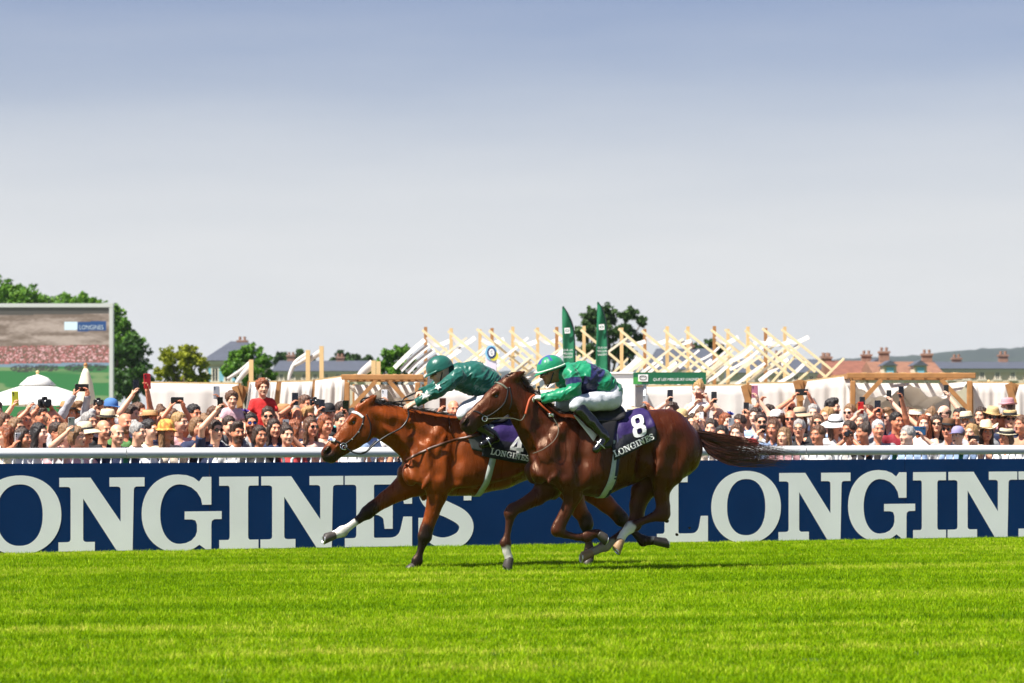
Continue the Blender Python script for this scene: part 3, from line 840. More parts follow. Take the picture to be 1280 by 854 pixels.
H4 = dict(
    label='bright bay racehorse with black legs, a number 4 saddle cloth and one white foreleg sock',
    trunk=[(531, 574, 29, .17), (556, 570, 48, .205), (588, 569, 49, .265), (622, 566, 45, .275), (652, 559, 40, .24), (680, 555, 38, .215), (700, 562, 30, .165)],
    neck=[(468, 521, 19, .072), (490, 531, 23.5, .092), (512, 541, 29, .125), (533, 552, 36, .165), (550, 558, 38, .19)],
    head=[(460, 517, 15, .066), (452, 532, 19.5, .092), (440, 544, 18, .082), (427, 555, 14, .058), (418, 562.5, 12, .050), (412, 567.5, 11.2, .056)],
    ears=[[(452, 511, 6.5, .020, .045), (461, 504, 6, .022, .055), (471, 494, 1.8, .008, .058)]],
    head_muscles=[(453, 542, 14, 12, 45, .055, .04, .02, 'add'),
                  (438, 524, 7, 3.2, 45, .062, .025, .012, 'add'),
                  (428, 549, 16, 1.6, 43, .060, .012, .010, 'add'),
                  (439.5, 528, 3.4, 2.6, 40, .085, .016, .006, 'sub'),
                  (409, 563.5, 4.8, 3.6, 40, .052, .024, .008, 'sub'),
                  (407, 561.5, 5.5, 2.0, 50, .044, .016, .008, 'add'),
                  (422, 573, 10, .9, 43, .052, .012, .005, 'sub'),
                  (417, 574, 6, 4, 40, .015, .03, .015, 'add')],
    legs=[dict(st=[(538, 580, 27, .085, .135), (548, 602, 20, .085, .155), (546, 620, 13, .07, .14), (540, 642, 9.2, .048, .135), (533, 662, 8.6, .044, .13), (531, 671, 8.6, .043, .13), (528, 680, 6.4, .034, .13),
                   (524, 694, 5.2, .027, .13), (521.5, 701, 6.8, .034, .13), (518.5, 707, 5.2, .031, .13), (517, 710, 5.6, .036, .13)], body=1, hoof=((517, 708), (510, 716), 14, -1)),
          dict(st=[(536, 582, 28, .10, -.11), (522, 600, 20, .09, -.13), (503, 611, 14.5, .07, -.135), (482, 624, 10.2, .048, -.135), (466, 635, 8.6, .043, -.13), (459, 641, 8.2, .042, -.13), (449, 649, 6.2, .033, -.13),
                   (436, 659, 5.3, .027, -.13), (428, 664.5, 6.8, .034, -.13), (421, 667.5, 5.2, .031, -.13), (417, 669, 5.6, .036, -.13)], body=1, hoof=((418, 669), (405, 675), 14, -1)),
          dict(st=[(700, 572, 34, .15, .11), (708, 600, 22, .105, .13), (717, 622, 14, .075, .135), (724, 638, 10.5, .052, .135), (731, 648, 9.2, .045, .13), (733, 655, 8.8, .043, .13), (734, 665, 6.6, .034, .13),
                   (736, 680, 5.6, .028, .13), (737, 689, 7.0, .034, .13), (737, 696, 5.4, .031, .13), (737, 699, 5.6, .036, .13)], body=1, hoof=((737, 699), (733, 709), 14, -1)),
          dict(st=[(702, 570, 34, .15, -.11), (722, 595, 23, .105, -.13), (742, 615, 15, .075, -.135), (758, 630, 11.5, .055, -.135), (771, 642, 9.5, .046, -.13), (777, 649, 9.2, .044, -.13), (785, 657, 6.6, .034, -.13),
                   (797, 670, 5.6, .028, -.13), (804, 676, 7.0, .034, -.13), (813, 676, 5.6, .031, -.13), (817, 675.5, 5.8, .036, -.13)], body=1, hoof=((817, 676), (834, 680), 14, 1))],
    muscles=[(535, 560, 34, 9, 55, .150, .06, .05),
             (552, 580, 27, 12, 62, .175, .06, .035),
             (528, 590, 15, 8, 55, .165, .05, .03),
             (512, 594, 14, 9, -75, .08, .07, .03),
             (545, 614, 14, 7, 75, .165, .03, .02),
             (672, 545, 26, 13, 15, .15, .08, .05),
             (706, 565, 25, 9, 105, .14, .08, .04),
             (690, 572, 24, 12, 60, .20, .07, .04),
             (588, 590, 30, 16, 5, .20, .075, .06),
             (500, 527, 34, 7, -20, .07, .045, .05),
             (538, 596, 20, 5, 55, .205, .03, .012), (524, 576, 24, 5.5, 68, .165, .035, .014), (557, 598, 18, 5, 78, .205, .03, .012), (578, 604, 24, 5, 4, .205, .04, .02),
             (498, 548, 26, 5, -38, .085, .04, .014), (545, 566, 26, 5, 60, .205, .03, .014), (632, 594, 24, 5, 14, .215, .04, .02), (610, 545, 26, 8, -4, .22, .04, .03)],
    grooves=[(495, 550, 514, 592, .04, .008, .04), (543, 552, 546, 592, .05, .007, .05), (570, 548, 566, 604, .05, .010, .05), (495, 528, 530, 546, .05, .005, .05), (526, 562, 520, 598, .04, .007, .04),
             (536, 606, 541, 630, .012, .006, .012), (515, 552, 530, 590, .04, .004, .04)],
    eye=(439.5, 528), color=color4)
fr4 = Frame(520, 127.0)
horse4, F4, body4 = build_horse(fr4, H4)

# ================================================================== TACK
def strand_dir(curve_pts, sx, sy, sz):
    pass
def mane(fr, F, root, crest, m, seed, n_each=9, L=.085, flow=(-1, 0, -.15)):
    P = cat_rom([fr.P(a, b, 0) for a, b in crest], 14); roots = []
    for p in P:
        # drop to the crest surface
        zz = np.linspace(p.z+.10, p.z-.15, 120); d = F.sample(np.stack([np.full(120, p.x), np.zeros(120), zz], 1))
        i = np.argmax(d < 0); roots.append((Vector((p.x, 0, zz[i]-.008 if (d < 0).any() else p.z)), None))
    fl = Vector(flow)
    def df(q, nrm, r, segs):
        d = (fl+Vector((r.gauss(0, .25), r.gauss(0, .35), r.gauss(.25, .25)))).normalized(); ll = L*r.uniform(.55, 1.25); out = [q]
        for i in range(segs):
            d = (d+Vector((-.10, r.gauss(0, .08), -.13))).normalized(); out.append(out[-1]+d*ll/segs)
        return out
    return tuft(root, 'mane', roots, m, seed, n_each, L, .006, df)
def tail(fr, root, starts, mids, ends, m, seed, n=420):
    r = random.Random(seed); V = []; F = []; segs = 9
    for _ in range(n):
        f = r.random(); g_ = min(max(f+r.gauss(0, .16), -.05), 1.05); e = min(max(f*.7+.15+r.gauss(0, .25), -.1), 1.1)
        def pick(S, t, lat):
            a, b = S; return Vector(fr.P(a[0]+(b[0]-a[0])*t, a[1]+(b[1]-a[1])*t, lat))
        l0 = r.gauss(0, .018)
        ln = min(1.0, r.uniform(.5, 1.05))
        P = [pick(starts, f, l0*.6), pick(mids[0], f, l0*2), pick(mids[1], g_, l0*3+r.gauss(0, .01)), pick(ends, e, l0*4+r.gauss(0, .03))]
        C = cat_rom(P, 3); C = C[:max(4, int(len(C)*ln))]
        nn = len(C)-1; w = r.uniform(.0018, .0050); sd = Vector((r.gauss(0, .4), 1, r.gauss(0, .6))).normalized(); b = len(V)
        for i, p in enumerate(C):
            p = p+Vector((0, 0, math.sin(i*.9+f*9)*.004*i/nn))
            d = (C[min(i+1, nn)]-C[max(i-1, 0)]).normalized(); a = d.cross(sd).normalized(); ww = w*(1-(i/nn)**2)+.0007
            V += [p-a*ww/2, p+a*ww/2]
        for i in range(nn): F.append((b+2*i, b+2*i+1, b+2*i+3, b+2*i+2))
    return mesh_obj('tail', V, F, m, root)
def ring(mb, c, r, tr, nrm, n=18):
    nrm = Vector(nrm).normalized(); a = nrm.orthogonal().normalized(); b = nrm.cross(a)
    mb.tube([Vector(c)+(a*math.cos(2*math.pi*i/n)+b*math.sin(2*math.pi*i/n))*r for i in range(n+1)], tr, 6)

M_mane8 = hair_mat('dark_brown_hair', (.012, .006, .004), (.045, .016, .008))
M_mane4 = hair_mat('black_hair', (.006, .005, .005), (.020, .015, .012))
M_tail8 = hair_mat('chestnut_tail_hair', (.010, .004, .003), (.075, .020, .008))
mane(fr8, F8, horse8, [(636, 471), (645, 477), (655, 488), (664, 499), (676, 506), (692, 513), (704, 517)], M_mane8, 3, 18, .09)
mane(fr4, F4, horse4, [(455, 504), (463, 505), (475, 507), (490, 509), (510, 513), (532, 516), (556, 519)], M_mane4, 4, 30, .12)
tuft(horse4, 'forelock', [(Vector(fr4.P(456-i*.7, 501+i*.3, (j-2)*.012)), None) for i in range(8) for j in range(5)], M_mane4, 5, 5, .09, .009,
     lambda q, nrm, r, sg: [q+Vector((-.10*(i/sg)*r.uniform(.4, 1), r.gauss(0, .004)*i, .028*math.sin(i/sg*2.6)*r.uniform(.5, 1.2))) for i in range(sg+1)])
tuft(horse8, 'forelock', [(Vector(fr8.P(637-i*.9, 470+i*.4, (j-2)*.012)), None) for i in range(7) for j in range(5)], M_mane8, 6, 4, .08, .009,
     lambda q, nrm, r, sg: [q+Vector((-.07*(i/sg)*r.uniform(.3, 1), r.gauss(0, .004)*i, .022*math.sin(i/sg*2.6)*r.uniform(.5, 1.2))) for i in range(sg+1)])
tail(fr8, horse8, ((869, 538), (877, 556)), (((892, 541), (893, 573)), ((930, 549), (925, 582))), ((1000, 562), (984, 584)), M_tail8, 11, 1300)
tail(fr4, horse4, ((722, 545), (728, 560)), (((745, 548), (744, 575)), ((775, 553), (770, 585))), ((820, 568), (810, 585)), M_mane4, 12, 500)

# ---- bridles
br = empty('bridle', (0, 0, 0)); br.parent = horse8
strap(F8, fr8, br, 'browband', [(618.5, 478), (622, 478.5), (628, 481), (634, 486)], .016, mat('pale_green_strap', (.13, .14, .10), .5), .004)
strap(F8, fr8, br, 'cheekpiece', [(635, 485), (634, 495), (630, 505), (621, 514), (607, 522.5)], .014, M_leather, .004)
strap(F8, fr8, br, 'throat_lash', [(637, 484), (639, 494), (639.5, 503), (637, 512)], .012, M_leather, .004)
strap(F8, fr8, br, 'noseband', [(591.5, 514), (596, 514.5), (601, 517), (606, 521)], .012, M_leather, .004)
c = proj_near(F8, fr8, 606, 523.5, .012)
for s_ in (1, -1):
    mb = MB(); ring(mb, (c.x, c.y*s_, c.z), .026, .0045, (0.1, 1, .1)); mb.build('bit_ring', M_metal, br, smooth=True)
M_orange = mat('orange_rubber_rein', (.42, .065, .012), .6)
def rein(fr, root, pts, r, m, name='rein', near=1):
    P = cat_rom([fr.P(a, b, l) for a, b, l in pts], 6); mb = MB(); mb.tube(P, r, 6); return mb.build(name, m, root, smooth=True)
rein(fr8, br, [(607, 524, .085), (622, 523, .11), (640, 523, .13), (651, 525.5, .14), (656, 519, .14), (658, 513, .14)], .004, mat('pale_green_strap'))
rein(fr8, br, [(657, 518, .14), (660, 506, .13), (663, 498, .11), (668, 494, .08)], .012, M_orange)
rein(fr8, br, [(670, 499, .09), (678, 508, .12), (686, 515, .13), (690, 519, .14)], .010, M_orange)
rein(fr8, br, [(690, 520, .15), (698, 535, .21), (694, 549, .24), (680, 561, .235), (666, 567, .17)], .003, mat('pale_green_strap'), 'neck_string')
rein(fr8, br, [(607, 524, -.085), (622, 523, -.11), (640, 521, -.13), (656, 512, -.14), (668, 495, -.08)], .0055, M_orange)
mb = MB(); p = Vector(fr8.P(689, 519, .155)); mb.box(p, (.05, .012, .035), None, .005); mb.tube([p+Vector((.02, .01, .01)), p+Vector((-.02, .012, -.012))], .007, 6); mb.build('buckle', M_metal, br)

br = empty('bridle', (0, 0, 0)); br.parent = horse4
strap(F4, fr4, br, 'browband', [(441, 515), (445, 516), (449, 518), (454, 522)], .026, M_white_strap, .005, .006)
o_, Pc = strap(F4, fr4, br, 'cheekpiece', [(455, 520), (453, 530), (448, 540), (440, 549), (430, 556.5)], .014, M_leather, .004)
for i in (6, 12, 18):
    mb = MB(); mb.box(Pc[i]+Vector((0, .006, 0)), (.016, .008, .012), None, .002); mb.build('buckle', M_metal, br)
strap(F4, fr4, br, 'throat_lash', [(458, 518), (463, 530), (463, 542), (459, 551)], .012, M_leather, .004)
strap(F4, fr4, br, 'noseband', [(414, 549.5), (418, 550), (424, 553), (429, 556)], .014, M_leather, .004)
M_pad = mat('blue_white_pad', (.12, .18, .42), .7, col2=(.75, .76, .78), scale=28, ramp=(.47, .53))
strap(F4, fr4, br, 'nose_pad', [(413, 549), (415, 549.5), (419, 551)], .036, M_pad, .010, .014)
c = proj_near(F4, fr4, 429.5, 558, .012)
for s_ in (1, -1):
    mb = MB(); ring(mb, (c.x, c.y*s_, c.z), .032, .005, (0.1, 1, .1)); ring(mb, (c.x-.01, c.y*s_, c.z-.012), .022, .004, (0.1, 1, .1)); mb.build('bit_ring', M_metal, br, smooth=True)
rein(fr4, br, [(431, 559, .085), (443, 566, .10), (456, 566, .12), (470, 554, .14), (485, 544, .15), (500, 536, .15), (508, 527, .14), (511, 518, .13), (509, 509, .10)], .009, M_leather)
rein(fr4, br, [(452, 566, .12), (458, 564, .125), (464, 557, .13), (470, 551, .14)], .006, M_leather)
rein(fr4, br, [(431, 559, -.085), (460, 545, -.14), (490, 520, -.14), (505, 508, -.06)], .009, M_leather)
rein(fr4, br, [(480, 505, -.05), (492, 503, -.06), (505, 501.5, -.06), (517, 500, -.08)], .008, M_leather)

# ---- saddle cloths: a sheet wrapped over the back
def cloth_fn(F, fr, A, B, C, D):
    """A top front, B top rear, C bottom rear, D bottom front (pixels) -> P(u, v, off); u along, v: 0 top .. 1 near bottom, negative = far side"""
    pc = fr.P((C[0]+D[0])/2, (A[1]+B[1])/2+42); zc = pc[2]
    def xt(q):
        p = proj_near(F, fr, q[0], q[1], 0.0); return p.x, math.atan2(p.y, p.z-zc)
    xC, tC = xt(C); xD, tD = xt(D); xA = fr.P(*A)[0]; xB = fr.P(*B)[0]
    def P(u, v, off):
        s_ = 1 if v >= 0 else -1; w = abs(v)
        x = (xA+(xB-xA)*u)*(1-w)+(xD+(xC-xD)*u)*w; th = (tD+(tC-tD)*u)*w
        return hit_angle(F, x, zc, s_*th, off)
    return P
def build_cloth(root, P, name, colf, m, nu=26, nv=60):
    V = []; Fc = []; C = []
    for j in range(nv+1):
        v = -1+2*j/nv
        for i in range(nu+1):
            u = i/nu; fold = .004*math.sin(u*17+v*5)+.003*math.sin(v*23+u*8)+.010*max(0, abs(v)-.55)*(1+math.sin(u*9))
            p = P(u, v, .012+fold); V.append(p); C.append(colf(u, v))
    for j in range(nv):
        for i in range(nu):
            a = j*(nu+1)+i; Fc.append((a, a+1, a+nu+2, a+nu+1))
    o = mesh_obj(name, V, Fc, m, root, cols=np.array(C)); solidify(o, .005, 0); return o
M_cloth = mat('saddle_cloth_fabric', (.2, .1, .4), .55, vcol='Col', var=.12, scale=14, bump=.25, bscale=30)
M_mark = mat('cloth_white_print', (.82, .82, .80), .55)
def cloth_col(u, v): return (.006, .006, .012) if abs(v) > .66+.02*math.sin(u*12) else (.026, .011, .090)
DIG = {'8': [arc(.5, .74, .36, .26, 0, 360, 28, 2.8)[:-1], arc(.5, .745, .135, .125, 0, 360, 20, 2.6)[:-1][::-1], ],
       '4': [[(.50, 0), (.80, 0), (.80, .20), (.96, .20), (.96, .40), (.80, .40), (.80, 1.0), (.46, 1.0), (.04, .38), (.04, .20), (.50, .20)], [(.50, .40), (.26, .40), (.50, .76)]]}
D8 = flat_mesh([[arc(.5, .735, .40, .265, 0, 360, 32, 2.9)[:-1], arc(.5, .745, .15, .125, 0, 360, 22, 2.8)[:-1]],
                [arc(.5, .265, .44, .265, 0, 360, 32, 2.9)[:-1], arc(.5, .255, .17, .135, 0, 360, 22, 2.8)[:-1]]])
D4 = flat_mesh([DIG['4']])
def subdiv2(V, F, n=2):
    bm = bmesh.new(); vs = [bm.verts.new((a, b, 0)) for a, b in V]
    for f in F:
        try: bm.faces.new([vs[i] for i in f])
        except Exception: pass
    for _ in range(n):
        bmesh.ops.triangulate(bm, faces=bm.faces); bmesh.ops.subdivide_edges(bm, edges=bm.edges, cuts=1)
    bm.verts.index_update(); V = [(v.co.x, v.co.y) for v in bm.verts]; F = [tuple(q.index for q in f.verts) for f in bm.faces]; bm.free(); return V, F
def print_on(F, fr, parent, name, VF, o, ex, ey_, off, lab=None, sub=0):
    """flat print: pixel origin o (lower left), ex, ey pixel vectors; laid on the horse's side"""
    V, Fc = VF
    if sub: V, Fc = subdiv2(V, Fc, sub)
    W_ = [proj_near(F, fr, o[0]+ex[0]*x+ey_[0]*y, o[1]+ex[1]*x+ey_[1]*y, off) for x, y in V]
    q = mesh_obj(name, W_, Fc, M_mark, parent, smooth=False)
    if lab: q['label'] = lab
    return q
def brand_word(F, fr, parent, p0, p1, cap, off):
    d = Vector((p1[0]-p0[0], p1[1]-p0[1])); L_ = d.length; d.normalize(); up = Vector((d.y, -d.x))
    wid = [(k, LET[k][0]) for k in 'LONGINES']; tot = sum(w for _, w in wid)+.06*7; x = 0
    for k, w in wid:
        o = (p0[0]+d.x*L_*x/tot, p0[1]+d.y*L_*x/tot); ex = d*(L_*w/tot); ey_ = up*cap*(1.12 if k == 'L' else 1)
        print_on(F, fr, parent, 'letter', LETM[k], o, ex, ey_, off); x += w+.06
P8c = cloth_fn(F8, fr8, (742, 520), (804, 514), (820, 551), (767, 575))
cl8 = build_cloth(horse8, P8c, 'saddle_cloth', cloth_col, M_cloth)
print_on(F8, fr8, cl8, 'number', D8, (791.5, 549), (19, -6), (-5.5, -27), .034, 'white number 8', 1)
brand_word(F8, fr8, cl8, (769.5, 571.5), (818.5, 548.5), 7.6, .036)
P4c = cloth_fn(F4, fr4, (592, 522), (664, 524), (672, 580), (602, 570))
cl4 = build_cloth(horse4, P4c, 'saddle_cloth', cloth_col, M_cloth)
print_on(F4, fr4, cl4, 'number', D4, (636, 566.5), (18, 3), (3, -22), .034, 'white number 4', 1)
brand_word(F4, fr4, cl4, (613, 568), (661, 577), 7.4, .036)

# ---- girths, saddles, pads
def girth(F, fr, root, top, bot, w, m, name='girth', off=.008):
    p0 = fr.P(*top); p1 = fr.P(*bot); zc = (p0[2]+p1[2])/2+.1
    P = []; n = 46
    for i in range(n+1):
        a = -R(178)+R(356)*i/n
        f = (1-math.cos(a))/2            # 0 at the top, 1 under the belly
        P.append(hit_angle(F, p0[0]+(p1[0]-p0[0])*min(1, max(0, (f-.3)/.7)), zc, a, off))
    mb = MB(); nr = [Vector((0, p.y, p.z-zc)).normalized() for p in P]; mb.strip(P, w, nr); o = mb.build(name, m, root, smooth=True); solidify(o, .006, 0); return o
girth(F8, fr8, horse8, (758, 560), (750, 621), .075, M_grey_girth)
girth(F8, fr8, horse8, (760, 556), (755, 621), .03, mat('girth_navy', (.015, .02, .06), .6), 'surcingle', .013)
girth(F4, fr4, horse4, (607, 560), (595, 616), .065, M_grey_girth)
def patch(F, fr, root, name, poly, m, off, th=.008, n=8):
    """quad patch (4 pixel corners) on the near side, mirrored on the far side"""
    A, B, C, D = poly
    for s_ in (1, -1):
        V = []; Fc = []
        for j in range(n+1):
            for i in range(n+1):
                u, v = i/n, j/n
                x = (A[0]*(1-u)+B[0]*u)*(1-v)+(D[0]*(1-u)+C[0]*u)*v; y = (A[1]*(1-u)+B[1]*u)*(1-v)+(D[1]*(1-u)+C[1]*u)*v
                p = proj_near(F, fr, x, y, off); V.append((p.x, p.y*s_, p.z))
        for j in range(n):
            for i in range(n): a = j*(n+1)+i; Fc.append((a, a+1, a+n+2, a+n+1))
        o = mesh_obj(name, V, Fc, m, root); solidify(o, th, 0)
M_whitepad = mat('white_pad', (.74, .72, .66), .6, var=.08, scale=10)
def saddle(F, fr, root, front, rear, m):
    p0 = Vector(fr.P(*front)); p1 = Vector(fr.P(*rear)); V = []; Fc = []; nu, nv = 14, 16
    zc = min(p0.z, p1.z)-.3
    for j in range(nv+1):
        a = R(-40)+R(80)*j/nv
        for i in range(nu+1):
            u = i/nu; x = p0.x+(p1.x-p0.x)*u
            lift = .026+.030*abs(math.cos(a))*(max(0, 1-u*4)*.8+max(0, u*4-3)*1.0)
            edge = math.sin(math.pi*min(1, max(0, u)))**.3
            V.append(hit_angle(F, x, zc, a*(.75+.25*edge), lift))
    for j in range(nv):
        for i in range(nu): a = j*(nu+1)+i; Fc.append((a, a+1, a+nu+2, a+nu+1))
    o = mesh_obj('saddle', V, Fc, m, root); solidify(o, .018, 0); return o
saddle(F8, fr8, horse8, (724, 520), (774, 517), M_leather)
saddle(F4, fr4, horse4, (578, 520), (630, 523), M_leather)
patch(F8, fr8, horse8, 'white_pad', [(717, 519), (724, 517), (748, 541), (742, 552)], M_whitepad, .030, .010)
patch(F4, fr4, horse4, 'dark_flap', [(584, 545), (604, 540), (606, 566), (590, 562)], mat('grey_flap', (.03, .036, .034), .6), .014, .008)
patch(F8, fr8, horse8, 'dark_flap', [(749, 528), (772, 524), (764, 560), (752, 562)], M_leather, .030, .010)
strap(F4, fr4, horse4, 'breast_strap', [(600, 543), (585, 547), (572, 549), (556, 554), (540, 560), (526, 566), (514, 572), (505, 578)], .028, M_brown_leather, .016, .006)
strap(F4, fr4, horse4, 'neck_strap', [(561, 521), (562, 530), (563, 538), (568, 549)], .012, M_brown_leather, .012)

# ================================================================== JOCKEYS
def human_head(F, M, sc=1.0, k=.012, face=True):
    """adds a head to a field; M: 4x4, local -y = facing, z = up, origin at the head's centre"""
    Rm = np.array(M.to_3x3().normalized())
    def p(v): return tuple(M @ (Vector(v)*sc))
    def el(c, r, kk=k, op='add'): F.ell(p(c), np.array(r)*sc, Rm, kk*sc, op)
    def cp(a, b, r0, r1, kk=k, op='add'): F.cap(p(a), p(b), r0*sc, r1*sc, kk*sc, op)
    el((0, .014, .032), (.074, .093, .084)); el((0, -.028, -.045), (.056, .066, .074), .03); el((0, -.012, -.04), (.064, .06, .06), .03)
    cp((-.012, -.074, -.098), (.012, -.074, -.098), .017, .017, .02)           # chin
    cp((-.036, -.078, .024), (.036, -.078, .024), .013, .013, .014)              # brow
    if face:
        for s_ in (1, -1):
            el((s_*.031, -.094, .004), (.017, .014, .011), .010, 'sub')
            el((s_*.031, -.079, .003), (.014, .012, .011), .004)
            el((s_*.038, -.066, -.028), (.022, .022, .020), .02)
            el((s_*.074, .012, -.012), (.008, .020, .030), .008)
        cp((0, -.088, .008), (0, -.110, -.028), .008, .012, .010)
        cp((-.012, -.096, -.032), (.012, -.096, -.032), .009, .009, .008)
        cp((-.018, -.087, -.062), (.018, -.087, -.062), .0075, .0075, .006)
        cp((-.022, -.098, -.0655), (.022, -.098, -.0655), .003, .003, .004, 'sub')
def face_color(V, Minv, skin, lip=(.30, .07, .055), brow=(.03, .018, .012), beard=None, sc=1.0):
    """V world-space points -> colours; head-local tests"""
    P = (np.c_[V, np.ones(len(V))] @ np.array(Minv).T)[:, :3]/sc
    col = np.tile(np.array(skin), (len(V), 1)); n = vnoise(V, 40, 2)
    col *= (.90+.2*n)[:, None]
    inh = (np.abs(P[:, 0]) < .09) & (np.abs(P[:, 1]) < .13) & (P[:, 2] > -.13) & (P[:, 2] < .12)
    def spot(c, r, cc, soft=.6):
        nonlocal col
        d = np.sqrt((((P-np.array(c))/np.array(r))**2).sum(1)); f = (1-smoothstep(soft, 1.0, d))*inh; col = lerp3(col, cc, f)
    for s_ in (1, -1):
        spot((s_*.042, -.075, -.03), (.030, .03, .026), np.array(skin)*np.array([1.12, .82, .78]), .1)
        spot((s_*.031, -.09, .025), (.022, .03, .0055), brow, .5)
        spot((s_*.031, -.09, .003), (.015, .02, .008), (.55, .52, .50), .7); spot((s_*.031, -.094, .003), (.0075, .02, .0085), (.015, .01, .008), .7)
        spot((s_*.031, -.09, .0125), (.017, .02, .004), (.05, .02, .015), .4)
        spot((s_*.008, -.11, -.038), (.006, .008, .004), (.08, .02, .015), .5)
    spot((0, -.095, -.064), (.026, .02, .012), lip, .6); spot((0, -.097, -.0655), (.022, .02, .003), (.06, .012, .012), .4)
    if beard is not None:
        f = smoothstep(-.030, -.055, P[:, 2])*smoothstep(.03, -.02, P[:, 1])*inh
        d = np.sqrt((((P-np.array((0, -.1, -.064)))/np.array((.024, .03, .010)))**2).sum(1)); f = f*smoothstep(.7, 1.1, d); col = lerp3(col, beard, f*.85)
    return col
M_skin = mat('skin', (.5, .3, .2), .48, vcol='Col', spec=.45, subsurf=.08)
def silk_mat(name, vc=True):
    m = mat(name, (.5, .5, .5), .40, vcol='Col', spec=.45, sheen=.2)
    t = m.node_tree; L = t.links.new; b = t.nodes['Principled BSDF']
    tc = t.nodes.new('ShaderNodeTexCoord'); n1 = t.nodes.new('ShaderNodeTexNoise'); n1.inputs['Scale'].default_value = 8; n1.inputs['Detail'].default_value = 2; n1.inputs['Distortion'].default_value = .8
    mp = t.nodes.new('ShaderNodeMapping'); mp.inputs['Rotation'].default_value = (0, R(25), 0); mp.inputs['Scale'].default_value = (.55, 1, 1.7); L(tc.outputs['Object'], mp.inputs[0]); L(mp.outputs[0], n1.inputs['Vector'])
    bp = t.nodes.new('ShaderNodeBump'); bp.inputs['Strength'].default_value = .35; bp.inputs['Distance'].default_value = .03; L(n1.outputs['Fac'], bp.inputs['Height']); L(bp.outputs[0], b.inputs['Normal'])
    return m
M_silk = silk_mat('racing_silk')
M_breech = mat('white_breeches', (.62, .63, .68), .65, bump=.5, bscale=14, var=.04, scale=8)
M_boot = mat('black_boot', (.008, .008, .009), .16, coat=.5, spec=.6)
M_goggle = mat('goggle_lens', (.02, .025, .02), .08, spec=.8, coat=.6)
M_rubber = mat('black_rubber', (.012, .012, .012), .5)
def head_mat(fr, c, pitch, yaw, roll=0.0):
    """head centre (pixel, lat); faces +x (forward) turned by yaw, nose down by pitch"""
    p = Vector(fr.P(c[0], c[1], c[2]))
    M = Matrix.Translation(p) @ Matrix.Rotation(R(90+yaw), 4, 'Z') @ Matrix.Rotation(R(pitch), 4, 'X') @ Matrix.Rotation(R(roll), 4, 'Y')
    return M
def ik(a, b, l1, l2, hint):
    a = Vector(a); b = Vector(b); d = b-a; D = min(d.length, (l1+l2)*.999); dn = d.normalized(); b = a+dn*D
    x = (l1*l1-l2*l2+D*D)/(2*D); h_ = math.sqrt(max(l1*l1-x*x, 0)); hv = Vector(hint); hv = (hv-dn*hv.dot(dn))
    hv = hv.normalized() if hv.length > 1e-6 else dn.orthogonal().normalized()
    return a+dn*x+hv*h_, b
def add_hand(F, w, fdir, pdir, sc=1.0, curl=.6, side=1, k=.006, spread=.0):
    """palm and five fingers: w wrist, fdir along the fingers, pdir the way the palm faces, side: thumb side sign"""
    w = Vector(w); f = Vector(fdir).normalized(); pn = Vector(pdir); pn = (pn-f*pn.dot(f)).normalized(); sd = f.cross(pn)*side
    F.cap(w, w+f*.05*sc, .024*sc, .026*sc, .012)
    for i, (o, ln) in enumerate(((.027, .072), (.010, .080), (-.008, .076), (-.025, .060))):
        b0 = w+f*.055*sc+sd*o*.95*sc; F.cap(w+f*.02*sc+sd*o*.6*sc, b0, .017*sc, .0125*sc, .008)
        d = (f+sd*o*spread*8).normalized(); q = b0; l3 = ln*sc
        for j, fr_ in enumerate((.42, .32, .26)):
            a = curl*(j+.6)*.62; dd = (d*math.cos(a)+pn*math.sin(a)).normalized(); q2 = q+dd*l3*fr_
            F.cap(q, q2, .0098*sc*(1-.1*j), .0092*sc*(1-.12*j), .004); q = q2
    t0 = w+f*.018*sc+sd*.022*sc; t1 = t0+(sd*.75+f*.65+pn*.25).normalized()*.042*sc; t2 = t1+(f*.8+sd*.15+pn*.5*(curl+.2)).normalized()*.038*sc
    F.cap(t0, t1, .015*sc, .0125*sc, .008); F.cap(t1, t2, .0115*sc, .0095*sc, .004)
def to_local(fr, q): return Vector(fr.P(q[0], q[1], q[2]))
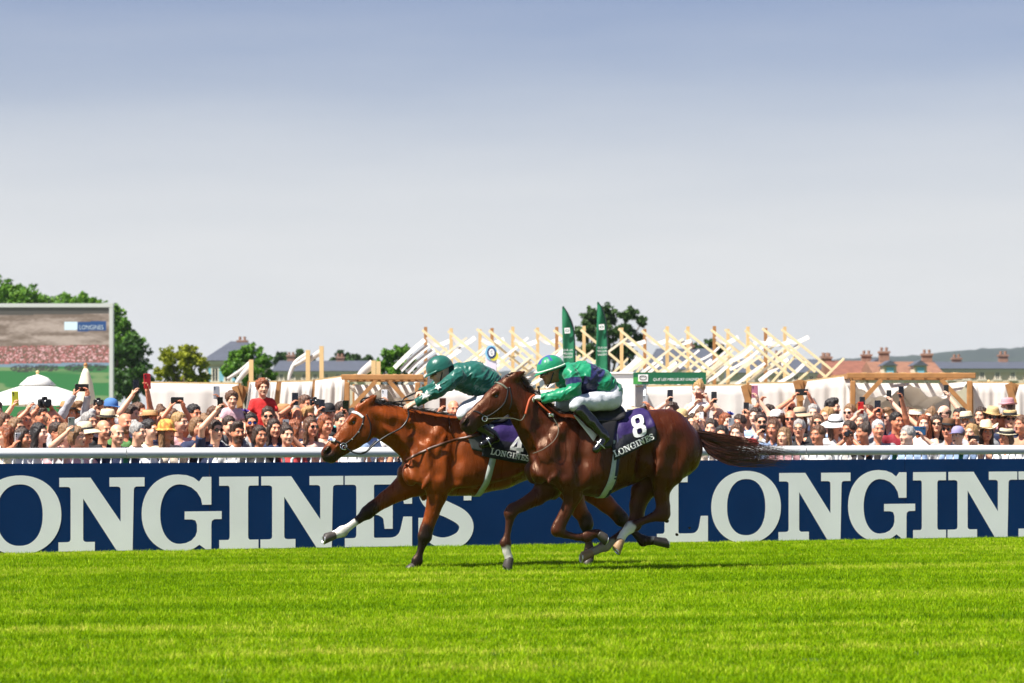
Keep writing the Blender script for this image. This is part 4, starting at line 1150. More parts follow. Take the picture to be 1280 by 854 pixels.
def build_jockey(fr, J):
    root = empty('jockey', fr.O, fr.rz, J['label'], 'jockey')
    sc = fr.O.y/FPX
    pts = [to_local(fr, q) for q in J['bb']]
    lo = (min(p.x for p in pts)-.2, -.48, min(p.z for p in pts)-.12); hi = (max(p.x for p in pts)+.2, .48, max(p.z for p in pts)+.16)
    L3 = lambda q: tuple(to_local(fr, q))
    # ---- body, one continuous surface
    B = Field(lo, hi, .0078)
    HM = head_mat(fr, *J['head'])
    def limbs(F, grow, parts):
        if 'torso' in parts:
            for a, b in zip(J['torso'][:-1], J['torso'][1:]):
                F.seg(L3(a[:3]), L3(b[:3]), a[3]*sc+grow, b[3]*sc+grow, a[4]+grow, b[4]+grow, .05)
        for ch, kk in ((J['arms'], 'arms'), (J['thighs'], 'thighs'), (J['shins'], 'shins')):
            if kk in parts:
                for st in ch:
                    for a, b in zip(st[:-1], st[1:]): F.cap(L3(a[:3]), L3(b[:3]), a[3]+grow, b[3]+grow, .03)
    limbs(B, -.012, ('torso', 'arms', 'thighs', 'shins'))
    human_head(B, HM, J.get('hs', 1.0))
    B.cap(HM @ Vector((0, .02, -.06)), L3(J['neck']), .052, .058, .03)
    for hd in J['hands']: add_hand(B, L3(hd['w']), hd['f'], hd['p'], 1.0, hd['curl'], hd['side'], spread=hd.get('spread', 0))
    V, Q = B.surf(); V = relax(V, Q, 1, .3)
    cols = face_color(V, HM.inverted(), J['skin'], beard=J.get('beard'))
    for hd in J['hands']:
        if hd.get('glove'):
            f = 1-smoothstep(.095, .105, np.linalg.norm(V-np.array(Vector(L3(hd['w']))+Vector(hd['f']).normalized()*.05), axis=1)); cols = lerp3(cols, hd['glove'], f)
    mesh_obj('body', V, Q, M_skin, root, cols=cols)
    # ---- silks
    S = Field(lo, hi, .0082); limbs(S, .008, ('torso', 'arms'))
    S.cap(L3(J['neck']), tuple(Vector(L3(J['neck']))*.55+(HM @ Vector((0, .02, -.06)))*.45), .066, .062, .03)
    for st in J['arms']:
        w = Vector(L3(st[-1][:3])); e = Vector(L3(st[-2][:3])); d = (w-e).normalized(); F_cut(S, w+d*.012, d)
    S.d += (.010*(np.sin(0))).astype(np.float32) if False else 0
    V, Q = S.surf(); V = relax(V, Q, 1, .5)
    # cloth folds
    nrm = grad(S, V); wp = V+.05*np.stack([vnoise(V, 9, 11), vnoise(V, 9, 12), vnoise(V, 9, 13)], 1)
    rid = lambda q: 1-np.abs(2*q-1)
    fold = rid(vnoise((wp @ np.array([[.80, 0, .60], [0, 1, 0], [-.60, 0, .80]]))*np.array([.45, .8, 2.2]), 15, 4))**2*.016-.006+(vnoise(wp*np.array([1.8, 1, .7]), 24, 5)-.5)*.008
    V = V+nrm*fold[:, None]
    silk = mesh_obj('silks', V, Q, M_silk, root, cols=J['silk'](fr, V))
    # ---- breeches and boots
    T = Field(lo, hi, .010)
    limbs(T, .004, ('thighs',)); t2 = J['torso'][-2:]
    T.seg(L3(t2[0][:3]), L3(t2[1][:3]), t2[0][3]*sc-.012, t2[1][3]*sc+.004, t2[0][4]-.012, t2[1][4]+.004, .04)
    V, Q = T.surf(); V = relax(V, Q, 2, .5); V = V+grad(T, V)*((vnoise(V, 22, 6)-.5)*.008)[:, None]
    mesh_obj('breeches', V, Q, M_breech, root)
    for st, tipp in zip(J['shins'], J['feet']):
        G = Field(lo, hi, .0095)
        n_ = len(st)
        a0 = Vector(L3(st[0][:3])); a1 = Vector(L3(st[-1][:3])); top = a0+(a1-a0)*.16
        G.cap(tuple(top), tuple(a0+(a1-a0)*.55), st[0][3]+.012, st[0][3]*.9+.010, .02); G.cap(tuple(a0+(a1-a0)*.55), tuple(a1), st[0][3]*.9+.010, st[-1][3]+.012, .02)
        heel, toe = L3(tipp[0]), L3(tipp[1])
        G.cap(tuple(a1), heel, .042, .036, .03); G.cap(heel, toe, .036, .030, .03); mid = (Vector(heel)+Vector(toe))/2; G.cap(tuple(mid), toe, .040, .033, .03)
        V, Q = G.surf(); V = relax(V, Q, 1, .5); o = mesh_obj('boot', V, Q, M_boot, root)
        # stirrup iron round the ball of the foot
        hv = Vector(heel); tv = Vector(toe); d = (tv-hv).normalized(); c = hv+(tv-hv)*.62; mb = MB(); sdv = Vector((0, 1, 0)); up = sdv.cross(d)*-1
        if up.z < 0: up = -up
        arch = [c-up*.045+sdv*s_*.052 for s_ in (-1, 1)]
        P = [arch[0]]+[c+up*(.055*math.sin(a)-.03+.03*math.sin(a))+sdv*(-.055*math.cos(a)) for a in np.linspace(.2, math.pi-.2, 9)]+[arch[1], arch[0]]
        mb.tube(P, .006, 6); mb.build('stirrup', M_metal, root, smooth=True)
    # ---- helmet with peak, goggles
    hp = empty('helmet', (0, 0, 0)); hp.parent = root; hp.matrix_local = HM @ Matrix.Translation((0, .012, .030)) @ Matrix.Rotation(R(J.get('htilt', 0)), 4, 'X') @ Matrix.Scale(1.14, 4)
    V = []; Fc = []; nu, nv = 28, 12
    for j in range(nv+1):
        a = R(90)*(1-j/nv) if True else 0
        for i in range(nu):
            t = 2*math.pi*i/nu; ca = math.cos(a)
            r = Vector((.098*ca*math.cos(t), .122*ca*math.sin(t), .108*math.sin(a)))
            V.append(r if j < nv else Vector((r.x, r.y, -.02)))
    for j in range(nv):
        for i in range(nu): Fc.append((j*nu+i, j*nu+(i+1) % nu, (j+1)*nu+(i+1) % nu, (j+1)*nu+i))
    Vn = np.array(V); cc = J['cap'](Vn)
    shell = mesh_obj('cap_cover', V, Fc, M_silk, hp, cols=cc)
    V = []; Fc = []; n_ = 14
    for i in range(n_+1):
        t = R(200)+R(140)*i/n_
        for r_, dz in ((.99, -.012), (1.30, -.028-.0)):
            ln = 1+(r_-1)*max(0, math.sin(-(t)))**.7 if r_ > 1 else r_
            V.append((.098*math.cos(t)*(1 if r_ < 1 else 1.02), .122*math.sin(t)*ln, dz+.012*abs(math.cos(t))))
    for i in range(n_): Fc.append((2*i, 2*i+1, 2*i+3, 2*i+2))
    pk = mesh_obj('peak', V, Fc, M_silk, hp, cols=np.tile(np.array(J['peak']), (len(V), 1))); solidify(pk, .006, 0)
    if J.get('band'):
        mb = MB(); mb.tube([(.100*math.cos(t), .124*math.sin(t), -.006) for t in np.linspace(0, 2*math.pi, 33)], .0075, 6); mb.build('band', mat('pale_band', (.62, .70, .58), .5), hp, smooth=True)
    mb = MB(); mb.tube([(s_*.078, -.01, -.04) for s_ in (1,)]+[(.060, -.06, -.115), (0, -.075, -.145), (-.060, -.06, -.115), (-.078, -.01, -.04)], .006, 6); mb.build('chin_strap', M_rubber, hp, smooth=True)
    gg = empty('goggles', (0, 0, 0)); gg.parent = root; gg.matrix_local = HM
    V = []; Fc = []
    for i in range(15):
        t = R(-150)+R(120)*i/14
        hgt = .020*(1-.35*max(0, 1-abs(i-7)/1.6))
        for z in (-hgt, 0, hgt): V.append((.078*math.cos(t), .106*math.sin(t)-(.004 if z == 0 else 0), .006+z))
    for i in range(14):
        for j in range(2): Fc.append((i*3+j, (i+1)*3+j, (i+1)*3+j+1, i*3+j+1))
    g_ = mesh_obj('lens', V, Fc, M_goggle, gg); solidify(g_, .006, 0)
    mb = MB(); mb.tube([(.080*math.cos(t), .108*math.sin(t), .006) for t in np.linspace(R(-30), R(210), 20)], .006, 6); mb.build('goggle_strap', M_rubber, gg, smooth=True)
    return root, S, silk
def F_cut(F, p, d):
    """cut everything beyond the plane through p along d, close to p"""
    R_ = .13; q = F.win(np.array(p)-R_, np.array(p)+R_)
    if q is None: return
    sl, (X, Y, Z) = q
    e = (X-p[0])*d[0]+(Y-p[1])*d[1]+(Z-p[2])*d[2]; F.d[sl] = np.maximum(F.d[sl], e.astype(np.float32))
def grad(F, V, e=.008):
    G = np.stack([F.sample(V+np.eye(3)[i]*e)-F.sample(V-np.eye(3)[i]*e) for i in range(3)], 1)
    return G/np.maximum(np.linalg.norm(G, axis=1), 1e-6)[:, None]
def inpoly(fr, V, poly):
    """which points lie inside a pixel polygon when seen square-on from the side (local x, z)"""
    P = np.array([[fr.P(a, b, 0)[0], fr.P(a, b, 0)[2]] for a, b in poly]); x = V[:, 0]; z = V[:, 2]; ins = np.zeros(len(V), bool); j = len(P)-1
    for i in range(len(P)):
        c = ((P[i, 1] > z) != (P[j, 1] > z)) & (x < (P[j, 0]-P[i, 0])*(z-P[i, 1])/(P[j, 1]-P[i, 1]+1e-12)+P[i, 0]); ins ^= c; j = i
    return ins
GREEN8 = (.002, .235, .105); NAVY8 = (.010, .013, .085); GREEN4 = (.003, .095, .070)
def silk8(fr, V):
    c = np.tile(np.array(GREEN8), (len(V), 1))
    for poly in ([(726, 440), (742, 455), (730, 505), (716, 505)], ):
        c[inpoly(fr, V, [(733, 452), (752, 463), (741, 479), (729, 473)])] = NAVY8          # square on the back
    c[inpoly(fr, V, [(722, 470), (731, 472), (740, 480), (738, 500), (716, 500), (718, 486)])] = np.array(NAVY8)*.7
    a = np.array(fr.P(714, 466, .21)); b = np.array(fr.P(717, 489, .24))
    d, t = seg_dist(V, a, b); m_ = (d < .10) & (t > .28) & (t < .62) & (V[:, 1] > .14); c[m_] = NAVY8
    return c
def cap8(V):
    c = np.tile(np.array(GREEN8), (len(V), 1))
    th = np.arctan2(V[:, 1], V[:, 0]); r = np.hypot(V[:, 0], V[:, 1])
    c[((np.abs(np.sin(th*2.5)) < .45) & (V[:, 2] > .055)) | (V[:, 2] > .100)] = (.045, .035, .30)
    return c
jk8 = dict(label='jockey in emerald green and navy silks crouched on the dark chestnut horse', head=((688, 464, 0.02), 18, -4), hs=1.0, neck=(706, 470, .01),
    bb=[(664, 440, 0), (780, 570, 0), (664, 570, 0), (780, 440, 0)],
    torso=[(712, 472, 0, 17, .155), (730, 474, 0, 19.5, .165), (748, 480, 0, 17, .15), (762, 490, 0, 14, .145)],
    arms=[[(713, 468, .17, .062), (718, 479, .215, .056), (717, 489, .23, .052), (700, 494, .20, .043), (679, 498, .11, .034)],
          [(713, 468, -.17, .062), (716, 481, -.215, .055), (714, 490, -.23, .050), (698, 494, -.18, .041), (679, 498, -.07, .034)]],
    thighs=[[(763, 499, .07, .108), (742, 502, .15, .086), (722, 503, .235, .064), (719, 507, .245, .060)], [(763, 499, -.07, .115), (730, 503, -.17, .095), (703, 506, -.235, .066), (701, 509, -.24, .060)]],
    shins=[[(720, 507, .25, .056), (754, 543, .315, .036)], [(702, 509, -.24, .056), (742, 545, -.315, .036)]],
    feet=[((757, 548, .32), (745, 562, .33)), ((745, 549, -.32), (733, 562, -.33))],
    hands=[dict(w=(678, 498, .105), f=(.9, -.35, .15), p=(-.1, -.3, -1), curl=1.25, side=-1, glove=(.72, .72, .68)), dict(w=(679, 498, -.065), f=(.9, .3, .1), p=(-.1, .3, -1), curl=1.25, side=1, glove=(.72, .72, .68))],
    skin=(.36, .15, .075), silk=silk8, cap=cap8, peak=GREEN8, band=True)
j8, S8, silk8o = build_jockey(fr8, jk8)
def silk4(fr, V): return np.tile(np.array(GREEN4), (len(V), 1))
jk4 = dict(label='jockey in dark green silks with white stars reaching forward on the bay horse', head=((549.5, 464, 0.02), 24, -6), hs=1.0, neck=(566, 470, .01),
    bb=[(490, 440, 0), (640, 570, 0), (490, 570, 0), (640, 440, 0)],
    torso=[(574, 471, 0, 16, .155), (592, 473, 0, 18.5, .165), (608, 480, 0, 17, .15), (622, 492, 0, 14.5, .145)],
    arms=[[(573, 470, .17, .062), (560, 480, .20, .057), (549, 488, .20, .052), (537, 494, .18, .044), (521, 503, .13, .034)],
          [(572, 470, -.17, .062), (558, 477, -.20, .055), (546, 482, -.20, .048), (538, 487, -.19, .042), (527, 491, -.15, .034)]],
    thighs=[[(623, 501, .07, .108), (602, 507, .15, .086), (582, 515, .235, .064), (578, 518, .245, .060)], [(623, 501, -.07, .115), (602, 505, -.16, .095), (584, 510, -.235, .066), (580, 513, -.24, .060)]],
    shins=[[(579, 518, .25, .056), (616, 544, .315, .036)], [(581, 513, -.24, .056), (616, 544, -.315, .036)]],
    feet=[((620, 549, .32), (603, 556, .33)), ((620, 549, -.32), (603, 556, -.33))],
    hands=[dict(w=(520, 503.5, .125), f=(.92, -.1, -.32), p=(-.2, -.35, -.9), curl=.30, side=-1, spread=.9), dict(w=(527, 491, -.145), f=(.7, .2, -.2), p=(-.1, .2, -1), curl=1.3, side=1)],
    skin=(.62, .37, .26), silk=silk4, cap=lambda V: np.tile(np.array(GREEN4), (len(V), 1)), peak=GREEN4, band=False)
j4, S4, silk4o = build_jockey(fr4, jk4)
# white stars on the sleeves
def star(fr, S, parent, c, r, ang, far=False):
    pts = [(c[0]+(r if i % 2 == 0 else r*.45)*math.cos(ang+math.pi*i/5), c[1]-(r if i % 2 == 0 else r*.45)*math.sin(ang+math.pi*i/5)) for i in range(10)]
    VF = flat_mesh([[pts]]); V, Fc = subdiv2(*VF, 1)
    P = [proj_near(S, fr, x, y, .008) for x, y in V]; o = mesh_obj('star', P, Fc, M_mark, parent); solidify(o, .003, 0); return o
star(fr4, S4, silk4o, (532.5, 495), 7.5, R(80))
star(fr4, S4, silk4o, (547.5, 484), 5.0, R(60))
# whip in the leading jockey's far hand
wh = empty('whip', j4.location, fr4.rz, "black whip curving from the dark green jockey's raised hand", 'whip')
mb = MB(); mb.tube(cat_rom([fr4.P(526.5, 487, -.14), fr4.P(520, 491, -.13), fr4.P(511, 495, -.12), (fr4.P(505, 498, -.11)), fr4.P(502, 503, -.10), fr4.P(502.5, 508, -.09)], 5), [.011]*6+[.008]*20, 8); mb.build('shaft', M_leather, wh, smooth=True)
mb = MB(); p = Vector(fr4.P(527, 487, -.14)); sph(mb, p, .016); mb.build('knob', M_leather, wh, smooth=True)
# tall whip held by the other jockey, handle end showing above the hands
wh = empty('whip', j8.location, fr8.rz, "short black whip handle above the emerald jockey's gloved hands", 'whip')
mb = MB(); mb.tube([fr8.P(673, 484, .06), fr8.P(674, 490, .06), fr8.P(676, 498, .06), fr8.P(690, 506, .10)], [.012, .011, .009, .006], 8); mb.build('shaft', M_leather, wh, smooth=True)
mb = MB(); sph(mb, fr8.P(673, 484, .06), .015); mb.build('knob', M_leather, wh, smooth=True)

# ================================================================== SPECTATORS
HF = Field((-.13, -.16, -.17), (.13, .15, .15), .0078); human_head(HF, Matrix.Identity(4)); HF.cap((0, .02, -.06), (0, .035, -.17), .050, .054, .03)
HV, HQ = HF.surf(); HV = relax(HV, HQ, 1, .25)
def hand_tmpl(curl):
    F = Field((-.08, -.13, -.04), (.08, .05, .16), .0072); add_hand(F, (0, 0, 0), (0, 0, 1), (0, -1, 0), 1.0, curl, 1, spread=.5)
    V, Q = F.surf(); return V, Q
HANDS = {'grip': hand_tmpl(.9), 'open': hand_tmpl(.25)}
# ---- hair
def hair_mesh(style):
    F = Field((-.2, -.16, -.42), (.2, .2, .24), .012)
    if style != 'receding': F.ell((0, .022, .040), (.084, .103, .094), k=.01)
    else: F.ell((0, .030, .010), (.085, .098, .070), k=.01)
    if style in ('long', 'longside'):
        F.ell((0, .055, -.10), (.088, .065, .15), k=.04)
        for s_ in (1, -1): F.cap((s_*.068, .0, .0), (s_*.078, .01, -.22), .034, .030, .03)
    if style == 'bob': F.ell((0, .04, -.03), (.098, .085, .10), k=.03)
    if style == 'bun': F.ell((0, .06, .125), (.042, .042, .042), k=.02)
    if style == 'tail': F.cap((0, .10, .05), (0, .14, -.12), .032, .022, .03)
    if style == 'curly': F.ell((0, .03, .045), (.098, .108, .100), k=.03)
    if style == 'quiff': F.ell((0, -.03, .105), (.06, .06, .035), k=.03)
    if style == 'receding': F.ell((0, -.06, .09), (.07, .12, .085), k=.01, op='sub')
    w = .050 if style in ('long', 'longside', 'bob') else .066
    F.ell((0, -.105, -.025), (w+.012, .075, .088), k=.012, op='sub')
    F.cap((0, -.10, -.05), (0, -.10, -.5), w, w, .012, 'sub')
    if style in ('short', 'quiff', 'receding', 'bun', 'tail'): F.ell((0, -.03, -.09), (.12, .09, .075), k=.015, op='sub')
    V, Q = F.surf(); V = relax(V, Q, 1, .4); n = grad(F, V)
    amp = .030 if style == 'curly' else .016
    V = V+n*((vnoise(V*np.array([1, 1, .5]), 55, 8)-.5)*amp+(vnoise(V, 110, 9)-.5)*amp*.5)[:, None]
    me = mesh_obj('hair', V, Q).data; bpy.data.objects.remove(bpy.data.objects[-1] if False else [o for o in bpy.data.objects if o.data == me][0]); return me
HAIR = {k: hair_mesh(k) for k in ('short', 'long', 'bob', 'bun', 'tail', 'curly', 'quiff', 'receding')}
HC = {'black': (.012, .009, .008), 'dark': (.030, .017, .011), 'brown': (.075, .035, .018), 'auburn': (.16, .045, .015), 'blond': (.42, .25, .10), 'grey': (.36, .34, .32), 'white': (.62, .60, .57), 'sand': (.24, .13, .06)}
def hmat(c): return mat('hair_'+c, tuple(v*.7 for v in HC[c]), .42, col2=tuple(min(.72, v*(1.35 if c in ('blond', 'white', 'grey', 'sand') else 2.8)+.008) for v in HC[c]), scale=85, stretch=(1, 1, .18), detail=4, bump=.7, bscale=90, ramp=(.38, .66))
# ---- hats: shared meshes, brim and crown (origin at the head's centre)
def hat_mesh(kind):
    out = {}
    def mk(name, fn):
        mb = MB(); fn(mb); me = bpy.data.meshes.new(name); me.from_pydata([tuple(v) for v in mb.v], [], mb.f); me.update()
        me.polygons.foreach_set('use_smooth', np.ones(len(me.polygons), bool)); out[name] = me
    def brim(mb, r0, r1, z, curl, droop=0):
        n = 28; V = []; F = []
        for j in range(5):
            f = j/4; r = r0+(r1-r0)*f
            for i in range(n):
                t = 2*math.pi*i/n; V.append((r*math.cos(t)*.86, r*math.sin(t)+.01, z+curl*f*f*(math.cos(t)**2)-droop*f*f+.004*math.sin(3*t+1)*f))
        for j in range(4):
            for i in range(n): F.append((j*n+i, j*n+(i+1) % n, (j+1)*n+(i+1) % n, (j+1)*n+i))
        mb.add(V, F)
        mb.add([(a, b, c-.006) for a, b, c in V], [f[::-1] for f in F])
    if kind == 'fedora':
        mk('crown', lambda mb: mb.lathe([(.100, .052), (.098, .09), (.090, .125), (.078, .148), (.05, .150), (.02, .138), (.001, .134)], 24, (0, .01, 0), .88, 1.08))
        mk('brim', lambda mb: brim(mb, .095, .150, .055, .018)); mk('band', lambda mb: mb.lathe([(.1025, .054), (.1015, .082), (.100, .083)], 24, (0, .01, 0), .88, 1.08))
    if kind == 'boater':
        mk('crown', lambda mb: mb.lathe([(.102, .052), (.100, .115), (.097, .120), (.001, .122)], 24, (0, .01, 0), .88, 1.06))
        mk('brim', lambda mb: brim(mb, .095, .160, .055, .0)); mk('band', lambda mb: mb.lathe([(.1045, .056), (.1035, .092), (.100, .093)], 24, (0, .01, 0), .88, 1.06))
    if kind == 'wide':
        mk('crown', lambda mb: mb.lathe([(.102, .048), (.100, .09), (.088, .128), (.060, .146), (.001, .150)], 24, (0, .01, 0), .9, 1.06))
        mk('brim', lambda mb: brim(mb, .095, .225, .052, .0, .045)); mk('band', lambda mb: mb.lathe([(.1045, .050), (.1035, .076), (.100, .077)], 24, (0, .01, 0), .9, 1.06))
    if kind == 'cowboy':
        mk('crown', lambda mb: mb.lathe([(.100, .048), (.096, .10), (.080, .150), (.060, .168), (.025, .155), (.001, .150)], 24, (0, .01, 0), .86, 1.06))
        mk('brim', lambda mb: brim(mb, .095, .195, .050, .075, .012)); mk('band', lambda mb: mb.lathe([(.1025, .050), (.1010, .064), (.099, .065)], 24, (0, .01, 0), .86, 1.06))
    if kind == 'cap':
        mk('crown', lambda mb: mb.lathe([(.098, .030), (.100, .055), (.094, .090), (.070, .122), (.035, .136), (.001, .138)], 24, (0, .012, 0), .86, 1.06))
        def visor(mb):
            V = []; F = []
            for i in range(11):
                t = R(205)+R(130)*i/10
                V += [(.088*math.cos(t), .106*math.sin(t)+.012, .040), (.092*math.cos(t), .106*math.sin(t)-.070*max(0, -math.sin(t))**.8, .026+.012*abs(math.cos(t)))]
            for i in range(10): F.append((2*i, 2*i+1, 2*i+3, 2*i+2))
            mb.add(V, F); mb.add([(a, b, c-.004) for a, b, c in V], [f[::-1] for f in F])
        mk('visor', visor)
    if kind == 'scarf':
        mk('wrap', lambda mb: mb.lathe([(.100, .0), (.108, .03), (.112, .06), (.105, .10), (.080, .135), (.04, .150), (.001, .152)], 20, (0, .025, 0), .9, 1.05))
        mk('brim', lambda mb: brim(mb, .09, .150, .035, .0, .03))
    if kind == 'flower':
        def fl(mb):
            r = random.Random(2)
            for i in range(22):
                d = Vector((r.gauss(0, 1), r.gauss(0, 1), abs(r.gauss(.3, .8)))).normalized(); c = Vector((.05, .0, .105)); a = d.orthogonal().normalized(); b = d.cross(a); L = r.uniform(.035, .065)
                mb.add([c, c+d*L*.6+a*.02, c+d*L, c+d*L*.6-a*.02], [(0, 1, 2, 3)])
        mk('petals', fl)
    return out
HATS = {k: hat_mesh(k) for k in ('fedora', 'boater', 'wide', 'cowboy', 'cap', 'scarf', 'flower')}
M_straw = mat('straw', (.66, .47, .22), .8, var=.15, scale=70, bump=.5, bscale=160)
M_pstraw = mat('pale_straw', (.78, .68, .46), .8, var=.12, scale=70, bump=.5, bscale=160)
HATCOL = {'straw': M_straw, 'pale': M_pstraw, 'white': mat('white_cotton', (.80, .79, .77), .8), 'black': mat('black_cotton', (.014, .014, .016), .8), 'blue': mat('blue_cotton', (.06, .17, .42), .8), 'tan': mat('tan_felt', (.42, .22, .09), .8),
          'lav': mat('lavender_cotton', (.30, .27, .45), .8), 'beige': mat('beige_felt', (.50, .37, .24), .8), 'pink': mat('pink_cotton', (.60, .30, .33), .8), 'purple': mat('purple_petals', (.10, .06, .42), .7), 'ivory': mat('ivory_petals', (.80, .76, .64), .7),
          'multi': mat('orange_print', (.62, .20, .04), .8, col2=(.75, .48, .10), scale=16, ramp=(.46, .54)), 'royal': mat('royal_petals', (.03, .07, .45), .7), 'brown': mat('brown_felt', (.16, .07, .03), .8)}
# ---- sunglasses
def glasses_mesh():
    a = MB(); b = MB()
    for s_ in (1, -1):
        V = [(s_*.033+.021*math.cos(t), -.101-.004*math.cos(t*1)+.010*abs(math.cos(t))*0+.012*((s_*.033+.021*math.cos(t))/.055)**2, .004+.0165*math.sin(t)) for t in np.linspace(0, 2*math.pi, 15)[:-1]]
        a.add(V, [tuple(range(14))]); b.tube(V+[V[0]], .0028, 5)
        b.tube([(s_*.054, -.090, .010), (s_*.072, -.04, .008), (s_*.078, .012, .002)], .0028, 5)
    b.tube([(-.012, -.104, .008), (.012, -.104, .008)], .0028, 5)
    r = []
    for mb in (a, b):
        me = bpy.data.meshes.new('g'); me.from_pydata([tuple(v) for v in mb.v], [], mb.f); me.update(); r.append(me)
    return r
G_LENS, G_FRAME = glasses_mesh()
M_lens = {'dark': mat('dark_lens', (.006, .006, .007), .08, spec=.7, coat=.5), 'blue': mat('blue_mirror_lens', (.03, .10, .55), .08, metal=.6), 'clear': mat('clear_lens', (.25, .16, .12), .1, spec=.7)}
M_frame = mat('black_frame', (.01, .01, .01), .35)
# ---- phones
def phone_meshes():
    mb = MB(); mb.box((0, 0, 0), (.074, .010, .150), None, .004); a = bpy.data.meshes.new('case'); a.from_pydata([tuple(v) for v in mb.v], [], mb.f)
    mb = MB(); mb.box((0, .0056, 0), (.066, .0016, .138)); b = bpy.data.meshes.new('screen'); b.from_pydata([tuple(v) for v in mb.v], [], mb.f)
    mb = MB(); mb.tube([(-.022, -.004, .055), (-.022, -.0075, .055)], .009, 10); mb.tube([(-.022, -.004, .034), (-.022, -.0065, .034)], .006, 10); c = bpy.data.meshes.new('lens'); c.from_pydata([tuple(v) for v in mb.v], [], mb.f)
    return a, b, c
PH = phone_meshes()
M_screen = mat('phone_screen', (.02, .022, .03), .08, spec=.6)
PCOL = {'black': mat('phone_black', (.010, .010, .012), .25, spec=.6), 'white': mat('phone_white', (.70, .70, .72), .3), 'red': mat('phone_red', (.45, .012, .015), .3), 'silver': mat('phone_silver', (.45, .46, .48), .3, metal=.5), 'brown': mat('phone_brown', (.10, .025, .015), .35),
        'lime': mat('phone_lime', (.50, .52, .03), .4), 'blue': mat('phone_blue', (.012, .075, .18), .35), 'rose': mat('phone_rose', (.35, .12, .18), .35), 'teal': mat('phone_teal', (.10, .45, .42), .4)}
def make_phone(loc, rz, col, land, label, size=1.0, tilt=0, cat='phone'):
    p = empty('phone' if cat == 'phone' else cat, loc, rz, label, cat, 'phones and cameras held up by spectators')
    p.rotation_euler = (R(tilt), R(90) if land else 0, rz); p.scale = (size,)*3
    for nm, me, m in (('case', PH[0], PCOL[col]), ('screen', PH[1], M_screen), ('lens', PH[2], M_screen)):
        q = bpy.data.objects.new(nm, me.copy() if not me.materials else me); q.data = me if False else me.copy()
        q.data.materials.clear(); q.data.materials.append(m); link(q, p)
    return p
def make_camera(loc, rz, label, size=1.0):
    p = empty('camera', loc, rz, label, 'camera', 'phones and cameras held up by spectators'); p.scale = (size,)*3
    mb = MB(); mb.box((0, 0, 0), (.135, .06, .09), None, .012); mb.box((0, .0, .055), (.055, .05, .03), None, .01); mb.build('camera_body', PCOL['black'], p)
    mb = MB(); mb.tube([(0, -.03, 0), (0, -.06, 0), (0, -.062, 0), (0, -.12, 0)], [.036, .036, .040, .040], 16); mb.build('lens_barrel', PCOL['black'], p, smooth=True)
    mb = MB(); mb.tube([(0, -.1205, 0), (0, -.122, 0)], .032, 16); mb.build('lens_glass', M_screen, p)
